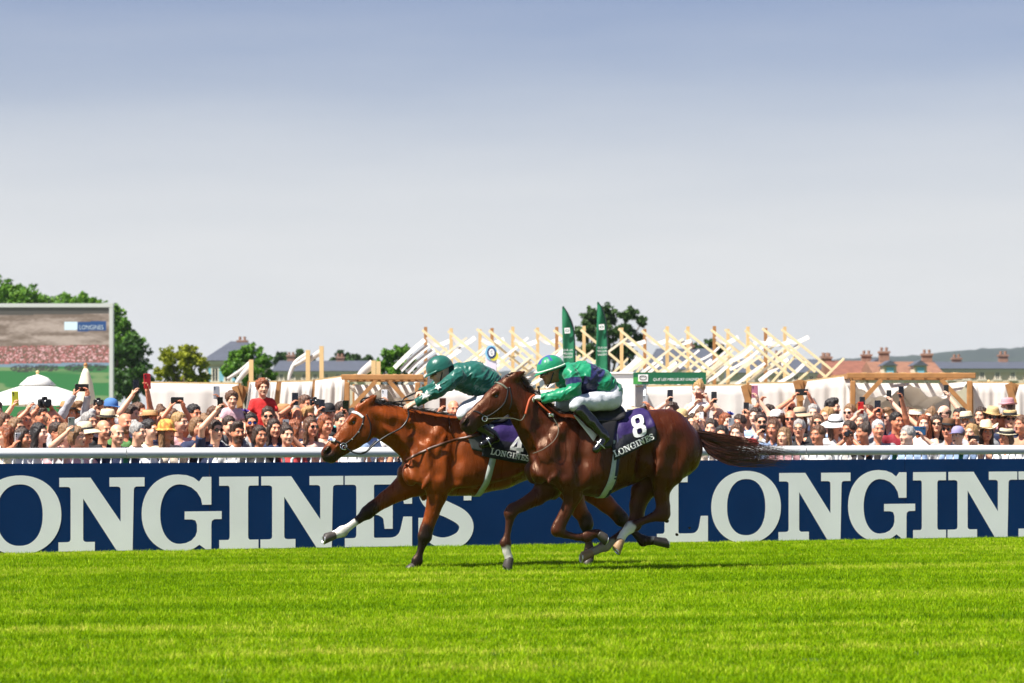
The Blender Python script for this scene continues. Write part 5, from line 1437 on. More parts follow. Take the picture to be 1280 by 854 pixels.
# ---- a spectator
SKIN = [(.74, .35, .21), (.80, .43, .28), (.58, .23, .125), (.72, .29, .17), (.82, .50, .36)]
def cmat(c, pat=None):
    return mat('cloth_%02x%02x%02x' % tuple(int(v*255) for v in c), c, .8, var=.10, scale=9, bump=.5, bscale=22)
PEOPLE = []
def person(px, py, label, sex='m', hair='short', hc='dark', skin=None, top=(.5, .5, .5), sleeve='short', hat=None, hatc='straw', band='black', glasses=None, hands=(), yaw=None, pitch=0, beard=None,
           b=None, kid=1.0, sit=False, roll=0, item=None, clap=False, cat=None, group=None):
    r = random.Random(int(px*31+py*7))
    if b is None: b = min(max(1.5+(546-py)*.072, 1.45), 5.4)
    Y = on_line(px, -b); H = at(px, py, Y)
    if yaw is None:
        d = Vector((-.3, 28.5))-Vector((H.x, H.y)); yaw = math.degrees(math.atan2(d.x, -d.y))+r.uniform(-16, 16)
        yaw = max(-60, min(60, yaw*1.25))
    yb = R(yaw*.55); yh = R(yaw)
    ks = kid*(.96 if sex == 'f' else 1.0)
    hz = H.z
    root = empty('person', (H.x, H.y, 0), yb, label, cat or ('child' if kid < .85 else ('woman' if sex == 'f' else 'man')), group or 'spectators behind the rail')
    root['category'] = cat or 'person'
    Rinv = Matrix.Rotation(-yb, 3, 'Z')
    loc = lambda w: Rinv @ (Vector(w)-Vector((H.x, H.y, 0)))
    HMl = Matrix.Translation((0, 0, hz)) @ Matrix.Rotation(yh-yb, 4, 'Z') @ Matrix.Rotation(R(pitch), 4, 'X') @ Matrix.Rotation(R(roll), 4, 'Y') @ Matrix.Scale(.5+.5*ks if kid < 1 else ks, 4)
    sw = (.185 if sex == 'm' else .160)*ks
    zs = hz-.225*ks; ys = .035
    hipz = zs-.50*ks
    neck = (0, .035, zs+.02*ks)
    sh = {1: Vector((sw, ys, zs-.015*ks)), -1: Vector((-sw, ys, zs-.015*ks))}
    arms = {}; ph = []
    hl = list(hands)
    tg = {}
    if len(hl) == 2:
        w = [loc(at(q[0], q[1], Y-(q[2] if len(q) > 2 else .22))) for q in hl]; w.sort(key=lambda v: v.x); tg = {-1: w[0], 1: w[1]}
    elif len(hl) == 1:
        w = loc(at(hl[0][0], hl[0][1], Y-(hl[0][2] if len(hl[0]) > 2 else .18))); tg = {(1 if w.x > 0 else -1): w}
    l1, l2 = .30*ks, .27*ks
    for s_ in (1, -1):
        if s_ in tg:
            t = tg[s_]; up = Vector((0, 0, 1)) if t.z > zs else Vector((-s_*.4, -.7, .5)).normalized()
            wr = t-up*.055*ks
            el, wr = ik(sh[s_], wr, l1, l2, Vector((s_*.8, -.1 if t.z > zs else .3, -.7)))
            f = (wr-el).normalized()*.5+up*.5
            arms[s_] = (el, wr, f.normalized())
        elif clap:
            wr = Vector((s_*.03, -.26*ks, zs-.20*ks)); el, wr = ik(sh[s_], wr, l1, l2, Vector((s_, .3, -.8))); arms[s_] = (el, wr, Vector((-s_*.3, -.5, .8)).normalized())
        else:
            wr = Vector((s_*(sw+.05), -.16*ks+r.uniform(-.08, .05), zs-.44*ks)); el, wr = ik(sh[s_], wr, l1, l2, Vector((s_*.4, .8, -.2))); arms[s_] = (el, wr, (wr-el).normalized())
    # legs
    legs = {}
    for s_ in (1, -1):
        hp = Vector((s_*.09*ks, .03, hipz))
        if sit: kn = hp+Vector((s_*.03, -.30*ks, .02)); ft = kn+Vector((0, -.03, -.34*ks))
        else:
            ft = Vector((s_*.10, .03, .08)); L_ = (hp-ft).length; seg_ = max(.40, L_*.51)
            kn, ft = ik(hp, ft, seg_, seg_, (0, -1, 0))
        legs[s_] = (hp, kn, ft)
    zlo = min(0.0, legs[1][2].z-.1) if not sit else legs[1][2].z-.12
    allp = [v for a in arms.values() for v in a[:2]]+[v for a in legs.values() for v in a]+[sh[1], sh[-1]]
    lo = (min(p.x for p in allp)-.15, min(min(p.y for p in allp)-.13, -.22), zlo-.02); hi = (max(p.x for p in allp)+.15, max(max(p.y for p in allp)+.13, .24), max(max(p.z for p in allp)+.12, hz))
    def torso(F, g):
        F.cap((-sw*.72, ys, zs-.03*ks), (sw*.72, ys, zs-.03*ks), .062*ks+g, .062*ks+g, .03)
        F.seg((0, 0, 0), (0, 0, 0), .01, .01) if False else None
        F.ell((0, ys, zs-.16*ks), (sw*.92+g, .112*ks+g, .20*ks+g), k=.05); F.ell((0, ys, zs-.38*ks), (sw*.80+g, .108*ks+g, .20*ks+g), k=.06)
        if sex == 'f' and kid >= .9:
            for s_ in (1, -1): F.ell((s_*.07*ks, -.065*ks, zs-.16*ks), (.062+g, .058+g, .058+g), k=.04)
        F.ell((0, ys, hipz), (sw*.86+g, .115*ks+g, .12*ks+g), k=.05)
    skin = skin if isinstance(skin, tuple) else SKIN[skin if skin is not None else r.randrange(5)]
    B = Field(lo, hi, .0175)
    torso(B, -.012)
    B.cap(neck, (0, .02, hz-.05*ks), .050*ks, .048*ks, .03)
    for s_ in (1, -1):
        el, wr, f = arms[s_]; B.cap(sh[s_], el, .046*ks, .040*ks, .03); B.cap(el, wr, .040*ks, .029*ks, .02)
        hp, kn, ft = legs[s_]; B.cap(hp, kn, .075*ks, .055*ks, .03); B.cap(kn, ft, .052*ks, .036*ks, .03)
    V, Q = B.surf()
    VV = [V]; QQ = [Q]; base = len(V)
    M4 = np.array(HMl); hv = (np.c_[HV, np.ones(len(HV))] @ M4.T)[:, :3]; VV.append(hv); QQ.append(HQ+base); base += len(hv)
    for s_ in (1, -1):
        el, wr, f = arms[s_]; tv, tq = HANDS['grip' if s_ in tg else 'open']
        inward = Vector((-s_, -.25, 0)); pn = (inward-f*inward.dot(f)).normalized(); sd = f.cross(pn)
        # template: x = thumb side, -y = palm, z = fingers; mirrored for the other hand
        mir = s_
        X = sd*1.0; M3 = np.array([[X.x*mir, -pn.x, f.x], [X.y*mir, -pn.y, f.y], [X.z*mir, -pn.z, f.z]])
        hvv = (tv*ks) @ M3.T + np.array(wr-f*.008); VV.append(hvv); QQ.append((tq if mir > 0 else tq[:, ::-1])+base); base += len(hvv)
    V = np.concatenate(VV); Q = np.concatenate(QQ)
    bc = HC['dark'] if beard is True else beard
    cols = face_color(V, HMl.inverted(), skin, brow=HC.get(hc, HC['dark']) if hc not in ('blond', 'white', 'grey') else (.15, .09, .05), beard=bc, lip=(.42, .07, .06) if sex == 'f' else (.34, .13, .10))
    mesh_obj('body', V, Q, M_skin, root, cols=cols)
    # ---- top
    S = Field(lo, hi, .0175); torso(S, .006)
    for s_ in (1, -1):
        el, wr, f = arms[s_]
        if sleeve == 'none': continue
        if sleeve == 'short': m_ = sh[s_]+(el-sh[s_])*.62; S.cap(sh[s_], m_, .062*ks, .060*ks, .03); d = (el-sh[s_]).normalized(); F_cut2(S, m_, d, .10)
        else: S.cap(sh[s_], el, .060*ks, .052*ks, .03); S.cap(el, wr-f*.01, .052*ks, .042*ks, .02); F_cut2(S, wr-f*.01, f, .075)
    if sleeve != 'none': S.cap(neck, (0, .03, zs+.045*ks), .070*ks, .060*ks, .02)
    q = S.win((-.5, -.5, zlo-1), (.5, .5, hipz-.06*ks))
    if q is not None: S.d[q[0]] = .3
    S.cap((0, .01, hz-.06*ks), (0, -.06, zs+.03*ks), .062*ks, .050*ks, .01, 'sub')
    V, Q = S.surf(); V = V+grad(S, V)*((vnoise(V, 14, int(px) % 50)-.5)*.022)[:, None]
    mesh_obj('shirt', V, Q, cmat(top), root)
    # ---- trousers or skirt (below the board)
    mb = MB()
    for s_ in (1, -1):
        hp, kn, ft = legs[s_]; mb.tube([hp+Vector((0, 0, .05)), hp, kn, ft], [.12*ks, .105*ks, .078*ks, .065*ks], 8)
    mb.build('trousers', cmat(r.choice([(.04, .05, .10), (.10, .10, .11), (.30, .25, .18), (.05, .05, .06)])), root, smooth=True)
    # ---- hair, hat, glasses
    def part(nm, me, m, par=root):
        q = bpy.data.objects.new(nm, me); link(q, par); q.matrix_local = HMl if par is root else Matrix.Identity(4)
        if not me.materials: me.materials.append(m)
        q.material_slots[0].link = 'OBJECT'; q.material_slots[0].material = m; return q
    if hair: part('hair', HAIR[hair], hmat(hc))
    if hat:
        he = empty('hat', (0, 0, 0)); he.parent = root; he.matrix_local = HMl @ Matrix.Rotation(R(r.uniform(-7, 7)), 4, 'Y') @ Matrix.Rotation(R(r.uniform(-4, 8)), 4, 'X')
        for nm, me in HATS[hat].items():
            part(nm, me, HATCOL[band] if nm == 'band' else HATCOL[hatc], he)
    if glasses:
        ge = empty('sunglasses', (0, 0, 0)); ge.parent = root; ge.matrix_local = HMl
        part('lens', G_LENS, M_lens[glasses], ge); part('frame', G_FRAME, M_frame, ge)
    # ---- what the hands hold
    if item:
        kind, col = item[0], item[1]; size = item[2] if len(item) > 2 else 1.0
        W3 = Matrix.Rotation(yb, 3, 'Z'); o3 = Vector((H.x, H.y, 0))
        if len(tg) == 2: c = (arms[1][1]+arms[-1][1])/2+(arms[1][2]+arms[-1][2])*.5*.085; land = True
        else: s_ = list(tg)[0]; c = arms[s_][1]+arms[s_][2]*.105+Vector((0, -.018, 0)); land = False
        wl = W3 @ c+o3; short = label
        for cut in (' behind', ' beside', ' holding', ' with arm', ' raising', ' filming', ' taking', ' looking', ' reaching'):
            short = short.split(cut)[0]
        ws = short.split()[:9]
        while ws[-1] in ('a', 'the', 'in', 'and', 'of', 'with', 'on', 'under', 'one', 'both', 'from', 'his', 'her', 'at', 'above', 'by', 'through', 'before', 'past', 'over'): ws.pop()
        short = ' '.join(ws)
        if kind == 'phone': make_phone(wl, yb, col, land, '%s phone held up by the %s' % (col, short), size, r.uniform(-8, 8))
        elif kind == 'tablet': make_phone(wl, yb, col, True, '%s tablet held by the %s' % (col, short), size, 0, 'tablet')
        else: make_camera(wl, yb, 'black camera held by the %s' % short, size)
    PEOPLE.append((px, py, b)); return root
def F_cut2(F, p, d, R_):
    q = F.win(np.array(p)-R_*1.6, np.array(p)+R_*1.6)
    if q is None: return
    sl, (X, Y, Z) = q
    e = (X-p[0])*d[0]+(Y-p[1])*d[1]+(Z-p[2])*d[2]; rr = np.sqrt((X-p[0])**2+(Y-p[1])**2+(Z-p[2])**2)
    F.d[sl] = np.where(rr < R_, np.maximum(F.d[sl], e.astype(np.float32)), F.d[sl])
WH = (.78, .77, .75); NV = (.02, .03, .08); BK = (.016, .016, .018); GR = (.32, .33, .34); RD = (.62, .02, .02); BE = (.55, .45, .35); PK = (.68, .38, .40); LB = (.30, .42, .65); TE = (.05, .35, .33)
exec_people = True
# left of the horses
person(5, 529, 'brown haired woman cut off by the left edge of the picture', 'f', 'bob', 'brown', 3, BE)
person(12, 533, 'person raising a lime phone at the far left behind the sunglasses woman', 'm', 'short', 'brown', 1, GR, hands=[(15, 503)], item=('phone', 'lime', 1.15), b=3.0)
person(21, 535, 'blond woman in sunglasses near the left edge', 'f', 'long', 'sand', 0, WH, glasses='dark')
person(6, 545, 'golden haired girl at the left edge against the rail', 'f', 'long', 'auburn', 1, BE, yaw=-60)
person(29, 548, 'dark haired girl beside the white phone at the left rail', 'f', 'long', 'dark', 2, WH, hands=[(17, 553, .12)], item=('phone', 'white', 1.0))
person(31, 526, 'red faced woman with one hand raised behind the dark haired girl', 'f', 'short', 'brown', 3, BE, hands=[(35, 507)], sleeve='none')
person(52, 521, 'dark haired man in white shirt filming with a black camera overhead', 'm', 'short', 'dark', 2, WH, hands=[(46, 507), (65, 507)], item=('camera', 'black', 1.2))
person(66, 525, 'cropped haired man in white shirt looking right beneath the black camera', 'm', 'receding', 'brown', 3, WH, yaw=50)
person(72, 541, 'dark haired man in sunglasses at the rail left of the feathered hat', 'm', 'short', 'dark', 3, WH, glasses='dark', yaw=52)
person(85, 517, 'grey sleeved man holding a camera high over the folded parasol', 'm', 'short', 'brown', 3, (.42, .42, .45), 'long', hat='fedora', hatc='tan', hands=[(97, 480), (110, 481)], item=('phone', 'black', 1.25))
person(97, 546, 'woman with a white phone raised against the left rail', 'f', 'bob', 'sand', 1, PK, hands=[(84, 535, .15)], item=('phone', 'silver', 1.1))
person(107, 542, 'woman in sunglasses and cream hat with black feathers', 'f', 'bob', 'brown', 0, PK, glasses='dark', hat='wide', hatc='pale', yaw=50, sleeve='none')
person(119, 518, 'man in pale grey sleeves with a black camera to his face', 'm', 'short', 'brown', 1, (.55, .55, .56), 'long', hands=[(118, 506, .2), (128, 506, .2)], item=('camera', 'black', .9))
person(135, 527, 'man in straw fedora with wide black band and pink shirt', 'm', 'short', 'dark', 2, PK, hat='fedora', hatc='pale', yaw=38)
person(139, 511, 'person in a bright blue cap behind the pale fedora', 'm', 'short', 'dark', 2, LB, hat='cap', hatc='blue', b=4.6)
person(157, 529, 'bald stubbly man in green polo shirt clapping', 'm', None, 'dark', 3, (.08, .22, .06), clap=True, yaw=40, beard=(.16, .09, .06))
person(165, 519, 'lavender shirted man raising a black phone above the bald man', 'm', 'short', 'dark', 1, (.55, .50, .62), hands=[(166, 488, .1)], item=('phone', 'black', 1.1))
person(174, 516, 'man with arm high holding a red phone against the trees', 'm', 'short', 'brown', 3, WH, hands=[(184, 481, .1)], item=('phone', 'red', 1.25))
person(188, 525, 'man in a round straw hat and navy shirt', 'm', 'short', 'brown', 3, NV, hat='boater', hatc='straw', band='tan', yaw=35)
person(209, 539, 'woman in an orange printed headscarf hat and beige top', 'f', 'long', 'sand', 2, BE, hat='scarf', hatc='multi', yaw=45)
person(216, 523, 'brown haired woman with both hands raising a black phone', 'f', 'long', 'brown', 3, BE, 'none', hands=[(213, 504), (229, 503)], item=('phone', 'black', 1.1))
person(243, 518, 'dark haired man whose forehead shows behind the blond sunglasses woman', 'm', 'short', 'black', 2, GR)
person(247, 534, 'blond woman in sunglasses and navy top with hand at her chin', 'f', 'bob', 'sand', 0, NV, glasses='dark', hands=[(247, 549, .12)], yaw=40)
person(270, 538, 'man in sunglasses and navy top with one arm straight up', 'm', 'short', 'dark', 1, NV, glasses='dark', hands=[(271, 508, .1)], item=('phone', 'black', .9), yaw=30)
person(287, 533, 'man carrying the toddler behind the bearded man in white', 'm', 'short', 'dark', 1, GR, b=2.6)
person(290, 500, 'toddler in pink and white top riding on shoulders', 'f', 'curly', 'brown', 1, (.72, .45, .50), b=2.75, kid=.62, sit=True, yaw=15)
person(297, 541, 'bearded man in white shirt with swept back dark hair', 'm', 'quiff', 'dark', 2, WH, beard=True, yaw=28)
person(303, 526, 'woman with a purple flower in her hair behind the bearded man', 'f', 'bun', 'dark', 1, BE, hat='flower', hatc='purple')
person(314, 529, 'bearded man in blue mirrored sunglasses and grey shirt', 'm', 'short', 'black', 3, GR, glasses='blue', beard=True, yaw=14)
person(335, 521, 'man in dark sunglasses carrying the girl in red', 'm', 'short', 'dark', 0, RD, glasses='dark', b=2.9, yaw=8)
person(328.5, 485, 'laughing curly haired girl in a red shirt riding on shoulders', 'f', 'curly', 'auburn', 1, RD, b=3.0, kid=.74, sit=True, yaw=18, hat='flower', hatc='ivory')
person(343, 536, 'smiling dark haired woman holding a silver phone beside her face', 'f', 'long', 'dark', 0, NV, hands=[(361, 537, .2)], item=('phone', 'silver', 1.0), yaw=25)
person(355, 520, 'man in a tan trilby and red shirt behind the smiling woman', 'm', 'short', 'dark', 2, RD, hat='fedora', hatc='tan', band='brown', yaw=30)
person(370, 537, 'long blond haired woman turned away beside the tanned woman', 'f', 'long', 'auburn', 1, NV, yaw=95)
person(382, 506, 'brown haired man photographing with a dark camera at his eye', 'm', 'short', 'brown', 2, (.55, .58, .66), hands=[(389, 506, .2), (398, 504, .2)], item=('camera', 'black', .95), yaw=40)
person(389, 534, 'tanned woman in sunglasses with big dark hair and bare shoulders', 'f', 'long', 'brown', 3, (.68, .45, .38), 'none', glasses='dark', yaw=35)
person(411, 517, 'person in a black baseball cap with a phone at the face', 'm', 'short', 'black', 3, BK, hat='cap', hatc='black', hands=[(398, 511, .2)], item=('phone', 'black', 1.0))
person(407, 531, 'red haired woman stretching one arm with a phone past the horse', 'f', 'bob', 'auburn', 3, BE, 'none', hands=[(433, 514, .2)], item=('phone', 'black', 1.1), yaw=40)
person(427, 528, "dark haired man partly hidden by the bay horse's face", 'm', 'short', 'dark', 1, WH)
person(452, 530, "man in light blue shirt behind the bay horse's head", 'm', 'short', 'brown', 0, LB)
person(484, 522, "woman raising a white phone over the bay horse's neck", 'f', 'long', 'brown', 1, WH, hands=[(485, 499, .1)], item=('phone', 'white', 1.0))
person(515, 528, "man in grey shirt behind the bay horse's mane", 'm', 'short', 'grey', 0, GR)
person(548, 524, "person holding a dark brown phone behind the leading jockey's arm", 'm', 'short', 'dark', 2, BE, hands=[(549, 510, .2)], item=('phone', 'brown', 1.1))
person(567, 512, 'bald man showing between the leading jockey and his horse', 'm', 'receding', 'grey', 3, WH)
person(600, 528, 'woman in teal hidden behind the leading jockey', 'f', 'long', 'brown', 1, TE)
person(655, 528, 'man in navy hidden behind the second horse', 'm', 'short', 'dark', 1, NV)
person(700, 528, 'woman in beige hidden behind the second jockey', 'f', 'bob', 'sand', 0, BE)
person(820, 530, "man in white hidden behind the chestnut horse's rump", 'm', 'short', 'brown', 1, WH)
# right of the horses
person(866, 529, 'man carrying the blond woman on his shoulders', 'm', 'short', 'dark', 1, GR, b=3.4)
person(873, 488, 'blond woman in white tank top filming from shoulders', 'f', 'bun', 'blond', 4, WH, 'none', b=3.5, sit=True, hands=[(869, 501, .16), (884, 494, .2)], item=('phone', 'brown', 1.0), yaw=-25, kid=.92)
person(875, 522, 'brown haired woman looking through a white compact camera', 'f', 'bun', 'brown', 1, LB, hands=[(881, 525, .2)], item=('phone', 'white', .8), yaw=-20)
person(889, 536, "man in dark blue beside the auburn woman above the horse's tail", 'm', 'short', 'dark', 1, NV)
person(908, 528, 'auburn haired woman with a royal blue flower holding a silver phone', 'f', 'long', 'auburn', 4, BK, hat='flower', hatc='royal', hands=[(918, 535, .2)], item=('phone', 'silver', 1.1), yaw=25)
person(935, 517, 'grey haired man lifting a black phone before his face', 'm', 'short', 'grey', 0, NV, hands=[(937, 514, .2)], item=('phone', 'black', 1.0))
person(944, 521, 'thin armed person raising a rose phone above the crowd', 'f', 'tail', 'dark', 4, LB, 'none', hands=[(947, 494, .1)], item=('phone', 'rose', 1.1))
person(951, 528, 'man in sunglasses, white shirt and red tie filming with a wide dark phone', 'm', 'short', 'dark', 1, WH, 'long', glasses='dark', hands=[(947, 539, .2), (970, 538, .2)], item=('phone', 'black', 1.3), yaw=5)
person(970, 524, 'woman in a white peaked cap and blue top in profile', 'f', 'tail', 'brown', 1, LB, hat='cap', hatc='white', yaw=-60)
person(988, 511, 'sunburnt older man in sunglasses with both arms overhead', 'm', 'receding', 'white', 3, WH, glasses='dark', hands=[(991, 493, .1), (1012, 492, .1)], item=('phone', 'black', 1.15), yaw=5)
person(980, 546, 'small fair haired girl peeping over the rail', 'f', 'long', 'sand', 1, PK, kid=.9)
person(999, 536, 'woman with short grey brown hair, glasses and black top', 'f', 'short', 'grey', 0, BK, glasses='clear', yaw=-15)
person(1000, 522, 'person under a wide beige hat behind the grey haired woman', 'f', 'long', 'brown', 1, BE, hat='wide', hatc='beige')
person(1022, 529, 'smiling woman in sunglasses with long brown hair and black top', 'f', 'long', 'brown', 0, BK, 'none', glasses='dark', yaw=-8)
person(1041, 510, 'tall dark haired bearded man in profile with a phone at his ear', 'm', 'quiff', 'black', 1, GR, hands=[(1031, 512, .08)], item=('phone', 'black', 1.0), yaw=58, beard=True)
person(1045, 532, 'woman in a wide white sun hat and white top', 'f', 'long', 'brown', 3, WH, hat='wide', hatc='white', glasses='dark', yaw=30)
person(1061, 538, 'person peering through a small black camera at the rail', 'm', 'short', 'dark', 2, WH, hands=[(1056, 545, .2), (1066, 545, .2)], item=('camera', 'black', .8))
person(1075, 527, 'grey fuzzy haired man raising a red phone', 'm', 'curly', 'grey', 1, GR, hands=[(1072, 514, .2)], item=('phone', 'red', 1.05))
person(1079, 541, 'dark haired woman in profile beside the white haired man', 'f', 'bun', 'dark', 2, BK, yaw=-65)
person(1084, 518, 'man in yellow shirt raising a black phone behind the white haired man', 'm', 'short', 'brown', 1, (.65, .60, .15), hands=[(1082, 507, .2)], item=('phone', 'black', 1.0))
person(1098, 537, 'white haired older man in a grey jacket with dark collar', 'm', 'short', 'white', 3, GR, 'long', yaw=5)
person(1097, 520, 'red faced man lifting a dark phone above the white haired man', 'm', 'receding', 'brown', 3, PK, hands=[(1093, 512, .2)], item=('phone', 'black', 1.1))
person(1121, 527, 'dark haired man in a dark red shirt with one arm straight up', 'm', 'short', 'black', 2, (.26, .015, .03), hands=[(1127, 494, .1)], item=('phone', 'black', 1.0), yaw=25)
person(1134, 521, 'person holding a wide black phone behind the dark red shirt', 'm', 'short', 'brown', 1, WH, hands=[(1131, 513, .2)], item=('phone', 'black', 1.1))
person(1144, 523, 'person in a rounded cream sun hat behind the blue tablet', 'f', 'bob', 'sand', 1, (.70, .66, .50), hat='boater', hatc='pale', band='white')
person(1155, 530, 'girl with long light brown hair holding a dark blue tablet', 'f', 'long', 'auburn', 4, WH, 'none', hands=[(1140, 541, .25), (1153, 541, .25)], item=('tablet', 'blue', 1.55), yaw=-12)
person(1171, 530, 'woman in large sunglasses with long dark hair and black jacket', 'f', 'long', 'dark', 1, BK, 'long', glasses='dark', yaw=-10)
person(1185, 537, 'sunburnt person in sunglasses and brown hat low behind the rail', 'm', 'short', 'brown', 3, GR, glasses='dark', hat='fedora', hatc='brown', band='black')
person(1197, 545, 'child in a lavender cap at the rail', 'm', 'short', 'brown', 1, LB, hat='cap', hatc='lav', kid=.9)
person(1199, 521, 'dark haired man behind the lavender cap', 'm', 'short', 'black', 2, NV)
person(1208, 528, 'grey haired man in a tall pale fedora', 'm', 'short', 'grey', 0, (.45, .45, .50), hat='fedora', hatc='pale', yaw=-20)
person(1214, 541, 'fair haired child looking at a black phone by the rail', 'f', 'bob', 'blond', 1, BE, kid=.9, hands=[(1213, 551, .2), (1221, 551, .2)], item=('phone', 'black', 1.0))
person(1226, 520, 'dark haired woman behind the pointed cream hat', 'f', 'long', 'dark', 1, BK)
person(1233, 540, 'dark haired girl smiling under a pointed cream cowboy hat', 'f', 'long', 'dark', 2, (.62, .45, .50), hat='cowboy', hatc='pale', band='tan', yaw=5)
person(1240, 522, 'man in sunglasses under a golden straw fedora', 'm', 'short', 'brown', 0, GR, hat='fedora', hatc='straw', band='straw', glasses='dark', yaw=-8)
person(1263, 524, 'man in sunglasses, straw hat with black band and navy jacket', 'm', 'short', 'dark', 1, NV, 'long', hat='boater', hatc='straw', glasses='dark', yaw=-5)
person(1257, 547, 'person in a pale boater with a broad black band at the rail', 'f', 'bob', 'brown', 2, WH, hat='boater', hatc='pale')
person(1259, 510, 'tall person in a pink hat behind the straw boater', 'f', 'long', 'brown', 1, PK, hat='fedora', hatc='pink', band='pink')
person(1277, 531, 'red faced man cut off by the right edge of the picture', 'm', 'short', 'brown', 3, (.40, .25, .15))
# people seen only in the gaps between the others
rf = random.Random(41)
fill_cols = [('white', WH), ('white', WH), ('pale blue', (.50, .60, .74)), ('cream', (.74, .68, .55)), ('navy', NV), ('light blue', LB), ('grey', GR), ('pink', PK), ('beige', BE), ('red', (.45, .04, .04)), ('teal', TE), ('black', BK)]
names = [(p[0], p[1]) for p in PEOPLE]; fc = 0
def near_name(x):
    if x < 60: return 'under the white parasol'
    if x < 130: return 'behind the feathered hat'
    if x < 200: return 'behind the bald man'
    if x < 280: return 'behind the orange headscarf'
    if x < 360: return 'behind the man in blue sunglasses'
    if x < 450: return "beside the bay horse's face"
    if x < 620: return 'behind the bay horse'
    if x < 860: return 'behind the chestnut horse'
    if x < 960: return "above the chestnut horse's tail"
    if x < 1060: return 'behind the white sun hat'
    if x < 1140: return 'behind the white haired man'
    if x < 1210: return 'behind the girl with the blue tablet'
    return 'behind the right hand straw hats'
cand = [(x+rf.uniform(-5, 5), rf.uniform(514, 524)) for x in range(-4, 1290, 15)]+[(x+rf.uniform(-5, 5), rf.uniform(533, 545)) for x in range(-2, 1290, 17)]+[(x+rf.uniform(-5, 5), rf.uniform(524, 533)) for x in range(3, 1290, 14)]
used_lab = set()
for x, y in cand:
    if min(math.hypot((x-a)*1.0, (y-b_)*.8) for a, b_ in names) < 9.8: continue
    if 470 < x < 850 and y > 526: continue
    names.append((x, y)); sx = rf.choice('mf'); cn, cc = rf.choice(fill_cols); hcx = rf.choice(['dark', 'brown', 'sand', 'black', 'grey', 'blond'])
    gl = rf.random() < .3 and y < 530; ht = rf.random() < .22 and y < 530 and not gl; htc = rf.choice([('straw', 'straw'), ('white', 'white'), ('pale', 'cream')])
    hcw = {'dark': 'dark', 'brown': 'brown', 'sand': 'fair', 'black': 'black', 'grey': 'grey', 'blond': 'blond'}[hcx]
    lab = '%s haired %s in %s%s%s %s' % (hcw, 'woman' if sx == 'f' else 'man', cn, ' with sunglasses' if gl else '', (' and a %s hat' % htc[1]) if ht else '', near_name(x))
    while lab in used_lab:
        cn, cc = rf.choice(fill_cols); hcx = rf.choice(['dark', 'brown', 'sand', 'black', 'grey', 'blond']); hcw = {'dark': 'dark', 'brown': 'brown', 'sand': 'fair', 'black': 'black', 'grey': 'grey', 'blond': 'blond'}[hcx]
        lab = '%s haired %s in %s%s%s %s' % (hcw, 'woman' if sx == 'f' else 'man', cn, ' with sunglasses' if gl else '', (' and a %s hat' % htc[1]) if ht else '', near_name(x))
    used_lab.add(lab)
    up_ = rf.random() < .30 and y < 532 and not (295 < x < 365 or 855 < x < 890 or 400 < x < 620); hx = x+rf.choice([-1, 1])*rf.uniform(4, 10); hy = y-rf.uniform(14, 27); pc = rf.choice(['black', 'black', 'silver', 'white', 'black', 'blue'])
    person(x, y, lab, sx, rf.choice(['short', 'short', 'quiff', 'receding']) if sx == 'm' else rf.choice(['long', 'bob', 'bun', 'tail']), hcx, None, cc, rf.choice(['short', 'short', 'long', 'none' if sx == 'f' else 'short']),
           hat=rf.choice(['fedora', 'wide', 'boater', 'cap']) if ht else None, hatc=htc[0], glasses='dark' if gl else None, hands=[(hx, hy, .12)] if up_ else (), item=('phone', pc, rf.uniform(.9, 1.1)) if up_ and rf.random() < .75 else None)

# ================================================================== BEHIND THE CROWD
M_canvas = mat('white_canvas', (.70, .665, .63), .85, var=.05, scale=1.5, bump=.35, bscale=5, trans=.25)
M_wood = mat('raw_pine', (.66, .46, .22), .7, var=.18, scale=6, stretch=(1, 1, .3))
M_wood_dk = mat('brown_timber', (.36, .17, .055), .65, var=.25, scale=7)
def P3(px, py, Y): return at(px, py, Y)
def beam(mb, a, b, w):
    a = Vector(a); b = Vector(b); d = (b-a); q = d.to_track_quat('Z', 'Y').to_matrix()
    mb.box((a+b)/2, (w, w, d.length), q)
def canvas(name, top, bot, label, cat, group=None, sag=.06, nu=26, nv=12, fold=.08, parent=None, seed=0):
    """cloth between a top line and a bottom line (lists of 3D points), with hanging folds"""
    T = cat_rom(top, 6); B = cat_rom(bot, 6); n = min(len(T), len(B)); r = random.Random(seed)
    V = []; F = []
    def samp(L, t): f = t*(len(L)-1); i = min(int(f), len(L)-2); return L[i].lerp(L[i+1], f-i)
    ph = r.uniform(0, 6)
    for j in range(nv+1):
        v = j/nv
        for i in range(nu+1):
            u = i/nu; p = samp(T, u).lerp(samp(B, u), v)
            w = math.sin(u*19+ph)*.5+math.sin(u*37+2*ph+v*2)*.35+math.sin(u*8+v*3+ph)*.6
            V.append(p+Vector((0, w*fold*(.25+.75*v)-sag*math.sin(math.pi*v), 0)))
    for j in range(nv):
        for i in range(nu): a = j*(nu+1)+i; F.append((a, a+1, a+nu+2, a+nu+1))
    if parent is None:
        o = mesh_obj(name, V, F, M_canvas); tag(o, label, cat, group)
    else: o = mesh_obj(name, V, F, M_canvas, parent)
    solidify(o, .004, 0); return o
YC = 50.0
def g0(px, Y): p = at(px, 500, Y); return Vector((p.x, p.y, .02))
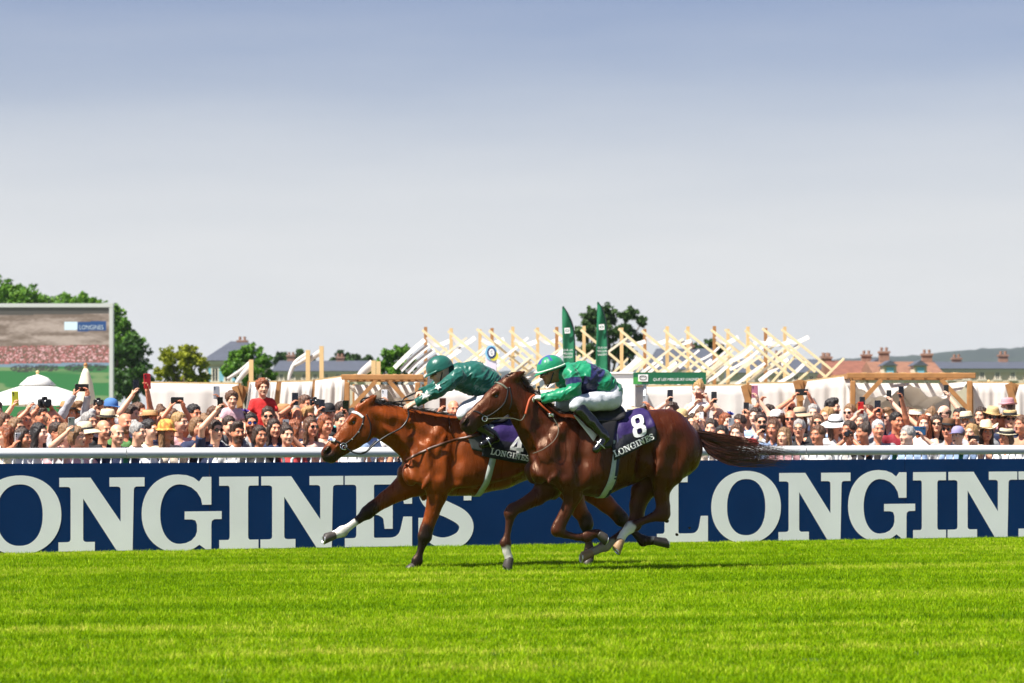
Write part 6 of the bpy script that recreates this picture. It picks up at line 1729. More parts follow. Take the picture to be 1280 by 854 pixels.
def screen(px0, py0, px1, py1, label, Y=YC, seed=1, mid=None, lean=.0, dz=0.0):
    top = [P3(px0, py0, Y)]+([P3(mid[0], mid[1], Y)] if mid else [])+[P3(px1, py1, Y)]
    bot = [g0(px0, Y)+Vector((lean, -.1, 0))]+([g0(mid[0], Y)+Vector((lean, -.1, 0))] if mid else [])+[g0(px1, Y)+Vector((lean, -.1, 0))]
    root = empty('canvas_screen', g0((px0+px1)/2, Y), 0, label, 'canvas screen', 'white canvas screens behind the crowd')
    off = root.location.copy()
    canvas('canvas', [p-off for p in top], [p-off for p in bot], None, None, parent=root, seed=seed)
    for k, (px, py) in enumerate(((px0, py0), (px1, py1))):
        a = g0(px, Y)-off; b = P3(px, py-1.5, Y)-off; mb = MB(); beam(mb, a+Vector((0, .09, 0)), b+Vector((0, .09, 0)), .08); mb.build('pole', M_wood_dk, root)
    a = P3(px0, py0, Y)-off; b = P3(px1, py1, Y)-off; mb = MB(); beam(mb, a+Vector((0, .06, .01)), b+Vector((0, .06, .01)), .035); mb.build('top_rail', M_wood, root)
    return root
screen(186, 479, 298, 480.5, 'long pale canvas screen behind the straw hats and raised red phone', 50, 1)
screen(312, 478, 346, 478, 'narrow leaning canvas screen right behind the girl in red', 49.2, 2, lean=-.25)
screen(352, 478, 391, 477, 'white canvas panel behind the camera man', 49.6, 3, lean=-.2)
screen(394, 476, 431, 471, 'white canvas panel beside the left timber pergola', 49.2, 4, lean=-.1)
screen(520, 487, 640, 487, 'canvas screen behind the leading jockey', 52, 5)
screen(641, 488, 782, 486, 'canvas screen behind the emerald jockey', 52, 6)
screen(783, 484, 934, 482, "canvas screen above the chestnut horse's rump", 51, 7)
screen(937, 480, 998, 479, 'canvas screen behind the raised rose phone', 49.5, 8, lean=.1)
screen(1001, 478, 1062, 470, 'canvas screen rising to the right timber pergola', 49.5, 9)
screen(1216, 479, 1263, 479, 'canvas screen behind the straw hats on the right', 49, 10)
screen(1267, 481, 1330, 480, 'canvas screen at the right edge of the picture', 49, 11)
for px, Y, py in ((300, 49.4, 482), (935, 49.2, 481), (1000, 49.2, 475), (1265, 48.6, 479)):
    nm = {300: 'brown timber brace beside the toddler', 935: 'brown timber brace left of the raised rose phone', 1000: "brown timber post behind the older man's raised arms", 1265: 'broad brown timber brace behind the pink hat'}[px]
    o = g0(px, Y); root = empty('timber_brace', o, 0, nm, 'timber brace', 'timber braces between the canvas screens'); off = o
    mb = MB(); beam(mb, Vector((0, 0, 0)), P3(px, py, Y)-off, .10); mb.build('post', M_wood_dk, root)
    mb = MB(); beam(mb, P3(px-6, py+1, Y)-off+Vector((0, -.09, 0)), P3(px+1, py+26, Y)-off+Vector((0, -.09, 0)), .10); mb.build('brace', M_wood_dk, root)
    mb = MB(); beam(mb, P3(px+6, py+1, Y)-off+Vector((0, .1, 0)), P3(px-1, py+24, Y)-off+Vector((0, .1, 0)), .10); mb.build('brace', M_wood_dk, root)
# ---- pergolas
def pergola(px0, px1, py, label, Y, seed, dep=2.4):
    o = g0((px0+px1)/2, Y); root = empty('timber_pergola', o, 0, label, 'pergola', 'timber pergolas with canvas')
    zt = P3(px0, py, Y).z; x0 = P3(px0, py, Y).x-o.x; x1 = P3(px1, py, Y).x-o.x
    for x in (x0, x1):
        for y in (0, dep):
            mb = MB(); mb.box((x, y, zt/2-.045), (.085, .085, zt-.09), None, .01); mb.build('post', M_wood_dk, root)
    for y in (0, dep):
        mb = MB(); mb.box(((x0+x1)/2, y, zt), (x1-x0+.2, .075, .09), None, .01); mb.build('beam', M_wood_dk, root)
    for x in (x0, x1):
        mb = MB(); mb.box((x, dep/2, zt+.0), (.07, dep-.1, .085)); mb.build('beam', M_wood_dk, root)
    n_ = 9
    for i in range(1, n_):
        x = x0+(x1-x0)*i/n_; mb = MB(); mb.box((x, dep/2, zt+.03), (.05, dep-.12, .05)); mb.build('rafter', M_wood, root)
    for x, s_ in ((x0, 1), (x1, -1)):
        mb = MB(); beam(mb, (x+s_*.04, 0, zt-.55), (x+s_*.48, 0, zt-.07), .07); mb.build('brace', M_wood_dk, root)
    # swags of canvas under the beams and a back cloth
    for k in range(2):
        a = x0+(x1-x0)*k/2; b = x0+(x1-x0)*(k+1)/2; V = []; F = []; nu, nv = 18, 10
        for j in range(nv+1):
            for i in range(nu+1):
                u, v = i/nu, j/nv; V.append((a+(b-a)*u, .15+(dep-.3)*v, zt-.12-.42*math.sin(math.pi*u)*(.6+.4*v)-.03*math.sin(u*22+k)))
        for j in range(nv):
            for i in range(nu): q = j*(nu+1)+i; F.append((q, q+1, q+nu+2, q+nu+1))
        solidify(mesh_obj('canvas_swag', V, F, M_canvas, root), .004, 0)
    canvas('back_canvas', [Vector((x0, dep-.12, zt-.1)), Vector((x1, dep-.12, zt-.1))], [Vector((x0, dep-.1, .05)), Vector((x1, dep-.1, .05))], None, None, parent=root, seed=seed)
    return root
pergola(434, 522, 473, "timber pergola with canvas above the bay horse's head", 48.5, 21)
pergola(1066, 1212, 471, 'wide timber pergola with canvas swags above the crowd on the right', 48.5, 22)
# ---- white box counter and green sign
def board_text(parent, txt, p0, w, h, m, y, shear=0.0, name='lettering'):
    V, F, asp = text_mesh(txt, shear); return mesh_obj(name, [(p0[0]+w*a, y, p0[1]+h*b) for a, b in V], F, m, parent, smooth=False)
M_pgreen = mat('sign_green', (.004, .11, .045), .5); M_pgreen2 = mat('sign_bright_green', (.05, .30, .06), .5); M_pwhite = mat('sign_white', (.82, .83, .82), .5); M_black = mat('sign_black', (.01, .012, .012), .5)
Ysg = 48.9
a = P3(791.5, 480.5, Ysg); b = P3(882.5, 465.5, Ysg); w = b.x-a.x; h = b.z-a.z
root = empty('sign_board', (a.x, Ysg, 0), 0, 'long green sign board with white slogan behind the second jockey', 'sign')
mb = MB(); mb.box((w/2, 0, a.z+h/2), (w, .03, h)); mb.build('panel', M_pgreen, root)
mb = MB(); mb.box((w*.06, -.0175, a.z+h*.30), (w*.115, .004, h*.58)); mb.build('corner_patch', M_pgreen2, root)
mb = MB(); mb.box((w*.135, -.022, a.z+h*.53), (w*.135, .006, h*.58)); mb.build('logo_panel', M_pwhite, root)
V, F = flat_mesh([[arc(0, 0, 1, .62, 0, 360, 28, 3.2)[:-1], arc(0, 0, .78, .40, 0, 360, 28, 3.2)[:-1]]]); cx = w*.135; cz = a.z+h*.53
mesh_obj('logo_ring', [(cx+x*w*.05, -.027, cz+y*h*.32) for x, y in V], F, M_black, root, smooth=False)
board_text(root, 'pmu', (cx-w*.028, cz-h*.05), w*.056, h*.13, M_black, -.028)
board_text(root, 'QUE LES MEILLEURS GAGNENT', (w*.275, a.z+h*.26), w*.68, h*.26, M_pwhite, -.018, .25)
for x in (.2, w-.2):
    mb = MB(); mb.tube([(x, .04, 0), (x, .04, a.z+h*.8)], .03, 8); mb.build('post', M_steel, root, smooth=True)
root = empty('white_counter', g0(778, 50.5), 0, 'plain white box counter left of the green sign', 'counter')
p0 = P3(760, 468, 50.5)-root.location; p1 = P3(795, 468, 50.5)-root.location
mb = MB(); mb.box(((p0.x+p1.x)/2, .3, p0.z/2), (p1.x-p0.x, .6, p0.z), None, .02); mb.build('box', M_pwhite, root); mb = MB(); mb.box(((p0.x+p1.x)/2, .3, p0.z+.02), (p1.x-p0.x+.06, .66, .035), None, .01); mb.build('lid', M_pwhite, root)
# ---- feather flags
M_flag = mat('flag_green', (.012, .19, .085), .6, var=.12, scale=2.5, bump=.3, bscale=6, trans=.2)
def feather(tip, right, bottom, left, label, Y, logo, txt):
    o = g0(right[-1][0], Y); root = empty('feather_flag', o, 0, label, 'flag', 'green feather flags behind the second jockey')
    Rr = cat_rom([P3(x, y, Y)-o for x, y in [tip]+right+[(bottom[1][0], bottom[1][1])]], 6); Ll = cat_rom([P3(x, y, Y)-o for x, y in [tip]+left+[(bottom[0][0], bottom[0][1])]], 6)
    V = []; F = []; nu = 6; n = 40
    def samp(L, t): f = t*(len(L)-1); i = min(int(f), len(L)-2); return L[i].lerp(L[i+1], f-i)
    for j in range(n+1):
        for i in range(nu+1):
            t = j/n; p = samp(Ll, t).lerp(samp(Rr, t), i/nu); V.append(p+Vector((0, .03*math.sin(t*7+i*.7), 0)))
    for j in range(n):
        for i in range(nu): q = j*(nu+1)+i; F.append((q, q+1, q+nu+2, q+nu+1))
    fl = mesh_obj('flag_cloth', V, F, M_flag, root); solidify(fl, .004, 0)
    mb = MB(); mb.tube([p+Vector((.012, .0, 0)) for p in Rr]+[Vector((Rr[-1].x+.012, 0, 0))], .014, 6); mb.build('pole', mat('dark_pole', (.015, .03, .03), .5), root, smooth=True)
    a = P3(logo[0], logo[1], Y)-o; s_ = .115
    mb = MB(); mb.box((a.x, -.045, a.z), (s_, .006, s_), Matrix.Rotation(R(-4), 3, 'Y')); mb.build('logo_panel', M_pwhite, root)
    mesh_obj('logo_ring', [(a.x+x*s_*.34, -.050, a.z+y*s_*.34) for x, y in flat_mesh([[arc(0, 0, 1, .62, 0, 360, 20, 3.2)[:-1], arc(0, 0, .7, .36, 0, 360, 20, 3.2)[:-1]]])[0]], flat_mesh([[arc(0, 0, 1, .62, 0, 360, 20, 3.2)[:-1], arc(0, 0, .7, .36, 0, 360, 20, 3.2)[:-1]]])[1], M_pgreen, root, smooth=False)
    for k, t in enumerate(txt):
        c = P3(logo[0]+1, logo[2]+k*4.2, Y)-o; board_text(root, t, (c.x-.10, c.z-.02), .20, .042, M_pwhite, -.048)
feather((703, 383), [(709, 392), (715, 406), (717.5, 425)], ((704.5, 462), (718.5, 462)), [(702.6, 395), (703, 420)], 'green feather flag with white emblem, left of the pair', 60, (709, 413.5, 438), ('QUE LES', 'MEILLEURS', 'GAGNENT'))
feather((746.5, 377.5), [(752, 386), (756.5, 400), (758.5, 425)], ((744, 475), (759.5, 475)), [(746.5, 390), (745.5, 420)], 'taller green feather flag with white emblem, right of the pair', 60, (752, 409, 435), ('QUE LES', 'MEILLEURS', 'GAGNENT'))
# ---- round sign on a white panel
Y = 57; o = g0(614, Y); root = empty('roundel_sign', o, 0, 'small round blue and yellow sign on a pale panel between the jockeys', 'sign')
c = P3(614.5, 441, Y)-o; mb = MB(); zt = c.z-.08; mb.box((0, 0, zt/2), (.22, .04, zt), None, .01); mb.build('panel', mat('lilac_white', (.70, .66, .78), .6), root)
def disc(r, y, m, nm, sx=1.0, a0=0, a1=360, dx=0, dz=0): V, F = flat_mesh([[arc(c.x+dx, c.z+dz, r*sx, r, a0, a1, 26)]]); solidify(mesh_obj(nm, [(x, y, z) for x, z in V], F, m, root, smooth=False), .004, 0)
disc(.15, -.03, mat('sky_blue', (.25, .55, .75), .5), 'disc', .8, dx=-.01); disc(.10, -.036, mat('sign_yellow', (.72, .66, .08), .5), 'disc', .9, dx=.045, dz=-.06); disc(.115, -.042, mat('deep_blue', (.02, .05, .16), .5), 'ring', .78); disc(.075, -.048, M_pwhite, 'centre', .75)
board_text(root, 'G', (c.x-.02, c.z-.04), .04, .08, mat('deep_blue'), -.052)
# ---- parasols
def parasol_open(px, py, rpx, edge, label, Y, m):
    o = g0(px, Y); root = empty('parasol', o, 0, label, 'parasol'); a = P3(px, py, Y)-o; sc = Y/FPX; r = rpx*sc; dz = (edge-py)*sc
    V = []; F = []; n = 8; nr = 8
    for j in range(nr+1):
        f = j/nr
        for i in range(n*4):
            t = 2*math.pi*i/(n*4); k = 1-.035*f*(1-abs(math.cos(n/2*t)))-.02*f
            V.append((r*f*math.cos(t)*k, r*f*math.sin(t)*k, a.z-.16-dz*(.86*f**1.05)+.05*f*f*abs(math.cos(n/2*t))*.6))
    for j in range(nr):
        for i in range(n*4): F.append((j*n*4+i, j*n*4+(i+1) % (n*4), (j+1)*n*4+(i+1) % (n*4), (j+1)*n*4+i))
    solidify(mesh_obj('canopy', V, F, m, root), .004, 0)
    mb = MB(); mb.lathe([(r*.24, a.z-.16-dz*.14), (r*.13, a.z-.09), (.02, a.z-.03)], 24); solidify(mb.build('vent', m, root, smooth=True), .004, 0)
    mb = MB(); mb.tube([(0, 0, 0), (0, 0, a.z)], .025, 8); mb.build('pole', M_wood, root, smooth=True); mb = MB(); sph(mb, (0, 0, a.z+.02), .035); mb.build('finial', M_wood, root, smooth=True)
    for i in range(8):
        t = 2*math.pi*i/8; mb = MB(); mb.tube([(.03*math.cos(t), .03*math.sin(t), a.z-.20), (r*.95*math.cos(t), r*.95*math.sin(t), a.z-.20-dz*.80)], .012, 5); mb.build('rib', M_wood, root)
parasol_open(47, 466.5, 96, 503, 'large open white parasol in front of the video screen', 58, mat('bright_canvas', (.83, .82, .79), .8, trans=.2))
parasol_open(1236, 478, 17, 484, 'turquoise parasol in front of the slate roofed building', 62, mat('turquoise_cloth', (.04, .42, .50), .8, trans=.15))
Y = 56; o = g0(107, Y); root = empty('folded_parasol', o, 0, 'tall folded cream parasol before the video screen', 'parasol'); a = P3(107, 457, Y)-o; mb = MB(); n = 20; V = []; F = []
for j, (f, r_) in enumerate(((0, .035), (.06, .075), (.2, .13), (.5, .19), (.8, .24), (1.0, .27))):
    for i in range(n): t = 2*math.pi*i/n; q = r_*(1+.22*math.cos(6*t)*f); V.append((q*math.cos(t), q*math.sin(t), a.z-.06-1.45*f))
for j in range(5):
    for i in range(n): F.append((j*n+i, j*n+(i+1) % n, (j+1)*n+(i+1) % n, (j+1)*n+i))
solidify(mesh_obj('canopy', V, F, mat('cream_canvas', (.78, .72, .56), .85, trans=.15), root), .006, 0)
mb = MB(); mb.tube([(0, 0, 0), (0, 0, a.z)], .03, 8); mb.build('pole', M_wood, root); mb = MB(); sph(mb, (0, 0, a.z+.015), .04); mb.build('finial', M_wood_dk, root, smooth=True)
# ---- lone poles with streaming cloths on the left
def pole_cloth(px, py, cloths, label, Y, m=M_wood):
    o = g0(px, Y); root = empty('streamer_pole', o, 0, label, 'pole', 'pine poles with white streamers'); z = P3(px, py, Y).z; mb = MB(); mb.box((0, 0, z/2), (.085, .085, z)); mb.build('pole', m, root)
    for (pts, w0) in cloths:
        P = cat_rom([P3(x, y, Y)-o for x, y in pts], 6); mb = MB(); mb.strip(P, [w0*(1-.5*i/len(P)) for i in range(len(P))], Vector((0.1, 1, .15))); solidify(mb.build('streamer', M_canvas, root, smooth=True), .004, 0)
pole_cloth(314, 451, [([(314, 453), (300, 464), (284, 474)], .10), ([(314, 458), (304, 468), (295, 480)], .14)], 'short pine pole with two white streamers left of the girl in red', 56)
pole_cloth(385, 439, [([(385, 443), (370, 453), (363, 466), (361, 476)], .12), ([(385, 447), (374, 454), (366, 458)], .10)], 'slim pine pole with a white streamer before the long slate roof', 58)
pole_cloth(402, 434, [([(402, 440), (392, 446), (386, 452)], .14)], 'taller slim pine pole before the long slate roof', 58)
pole_cloth(467, 452, [([(467, 455), (455, 464), (447, 473)], .20)], 'stout pine pole with a white cloth above the left pergola', 56)
pole_cloth(473, 453, [], 'plain pine pole above the left pergola', 56.5)
# ---- the lattice of poles, planks and cloth strips
posts = [532, 564, 600, 615, 641, 672, 696, 730, 777, 806, 834, 860, 893, 910, 935, 957, 981]
Y0 = 66.0; o = g0(760, Y0); lat_ = empty('lattice_installation', o, 0, 'long installation of pine poles, crossed planks and white cloth strips', 'installation')
rl = random.Random(5); M_cream = mat('cream_slat', (.80, .72, .55), .75, var=.1, scale=5); M_pine = mat('pale_pine', (.80, .66, .40), .7, var=.15, scale=5)
for i, x in enumerate(posts):
    Y = Y0+rl.choice([-1.6, 0, 1.6])+rl.uniform(-.4, .4); top = P3(x, 409+rl.uniform(-2, 3), Y)-o; mb = MB(); mb.box((top.x, top.y, top.z/2), (.075, .075, top.z)); mb.build('post', M_wood if i % 3 else M_wood_dk, lat_)
    for dx, ln, dy, yo in ((-4, 64, 0, 1.1), (2, 50, 17, 1.45)) if i % 2 == 0 else ((-4, 66, 0, 1.25),):
        a = P3(x+dx, 412+dy+rl.uniform(-2, 2), Y-yo)-o; b_ = P3(x+dx+ln, 412+dy+ln*rl.uniform(.78, .88), Y-yo)-o
        mb = MB(); d = b_-a; mb.box((a+b_)/2, (.055, .055, d.length), d.to_track_quat('Z', 'Y').to_matrix()); mb.build('plank', M_pine, lat_)
    for k in range(4):
        xs_ = x+rl.uniform(4, 30); ys_ = 422+rl.uniform(0, 34); ln = rl.uniform(34, 58); w_ = rl.uniform(.05, .105); ye = Y-.25-rl.random()*.5
        P = cat_rom([P3(xs_, ys_, ye)-o, P3(xs_-ln*.5, ys_+ln*.36+rl.uniform(0, 5), ye)-o, P3(xs_-ln, ys_+ln*.76, ye)-o], 8)
        if k % 2:
            a = P3(xs_, ys_, ye)-o; b_ = P3(xs_-ln, ys_+ln*rl.uniform(.72, .84), ye)-o; d = b_-a; mb = MB(); mb.box((a+b_)/2, (.05, .05, d.length), d.to_track_quat('Z', 'Y').to_matrix()); mb.build('plank', M_cream, lat_); continue
        mb = MB(); nr = [Vector((.2*math.sin(q*.5+k), -.75, .62+.2*math.cos(q*.4))) for q in range(len(P))]; mb.strip(P, w_, nr); solidify(mb.build('cloth_strip', M_canvas, lat_), .004, 0)
    if rl.random() < .6:
        P = cat_rom([P3(x+2, 420+rl.uniform(0, 6), Y-.3)-o, P3(x+14, 424+rl.uniform(4, 8), Y-.3)-o, P3(x+30, 420+rl.uniform(0, 10), Y-.3)-o], 6); mb = MB(); mb.strip(P, .11, Vector((.1, -.8, .6))); solidify(mb.build('cloth_strip', M_canvas, lat_), .004, 0)
for k in range(4):
    P = cat_rom([P3(531+k*6, 425+k*6, Y0-2)-o, P3(512+k*6, 441+k*5, Y0-2)-o, P3(493+k*8, 460+k*3, Y0-2)-o], 6); mb = MB(); mb.strip(P, .13, Vector((-.3, -.7, .65))); solidify(mb.build('cloth_strip', M_canvas, lat_), .004, 0)
for k, x in enumerate(range(545, 1040, 30)):
    a = P3(x, 478, Y0+.9)-o; b_ = P3(x+30, 452-(k % 3)*4, Y0+.9)-o; mb = MB(); d = b_-a; mb.box((a+b_)/2, (.05, .05, d.length), d.to_track_quat('Z', 'Y').to_matrix()); mb.build('plank', M_pine, lat_)
# ---- video screen
Y = 112.0; p0 = P3(-150, 470, Y); p1 = P3(141.5, 379.5, Y); root = empty('video_screen', (p0.x, Y, 0), 0, 'big outdoor video screen showing the race, before the dark trees', 'video screen')
w = p1.x-p0.x; zt = p1.z; hh = 4.6; zb = zt-hh; fw = .15
nx, nz = 330, 150; gx, gz = np.meshgrid(np.linspace(0, 1, nx), np.linspace(0, 1, nz)); X = gx.ravel(); Z = gz.ravel()     # Z 0 bottom .. 1 top
Pn = np.stack([X*w, Z*hh, 0*X], 1); C = np.zeros((len(X), 3))
zz = Z-(X-.9)*.03
def band(a, b, c): global C; m_ = (zz >= a) & (zz < b); C[m_] = c
n1 = .75*vnoise(Pn*np.array([.8, 5, 1]), 1.3, 1)+.25*vnoise(Pn*np.array([5, 14, 1]), 1.6, 7); n2 = .5*vnoise(Pn*np.array([9, 14, 1]), 1.6, 2)+.5*vnoise(Pn*np.array([18, 24, 1]), 1.6, 12); n3 = vnoise(Pn*np.array([.7, 6, 1]), 1.0, 3)
C[:] = np.array([.03, .14, .045]); C = lerp3(C, (.16, .22, .10), smoothstep(.68, .80, n3)*.8)
m_ = zz > .50; C[m_] = lerp3(np.tile([.10, .075, .055], (m_.sum(), 1)), (.34, .10, .10), smoothstep(.35, .65, n2[m_]))
m_ = (zz > .66); C[m_] = lerp3(np.tile([.13, .095, .075], (m_.sum(), 1)), (.30, .24, .21), smoothstep(.25, .8, n1[m_]))
m_ = (zz > .47) & (zz < .50); C[m_] = (.14, .20, .26)
m_ = (zz > .515) & (zz < .65) & (n2 > .60); C[m_] = (.52, .32, .33)
for hx in (.62, .72, .86, .93, .45):
    d = np.hypot((X-hx)*w/1.0, (zz-.455)*hh/.28); m_ = (d < .55) & (n2 > .42); C[m_] = lerp3(C[m_], (.035, .03, .035), np.full(m_.sum(), .85))
m_ = (zz > .94); C[m_] = (.06, .055, .05)
m_ = (X > .80) & (X < .86) & (zz > .80) & (zz < .87); C[m_] = (.45, .55, .62)
m_ = (X > .858) & (X < .985) & (zz > .785) & (zz < .872); C[m_] = (.015, .05, .15)
fc_ = np.array([(j*nx+i, j*nx+i+1, (j+1)*nx+i+1, (j+1)*nx+i) for j in range(nz-1) for i in range(nx-1)])
M_led = mat('led_picture', (.2, .2, .2), .5, vcol='Col', emit=.35)
pic = mesh_obj('picture', np.stack([X*(w-2*fw)+fw, 0*X-.02, zb+fw+Z*(hh-2*fw)], 1), fc_, M_led, root, smooth=False, cols=C)
board_text(pic, 'LONGINES', (fw+(w-2*fw)*.868, zb+fw+(hh-2*fw)*.80), (w-2*fw)*.106, .17, mat('led_text', (.55, .62, .70), .5), -.03)
M_alu = mat('aluminium_frame', (.66, .66, .64), .4, metal=.2)
for c_, s_ in (((w/2, .1, zt-fw/2+.002), (w, .34, fw)), ((w/2, .1, zb+fw/2), (w, .34, fw)), ((fw/2, .1, (zt+zb)/2), (fw-.004, .33, hh-2*fw)), ((w-fw/2, .1, (zt+zb)/2), (fw-.004, .33, hh-2*fw))):
    mb = MB(); mb.box(c_, s_); mb.build('frame', M_alu, root)
mb = MB(); mb.box((w/2, .3, (zt+zb)/2), (w-.1, .4, hh-.1)); mb.build('cabinet', M_black, root)
for x in (.8, w/2, w-.8): mb = MB(); mb.box((x, .5, zb/2), (.3, .5, zb)); mb.build('support', M_alu, root)
# ---- trees
def leaf_mat(name, c1, c2, c3):
    m = bpy.data.materials.new(name); m.use_nodes = True; t = m.node_tree; L = t.links.new; b = t.nodes['Principled BSDF']; b.inputs['Roughness'].default_value = .55; b.inputs['Specular IOR Level'].default_value = .3
    a = t.nodes.new('ShaderNodeVertexColor'); a.layer_name = 'Col'; rp = t.nodes.new('ShaderNodeValToRGB'); rp.color_ramp.elements[0].color = (*c1, 1); rp.color_ramp.elements[1].color = (*c3, 1); e = rp.color_ramp.elements.new(.5); e.color = (*c2, 1)
    L(a.outputs[0], rp.inputs[0]); L(rp.outputs[0], b.inputs['Base Color']); tr = t.nodes.new('ShaderNodeBsdfTranslucent'); L(rp.outputs[0], tr.inputs[0]); mx = t.nodes.new('ShaderNodeMixShader'); mx.inputs[0].default_value = .22
    L(b.outputs[0], mx.inputs[1]); L(tr.outputs[0], mx.inputs[2]); L(mx.outputs[0], t.nodes['Material Output'].inputs[0]); return m
M_bark = mat('bark', (.10, .075, .055), .9, var=.3, scale=4, bump=.6, bscale=9)
LEAF = {'dark': leaf_mat('leaf_shaded', (.016, .055, .008), (.035, .10, .012), (.075, .17, .02)), 'mid': leaf_mat('leaf_mid', (.045, .13, .010), (.095, .23, .015), (.18, .34, .025)), 'yellow': leaf_mat('leaf_yellow', (.15, .18, .008), (.28, .31, .012), (.40, .42, .02)),
        'deep': leaf_mat('leaf_deep', (.022, .055, .014), (.045, .10, .022), (.09, .17, .035))}
def tree(label, Y, lobes, kind, leaf=.2, dens=1.0, seed=1, trunk=None, group='trees behind the enclosure'):
    """lobes: (px, py, r_px) of the crown's masses in the photograph; depth spread about Y"""
    r = np.random.default_rng(seed); rr = random.Random(seed); sc = Y/FPX
    cx = sum(l[0]*l[2] for l in lobes)/sum(l[2] for l in lobes); o = g0(cx if trunk is None else trunk, Y); o.z = 0; root = empty('tree', o, 0, label, 'tree', group)
    big = max(l[2] for l in lobes)*sc; Vs = []; Cs = []; n_tot = 0
    cen = []
    for (px, py, rp) in lobes:
        p = P3(px, py, Y)-o; p.y = rr.uniform(-1, 1)*big*.6; cen.append((p, rp*sc))
    for p, R_ in cen:
        nsub = int(30+R_*14)
        for _ in range(nsub):
            d = r.normal(size=3); d /= np.linalg.norm(d); d[2] = d[2]*.85; sub = np.array(p)+d*R_*r.uniform(.25, .92); rs = R_*r.uniform(.14, .30); n = int(15*dens*(rs/leaf)**2)+16
            q = r.normal(size=(n, 3)); q /= np.linalg.norm(q, axis=1)[:, None]; rad = rs*r.uniform(.45, 1.0, size=(n, 1))**.6; pos = sub+q*rad*np.array([1, 1, .8])
            a = r.normal(size=(n, 3)); a /= np.linalg.norm(a, axis=1)[:, None]; b = np.cross(a, q+r.normal(size=(n, 3))*.5); b /= np.linalg.norm(b, axis=1)[:, None]+1e-9
            s_ = leaf*r.uniform(.55, 1.25, size=(n, 1))
            Vs.append(np.stack([pos-a*s_*.5, pos+b*s_*.32, pos+a*s_*.5, pos-b*s_*.32], 1).reshape(-1, 3)); cv = np.clip(.5+r.normal(size=(n, 1))*.18+.25*(r.random()-.5), 0, 1); Cs.append(np.repeat(cv, 4, axis=0).repeat(3, axis=1))
    V = np.concatenate(Vs); C = np.concatenate(Cs); F = np.arange(len(V)).reshape(-1, 4)
    V[:, 2] = np.maximum(V[:, 2], .3)
    crown = mesh_obj('crown', V, F, LEAF[kind], root, smooth=False, cols=C); crown['kind'] = 'stuff'
    top = max(p.z for p, _ in cen); mb = MB(); base = Vector((0, 0, 0)); fork = Vector((0, 0, top*.45)); mb.tube([base, base.lerp(fork, .5)+Vector((.05, 0, 0)), fork, Vector((.1, 0, top*.8))], [big*.16+.08, big*.12+.05, big*.09+.04, .05], 8); mb.build('trunk', M_bark, root, smooth=True)
    for p, R_ in cen: mb = MB(); mb.tube([fork+Vector((0, 0, -.3)), fork.lerp(p, .5)+Vector((0, 0, .2)), p], [big*.06+.03, big*.045+.02, .03], 6); mb.build('limb', M_bark, root, smooth=True)
    return root
tree('dark tree above the top left corner of the video screen', 185, [(-34, 380, 42), (-8, 368, 28), (14, 370, 28), (36, 378, 27), (52, 386, 24), (-5, 412, 48), (40, 415, 36)], 'mid', .30, 1.0, 1)
tree('tree rising behind the middle of the video screen', 190, [(62, 390, 27), (80, 387, 25), (98, 386, 25), (60, 430, 42), (95, 425, 36)], 'mid', .30, 1.0, 2)
tree('broad tree behind the right edge of the video screen', 180, [(114, 387, 26), (133, 394, 24), (120, 430, 38), (147, 412, 25), (150, 450, 34), (160, 432, 24)], 'mid', .28, 1.1, 3)
tree('shaded tree with drooping side right of the video screen', 178, [(165, 438, 24), (172, 462, 24), (160, 480, 30), (180, 480, 18)], 'dark', .26, 1.1, 4)  # darker leaf colours stand in for shade on the right of this tree mass
tree('yellow green lime tree left of the grey roofed house', 140, [(212, 447, 17), (232, 442, 17), (246, 452, 15), (205, 466, 15), (228, 468, 22), (250, 472, 14)], 'yellow', .17, 1.1, 5)
tree('round green tree in front of the grey roofed house', 135, [(296, 444, 15), (312, 442, 16), (328, 455, 15), (288, 462, 13), (310, 466, 22), (336, 470, 12)], 'mid', .17, 1.1, 6)
tree('green tree left of the lattice installation', 130, [(488, 444, 14), (503, 441, 13), (478, 458, 14), (500, 462, 20), (514, 455, 10), (470, 470, 12)], 'mid', .17, 1.1, 7)
tree('large dark spreading tree behind the green flags', 150, [(738, 398, 17), (760, 392, 18), (785, 394, 14), (728, 416, 15), (752, 416, 22), (780, 416, 18), (803, 402, 8), (735, 438, 18), (775, 440, 22), (798, 424, 10)], 'deep', .19, .95, 8, trunk=760)
for k, (px, py, rp) in enumerate(((352, 446, 9), (377, 446, 11), (428, 446, 11), (445, 448, 8), (460, 449, 7), (890, 432, 12), (870, 436, 9))):
    nm = ['small distant dark tree left of the brick chimney', 'distant dark tree between the chimneys of the long roof', 'distant dark tree right of the long roof chimney', 'small dark tree over the end of the long roof', 'low dark tree beside the far end of the long roof', 'dark treetop behind the lattice', 'lower dark treetop behind the lattice'][k]
    tree(nm, 260, [(px, py, rp), (px+rp*.8, py+5, rp*.8), (px-rp*.8, py+6, rp*.7), (px, py+14, rp*1.2)], 'deep', .30, 1.0, 20+k, group='distant trees over the roofs')
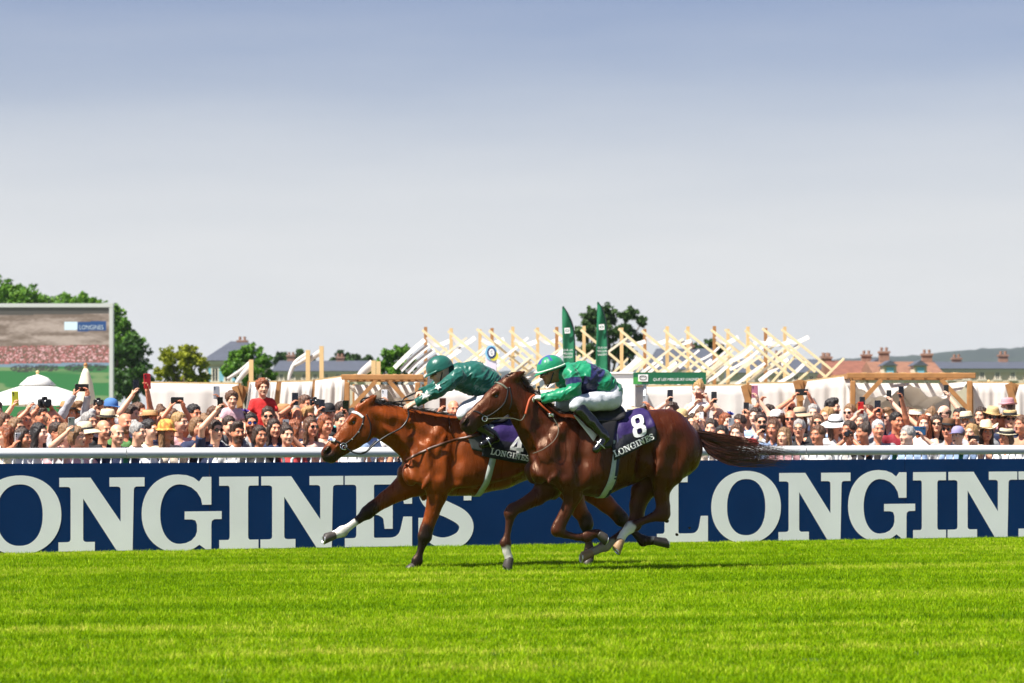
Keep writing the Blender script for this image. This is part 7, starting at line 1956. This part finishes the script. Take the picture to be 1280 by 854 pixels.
# ---- houses
M_wall = mat('cream_render', (.62, .54, .40), .9, var=.10, scale=2); M_slate = mat('slate_roof', (.075, .085, .11), .7, var=.2, scale=4, bump=.4, bscale=12); M_tile = mat('red_tile_roof', (.21, .08, .05), .85, var=.3, scale=3, bump=.5, bscale=10); M_tile2 = mat('orange_tile_roof', (.24, .115, .07), .85, var=.3, scale=3, bump=.5, bscale=10)
M_brick = mat('chimney_brick', (.30, .17, .12), .9, var=.3, scale=8); M_glass = mat('window_glass', (.03, .04, .05), .12, spec=.6); M_sill = mat('stone_trim', (.66, .60, .48), .8); M_shut = mat('blue_shutter', (.22, .50, .62), .6)
def house(label, px0, px1, ridge, eave, Y, roof, dep=8, hip=0.0, wins=(), chim=(), shut=False, ridge_off=0.0, dormers=()):
    o = g0((px0+px1)/2, Y); o.z = 0; root = empty('house', o, 0, label, 'house', 'houses beyond the enclosure'); sc = Y/FPX
    x0 = P3(px0, 0, Y).x-o.x; x1 = P3(px1, 0, Y).x-o.x; ze = P3(0, eave, Y).z; zr = P3(0, ridge, Y).z
    mb = MB(); mb.box(((x0+x1)/2, dep/2, ze/2), (x1-x0, dep, ze)); mb.build('wall', M_wall, root)
    ov = .25; h_ = (x1-x0)*hip; ym = dep/2
    V = [(x0-ov, -ov, ze), (x1+ov, -ov, ze), (x1+ov, dep+ov, ze), (x0-ov, dep+ov, ze), (x0-ov+h_, ym, zr), (x1+ov-h_, ym, zr)]
    F = [(0, 1, 5, 4), (2, 3, 4, 5), (1, 2, 5), (3, 0, 4), (3, 2, 1, 0)]
    rf_ = mesh_obj('roof', V, F, roof, root, smooth=False)
    mb = MB(); mb.box(((x0+x1)/2, -.06, ze-.12), (x1-x0+.3, .12, .2)); mb.build('cornice', M_sill, root)
    for (px, wt) in chim:
        x = P3(px, 0, Y).x-o.x; zt_ = P3(0, wt, Y).z; mb = MB(); mb.box((x, ym, (zr-1.2+zt_)/2), (.55, .5, zt_-zr+1.2)); mb.box((x, ym, zt_), (.66, .6, .12)); c_ = mb.build('chimney', M_brick, rf_)
        for q in (-.14, .14): mb = MB(); mb.lathe([(.08, zt_+.08), (.085, zt_+.28)], 8, (x+q, ym, 0)); mb.build('chimney_pot', M_brick, rf_)
    for (px, py, wpx, hpx) in wins:
        c = P3(px, py, Y)-o; wd, hd = wpx*sc, hpx*sc; mb = MB(); mb.box((c.x, -.02, c.z), (wd, .06, hd)); wn = mb.build('window', M_glass, root)
        mb = MB()
        for s_ in (-1, 1): mb.box((c.x+s_*wd/2, -.05, c.z), (.09, .08, hd+.1))
        mb.box((c.x, -.05, c.z+hd/2), (wd+.1, .082, .09)); mb.box((c.x, -.045, c.z), (.05, .07, hd)); mb.build('frame', M_sill, wn); mb = MB(); mb.box((c.x, -.08, c.z-hd/2-.05), (wd+.25, .16, .10)); mb.build('sill', M_sill, wn)
        if shut:
            for s_ in (-1, 1): mb = MB(); mb.box((c.x+s_*(wd*.78), -.06, c.z), (wd*.42, .05, hd)); mb.build('shutter', M_shut, wn)
    for (px, py) in dormers:
        c = P3(px, py, Y)-o; mb = MB(); mb.box((c.x, .6, c.z), (.7, 1.6, .6)); d_ = mb.build('dormer', M_wall, root); mb = MB(); mb.add([(c.x-.45, -.35, c.z+.3), (c.x+.45, -.35, c.z+.3), (c.x, -.35, c.z+.6), (c.x-.45, 2, c.z+.3), (c.x+.45, 2, c.z+.3), (c.x, 2, c.z+.6)], [(0, 1, 2), (0, 2, 5, 3), (1, 4, 5, 2), (3, 5, 4), (0, 3, 4, 1)]); mb.build('dormer_roof', M_slate, d_)
        mb = MB(); mb.box((c.x, -.22, c.z), (.4, .05, .42)); mb.build('dormer_window', M_shut, d_)
house('cream house with steep grey roof between the two left trees', 257, 322, 424, 451, 170, M_slate, 9, .42, [(269, 468, 8, 17), (285, 468, 8, 17), (301, 468, 8, 17)], [(294, 424)], shut=True)
house('long low cream building with slate roof left of the lattice', 343, 470, 449, 464, 200, M_slate, 10, .03, [(352+k*14, 471, 5, 9) for k in range(8)], [(357, 443), (420, 445)])
house('house with dark slate roof behind the middle of the lattice', 818, 905, 433, 462, 170, M_slate, 10, .15, [(830+k*16, 470, 6, 9) for k in range(5)], [(868, 430)])
house('grey roofed house behind the right end of the lattice', 925, 1046, 447, 466, 185, M_slate, 10, .05, [(938+k*19, 471, 6, 9) for k in range(6)], [(982, 441), (1042, 444)])
house('house with red tiled roof right of the lattice', 1047, 1098, 449, 470, 165, M_tile, 9, .0, [(1056+k*14, 475, 5, 7) for k in range(3)], [(1044, 445), (1095, 442)], dormers=[(1097, 461)])
house('house with wide orange tiled roof above the right pergola', 1099, 1178, 450, 472, 160, M_tile2, 9, .02, [(1110+k*16, 477, 5, 7) for k in range(4)], [(1118, 438), (1173, 441)], dormers=[(1112, 464), (1150, 464)])
house('long stone building with slate roof at the right edge', 1180, 1330, 450, 461, 175, M_slate, 11, .01, [(1189+k*19.2, 469, 6, 10) for k in range(7)], [(1213, 446), (1273, 442), (1310, 445)])
# ---- wooded hill on the horizon
M_hill = mat('far_woodland', (.008, .018, .014), .95, col2=(.018, .034, .020), scale=.03, detail=6)
V = []; F = []; nx, ny = 160, 8; Yh = 2600.0
for j in range(ny):
    for i in range(nx+1):
        px = 300+1400*i/nx; Y = Yh+j*90; e = .5*(vnoise(np.array([[px*.06, j*.7, 0]]), 1.0, 3)[0])+.5*vnoise(np.array([[px*.22, j*1.9, 1]]), 1.0, 4)[0]
        prof = np.interp(px, [300, 900, 1020, 1080, 1150, 1200, 1280, 1400, 1700], [470, 462, 452, 447.5, 445, 439.5, 434, 432, 440])
        zr = EYE+(HOR-prof)/FPX*Y; V.append((at(px, 0, Y).x, Y, max(0, (zr+(e-.5)*6)*min(1, (j+.3)/5)) if j else 0))
for j in range(ny-1):
    for i in range(nx): a = j*(nx+1)+i; F.append((a, a+1, a+nx+2, a+nx+1))
tag(mesh_obj('hill', V, F, M_hill, smooth=True), kind='structure')

# ---- summer air
hz_ = MB(); hz_.box((0, 1950, 62), (5400, 4640, 126)); m = bpy.data.materials.new('summer_haze'); m.use_nodes = True; t = m.node_tree; t.nodes.clear(); ou = t.nodes.new('ShaderNodeOutputMaterial'); pv = t.nodes.new('ShaderNodeVolumePrincipled')
pv.inputs['Color'].default_value = (.84, .92, 1.0, 1); pv.inputs['Density'].default_value = .00010; pv.inputs['Anisotropy'].default_value = .2; t.links.new(pv.outputs[0], ou.inputs['Volume'])
tag(hz_.build('haze', m), kind='stuff')

# ================================================================== TURF
def grass_material():
    m = bpy.data.materials.new('grass_blades'); m.use_nodes = True; t = m.node_tree; L = t.links.new; b = t.nodes['Principled BSDF']; b.inputs['Roughness'].default_value = .45; b.inputs['Specular IOR Level'].default_value = .06
    ge = t.nodes.new('ShaderNodeNewGeometry'); mp = t.nodes.new('ShaderNodeMapping'); mp.vector_type = 'TEXTURE'; mp.inputs['Rotation'].default_value = (0, 0, YAW*.55); mp.inputs['Scale'].default_value = (6.0, .9, 1)
    L(ge.outputs['Position'], mp.inputs[0]); n1 = t.nodes.new('ShaderNodeTexNoise'); n1.inputs['Scale'].default_value = 1.1; n1.inputs['Detail'].default_value = 4; L(mp.outputs[0], n1.inputs['Vector'])
    n2 = t.nodes.new('ShaderNodeTexNoise'); n2.inputs['Scale'].default_value = 7; n2.inputs['Detail'].default_value = 4; L(ge.outputs['Position'], n2.inputs['Vector'])
    oi = t.nodes.new('ShaderNodeObjectInfo'); a = t.nodes.new('ShaderNodeVertexColor'); a.layer_name = 'Col'
    def math_(op, x, y):
        q = t.nodes.new('ShaderNodeMath'); q.operation = op
        for i, v in enumerate((x, y)):
            if isinstance(v, (int, float)): q.inputs[i].default_value = v
            else: L(v, q.inputs[i])
        return q.outputs[0]
    s = math_('ADD', math_('MULTIPLY', n1.outputs['Fac'], 1.3), math_('MULTIPLY', n2.outputs['Fac'], .55)); s = math_('ADD', s, math_('MULTIPLY', a.outputs[0], .50)); s = math_('ADD', s, math_('MULTIPLY', oi.outputs['Random'], .22)); s = math_('SUBTRACT', s, .80)
    rp = t.nodes.new('ShaderNodeValToRGB'); e = rp.color_ramp.elements; e[0].position = .12; e[0].color = (.085, .19, .001, 1); e[1].position = .95; e[1].color = (.62, .62, .09, 1); q = e.new(.45); q.color = (.215, .39, .002, 1); q = e.new(.68); q.color = (.335, .50, .004, 1)
    L(s, rp.inputs[0]); L(rp.outputs[0], b.inputs['Base Color']); tr = t.nodes.new('ShaderNodeBsdfTranslucent'); L(rp.outputs[0], tr.inputs[0]); mx = t.nodes.new('ShaderNodeMixShader'); mx.inputs[0].default_value = .35
    L(b.outputs[0], mx.inputs[1]); L(tr.outputs[0], mx.inputs[2]); L(mx.outputs[0], t.nodes['Material Output'].inputs[0]); return m
M_grass = grass_material()
rg = random.Random(9)
def clump(i, n=34, rad=.075, h=.043):
    V = []; F = []; C = []
    for _ in range(n):
        a = rg.uniform(0, 6.283); rr_ = rad*math.sqrt(rg.random()); p = Vector((rr_*math.cos(a), rr_*math.sin(a), -.004)); hh = h*rg.uniform(.55, 1.25); lean = Vector((rg.gauss(0, .30), rg.gauss(0, .30), 1)).normalized(); bend = Vector((rg.gauss(0, .5), rg.gauss(0, .5), -.25)); w = rg.uniform(.0035, .0065)
        sd = Vector((math.cos(a*3.7), math.sin(a*3.7), 0)); q1 = p+lean*hh*.55; q2 = q1+(lean+bend*.6).normalized()*hh*.5; b = len(V); tone = rg.random()
        V += [p-sd*w/2, p+sd*w/2, q1+sd*w*.42, q1-sd*w*.42, q2]; F += [(b, b+1, b+2, b+3), (b+3, b+2, b+4)]; C += [(tone*.7,)*3]*2+[(tone*.85+.08,)*3]*2+[(min(1, tone+.2),)*3]
    me = bpy.data.meshes.new('grass_clump'); me.from_pydata([tuple(v) for v in V], [], F); ca = me.color_attributes.new('Col', 'FLOAT_COLOR', 'POINT'); ca.data.foreach_set('color', np.c_[np.array(C), np.ones(len(C))].astype(np.float32).ravel()); me.materials.append(M_grass)
    return bpy.data.objects.new('grass_clump', me)
gcol = bpy.data.collections.new('grass_sources')
for i in range(6): gcol.objects.link(clump(i))
def scatter(name, base_obj, dens, seed):
    ng = bpy.data.node_groups.new(name, 'GeometryNodeTree'); ng.interface.new_socket('Geometry', in_out='INPUT', socket_type='NodeSocketGeometry'); ng.interface.new_socket('Geometry', in_out='OUTPUT', socket_type='NodeSocketGeometry')
    N_ = ng.nodes.new; L = ng.links.new; gi = N_('NodeGroupInput'); go = N_('NodeGroupOutput'); dp = N_('GeometryNodeDistributePointsOnFaces'); dp.inputs['Density'].default_value = dens; dp.inputs['Seed'].default_value = seed
    ci = N_('GeometryNodeCollectionInfo'); ci.inputs['Collection'].default_value = gcol; ci.inputs['Separate Children'].default_value = True; ci.inputs['Reset Children'].default_value = True
    ip = N_('GeometryNodeInstanceOnPoints'); ip.inputs['Pick Instance'].default_value = True; rv = N_('FunctionNodeRandomValue'); rv.data_type = 'FLOAT_VECTOR'; rv.inputs[0].default_value = (-.08, -.08, 0); rv.inputs[1].default_value = (.08, .08, 6.283)
    rs = N_('FunctionNodeRandomValue'); rs.data_type = 'FLOAT'; rs.inputs[2].default_value = .75; rs.inputs[3].default_value = 1.3
    L(gi.outputs[0], dp.inputs['Mesh']); L(dp.outputs['Points'], ip.inputs['Points']); L(ci.outputs[0], ip.inputs['Instance']); L(rv.outputs[0], ip.inputs['Rotation']); L(rs.outputs[1], ip.inputs['Scale']); L(ip.outputs[0], go.inputs[0])
    md = base_obj.modifiers.new('scatter', 'NODES'); md.node_group = ng
# turf sheet in front of the board and just behind it
g = MB(); g.add([(-9, 12.5, .004), (9, 12.5, .004), track(11, .05, .004), track(-11, .05, .004)], [(0, 1, 2, 3)])
turf = g.build('grass', M_grass); tag(turf, 'bright green mown turf of the racetrack', 'grass', kind='stuff')
scatter('turf_scatter', turf, 190, 3)
# a fringe of longer blades along the foot of the board
g = MB(); V = [];
g.add([track(-11, .05, .004), track(11, .05, .004), track(11, .32, .004), track(-11, .32, .004)], [(0, 1, 2, 3)])
fr_ = g.build('grass_fringe', M_grass); tag(fr_, 'uneven grass along the foot of the advertising board', 'grass', kind='stuff'); scatter('fringe_scatter', fr_, 260, 8)

# ---- clods of turf thrown up behind the second horse
M_clod = mat('turf_clod', (.045, .030, .014), .95, var=.4, scale=40)
for k, (px, py, lat, r_, lab) in enumerate(((833, 651, .0, .022, 'small dark clod of earth flying just behind the near hind hock'), (846, 668, -.1, .014, 'tiny clod of earth low in the air beside the white letter L'), (862, 660, .1, .011, 'smallest clod of earth in the air before the white letter L'))):
    F = Field((-.06,)*3, (.06,)*3, .006); rk = random.Random(k)
    for _ in range(6): F.ell((rk.uniform(-.5, .5)*r_, rk.uniform(-.5, .5)*r_, rk.uniform(-.5, .5)*r_), (r_*rk.uniform(.5, 1), r_*rk.uniform(.5, 1), r_*rk.uniform(.5, .9)), k=.006)
    V, Q = F.surf(); o = mesh_obj('turf_clod', V, Q, M_clod); p = fr8.P(px, py, lat); o.location = Matrix.Translation(fr8.O) @ Matrix.Rotation(fr8.rz, 4, 'Z') @ Vector(p); tag(o, lab, 'clod', 'clods of turf in the air')
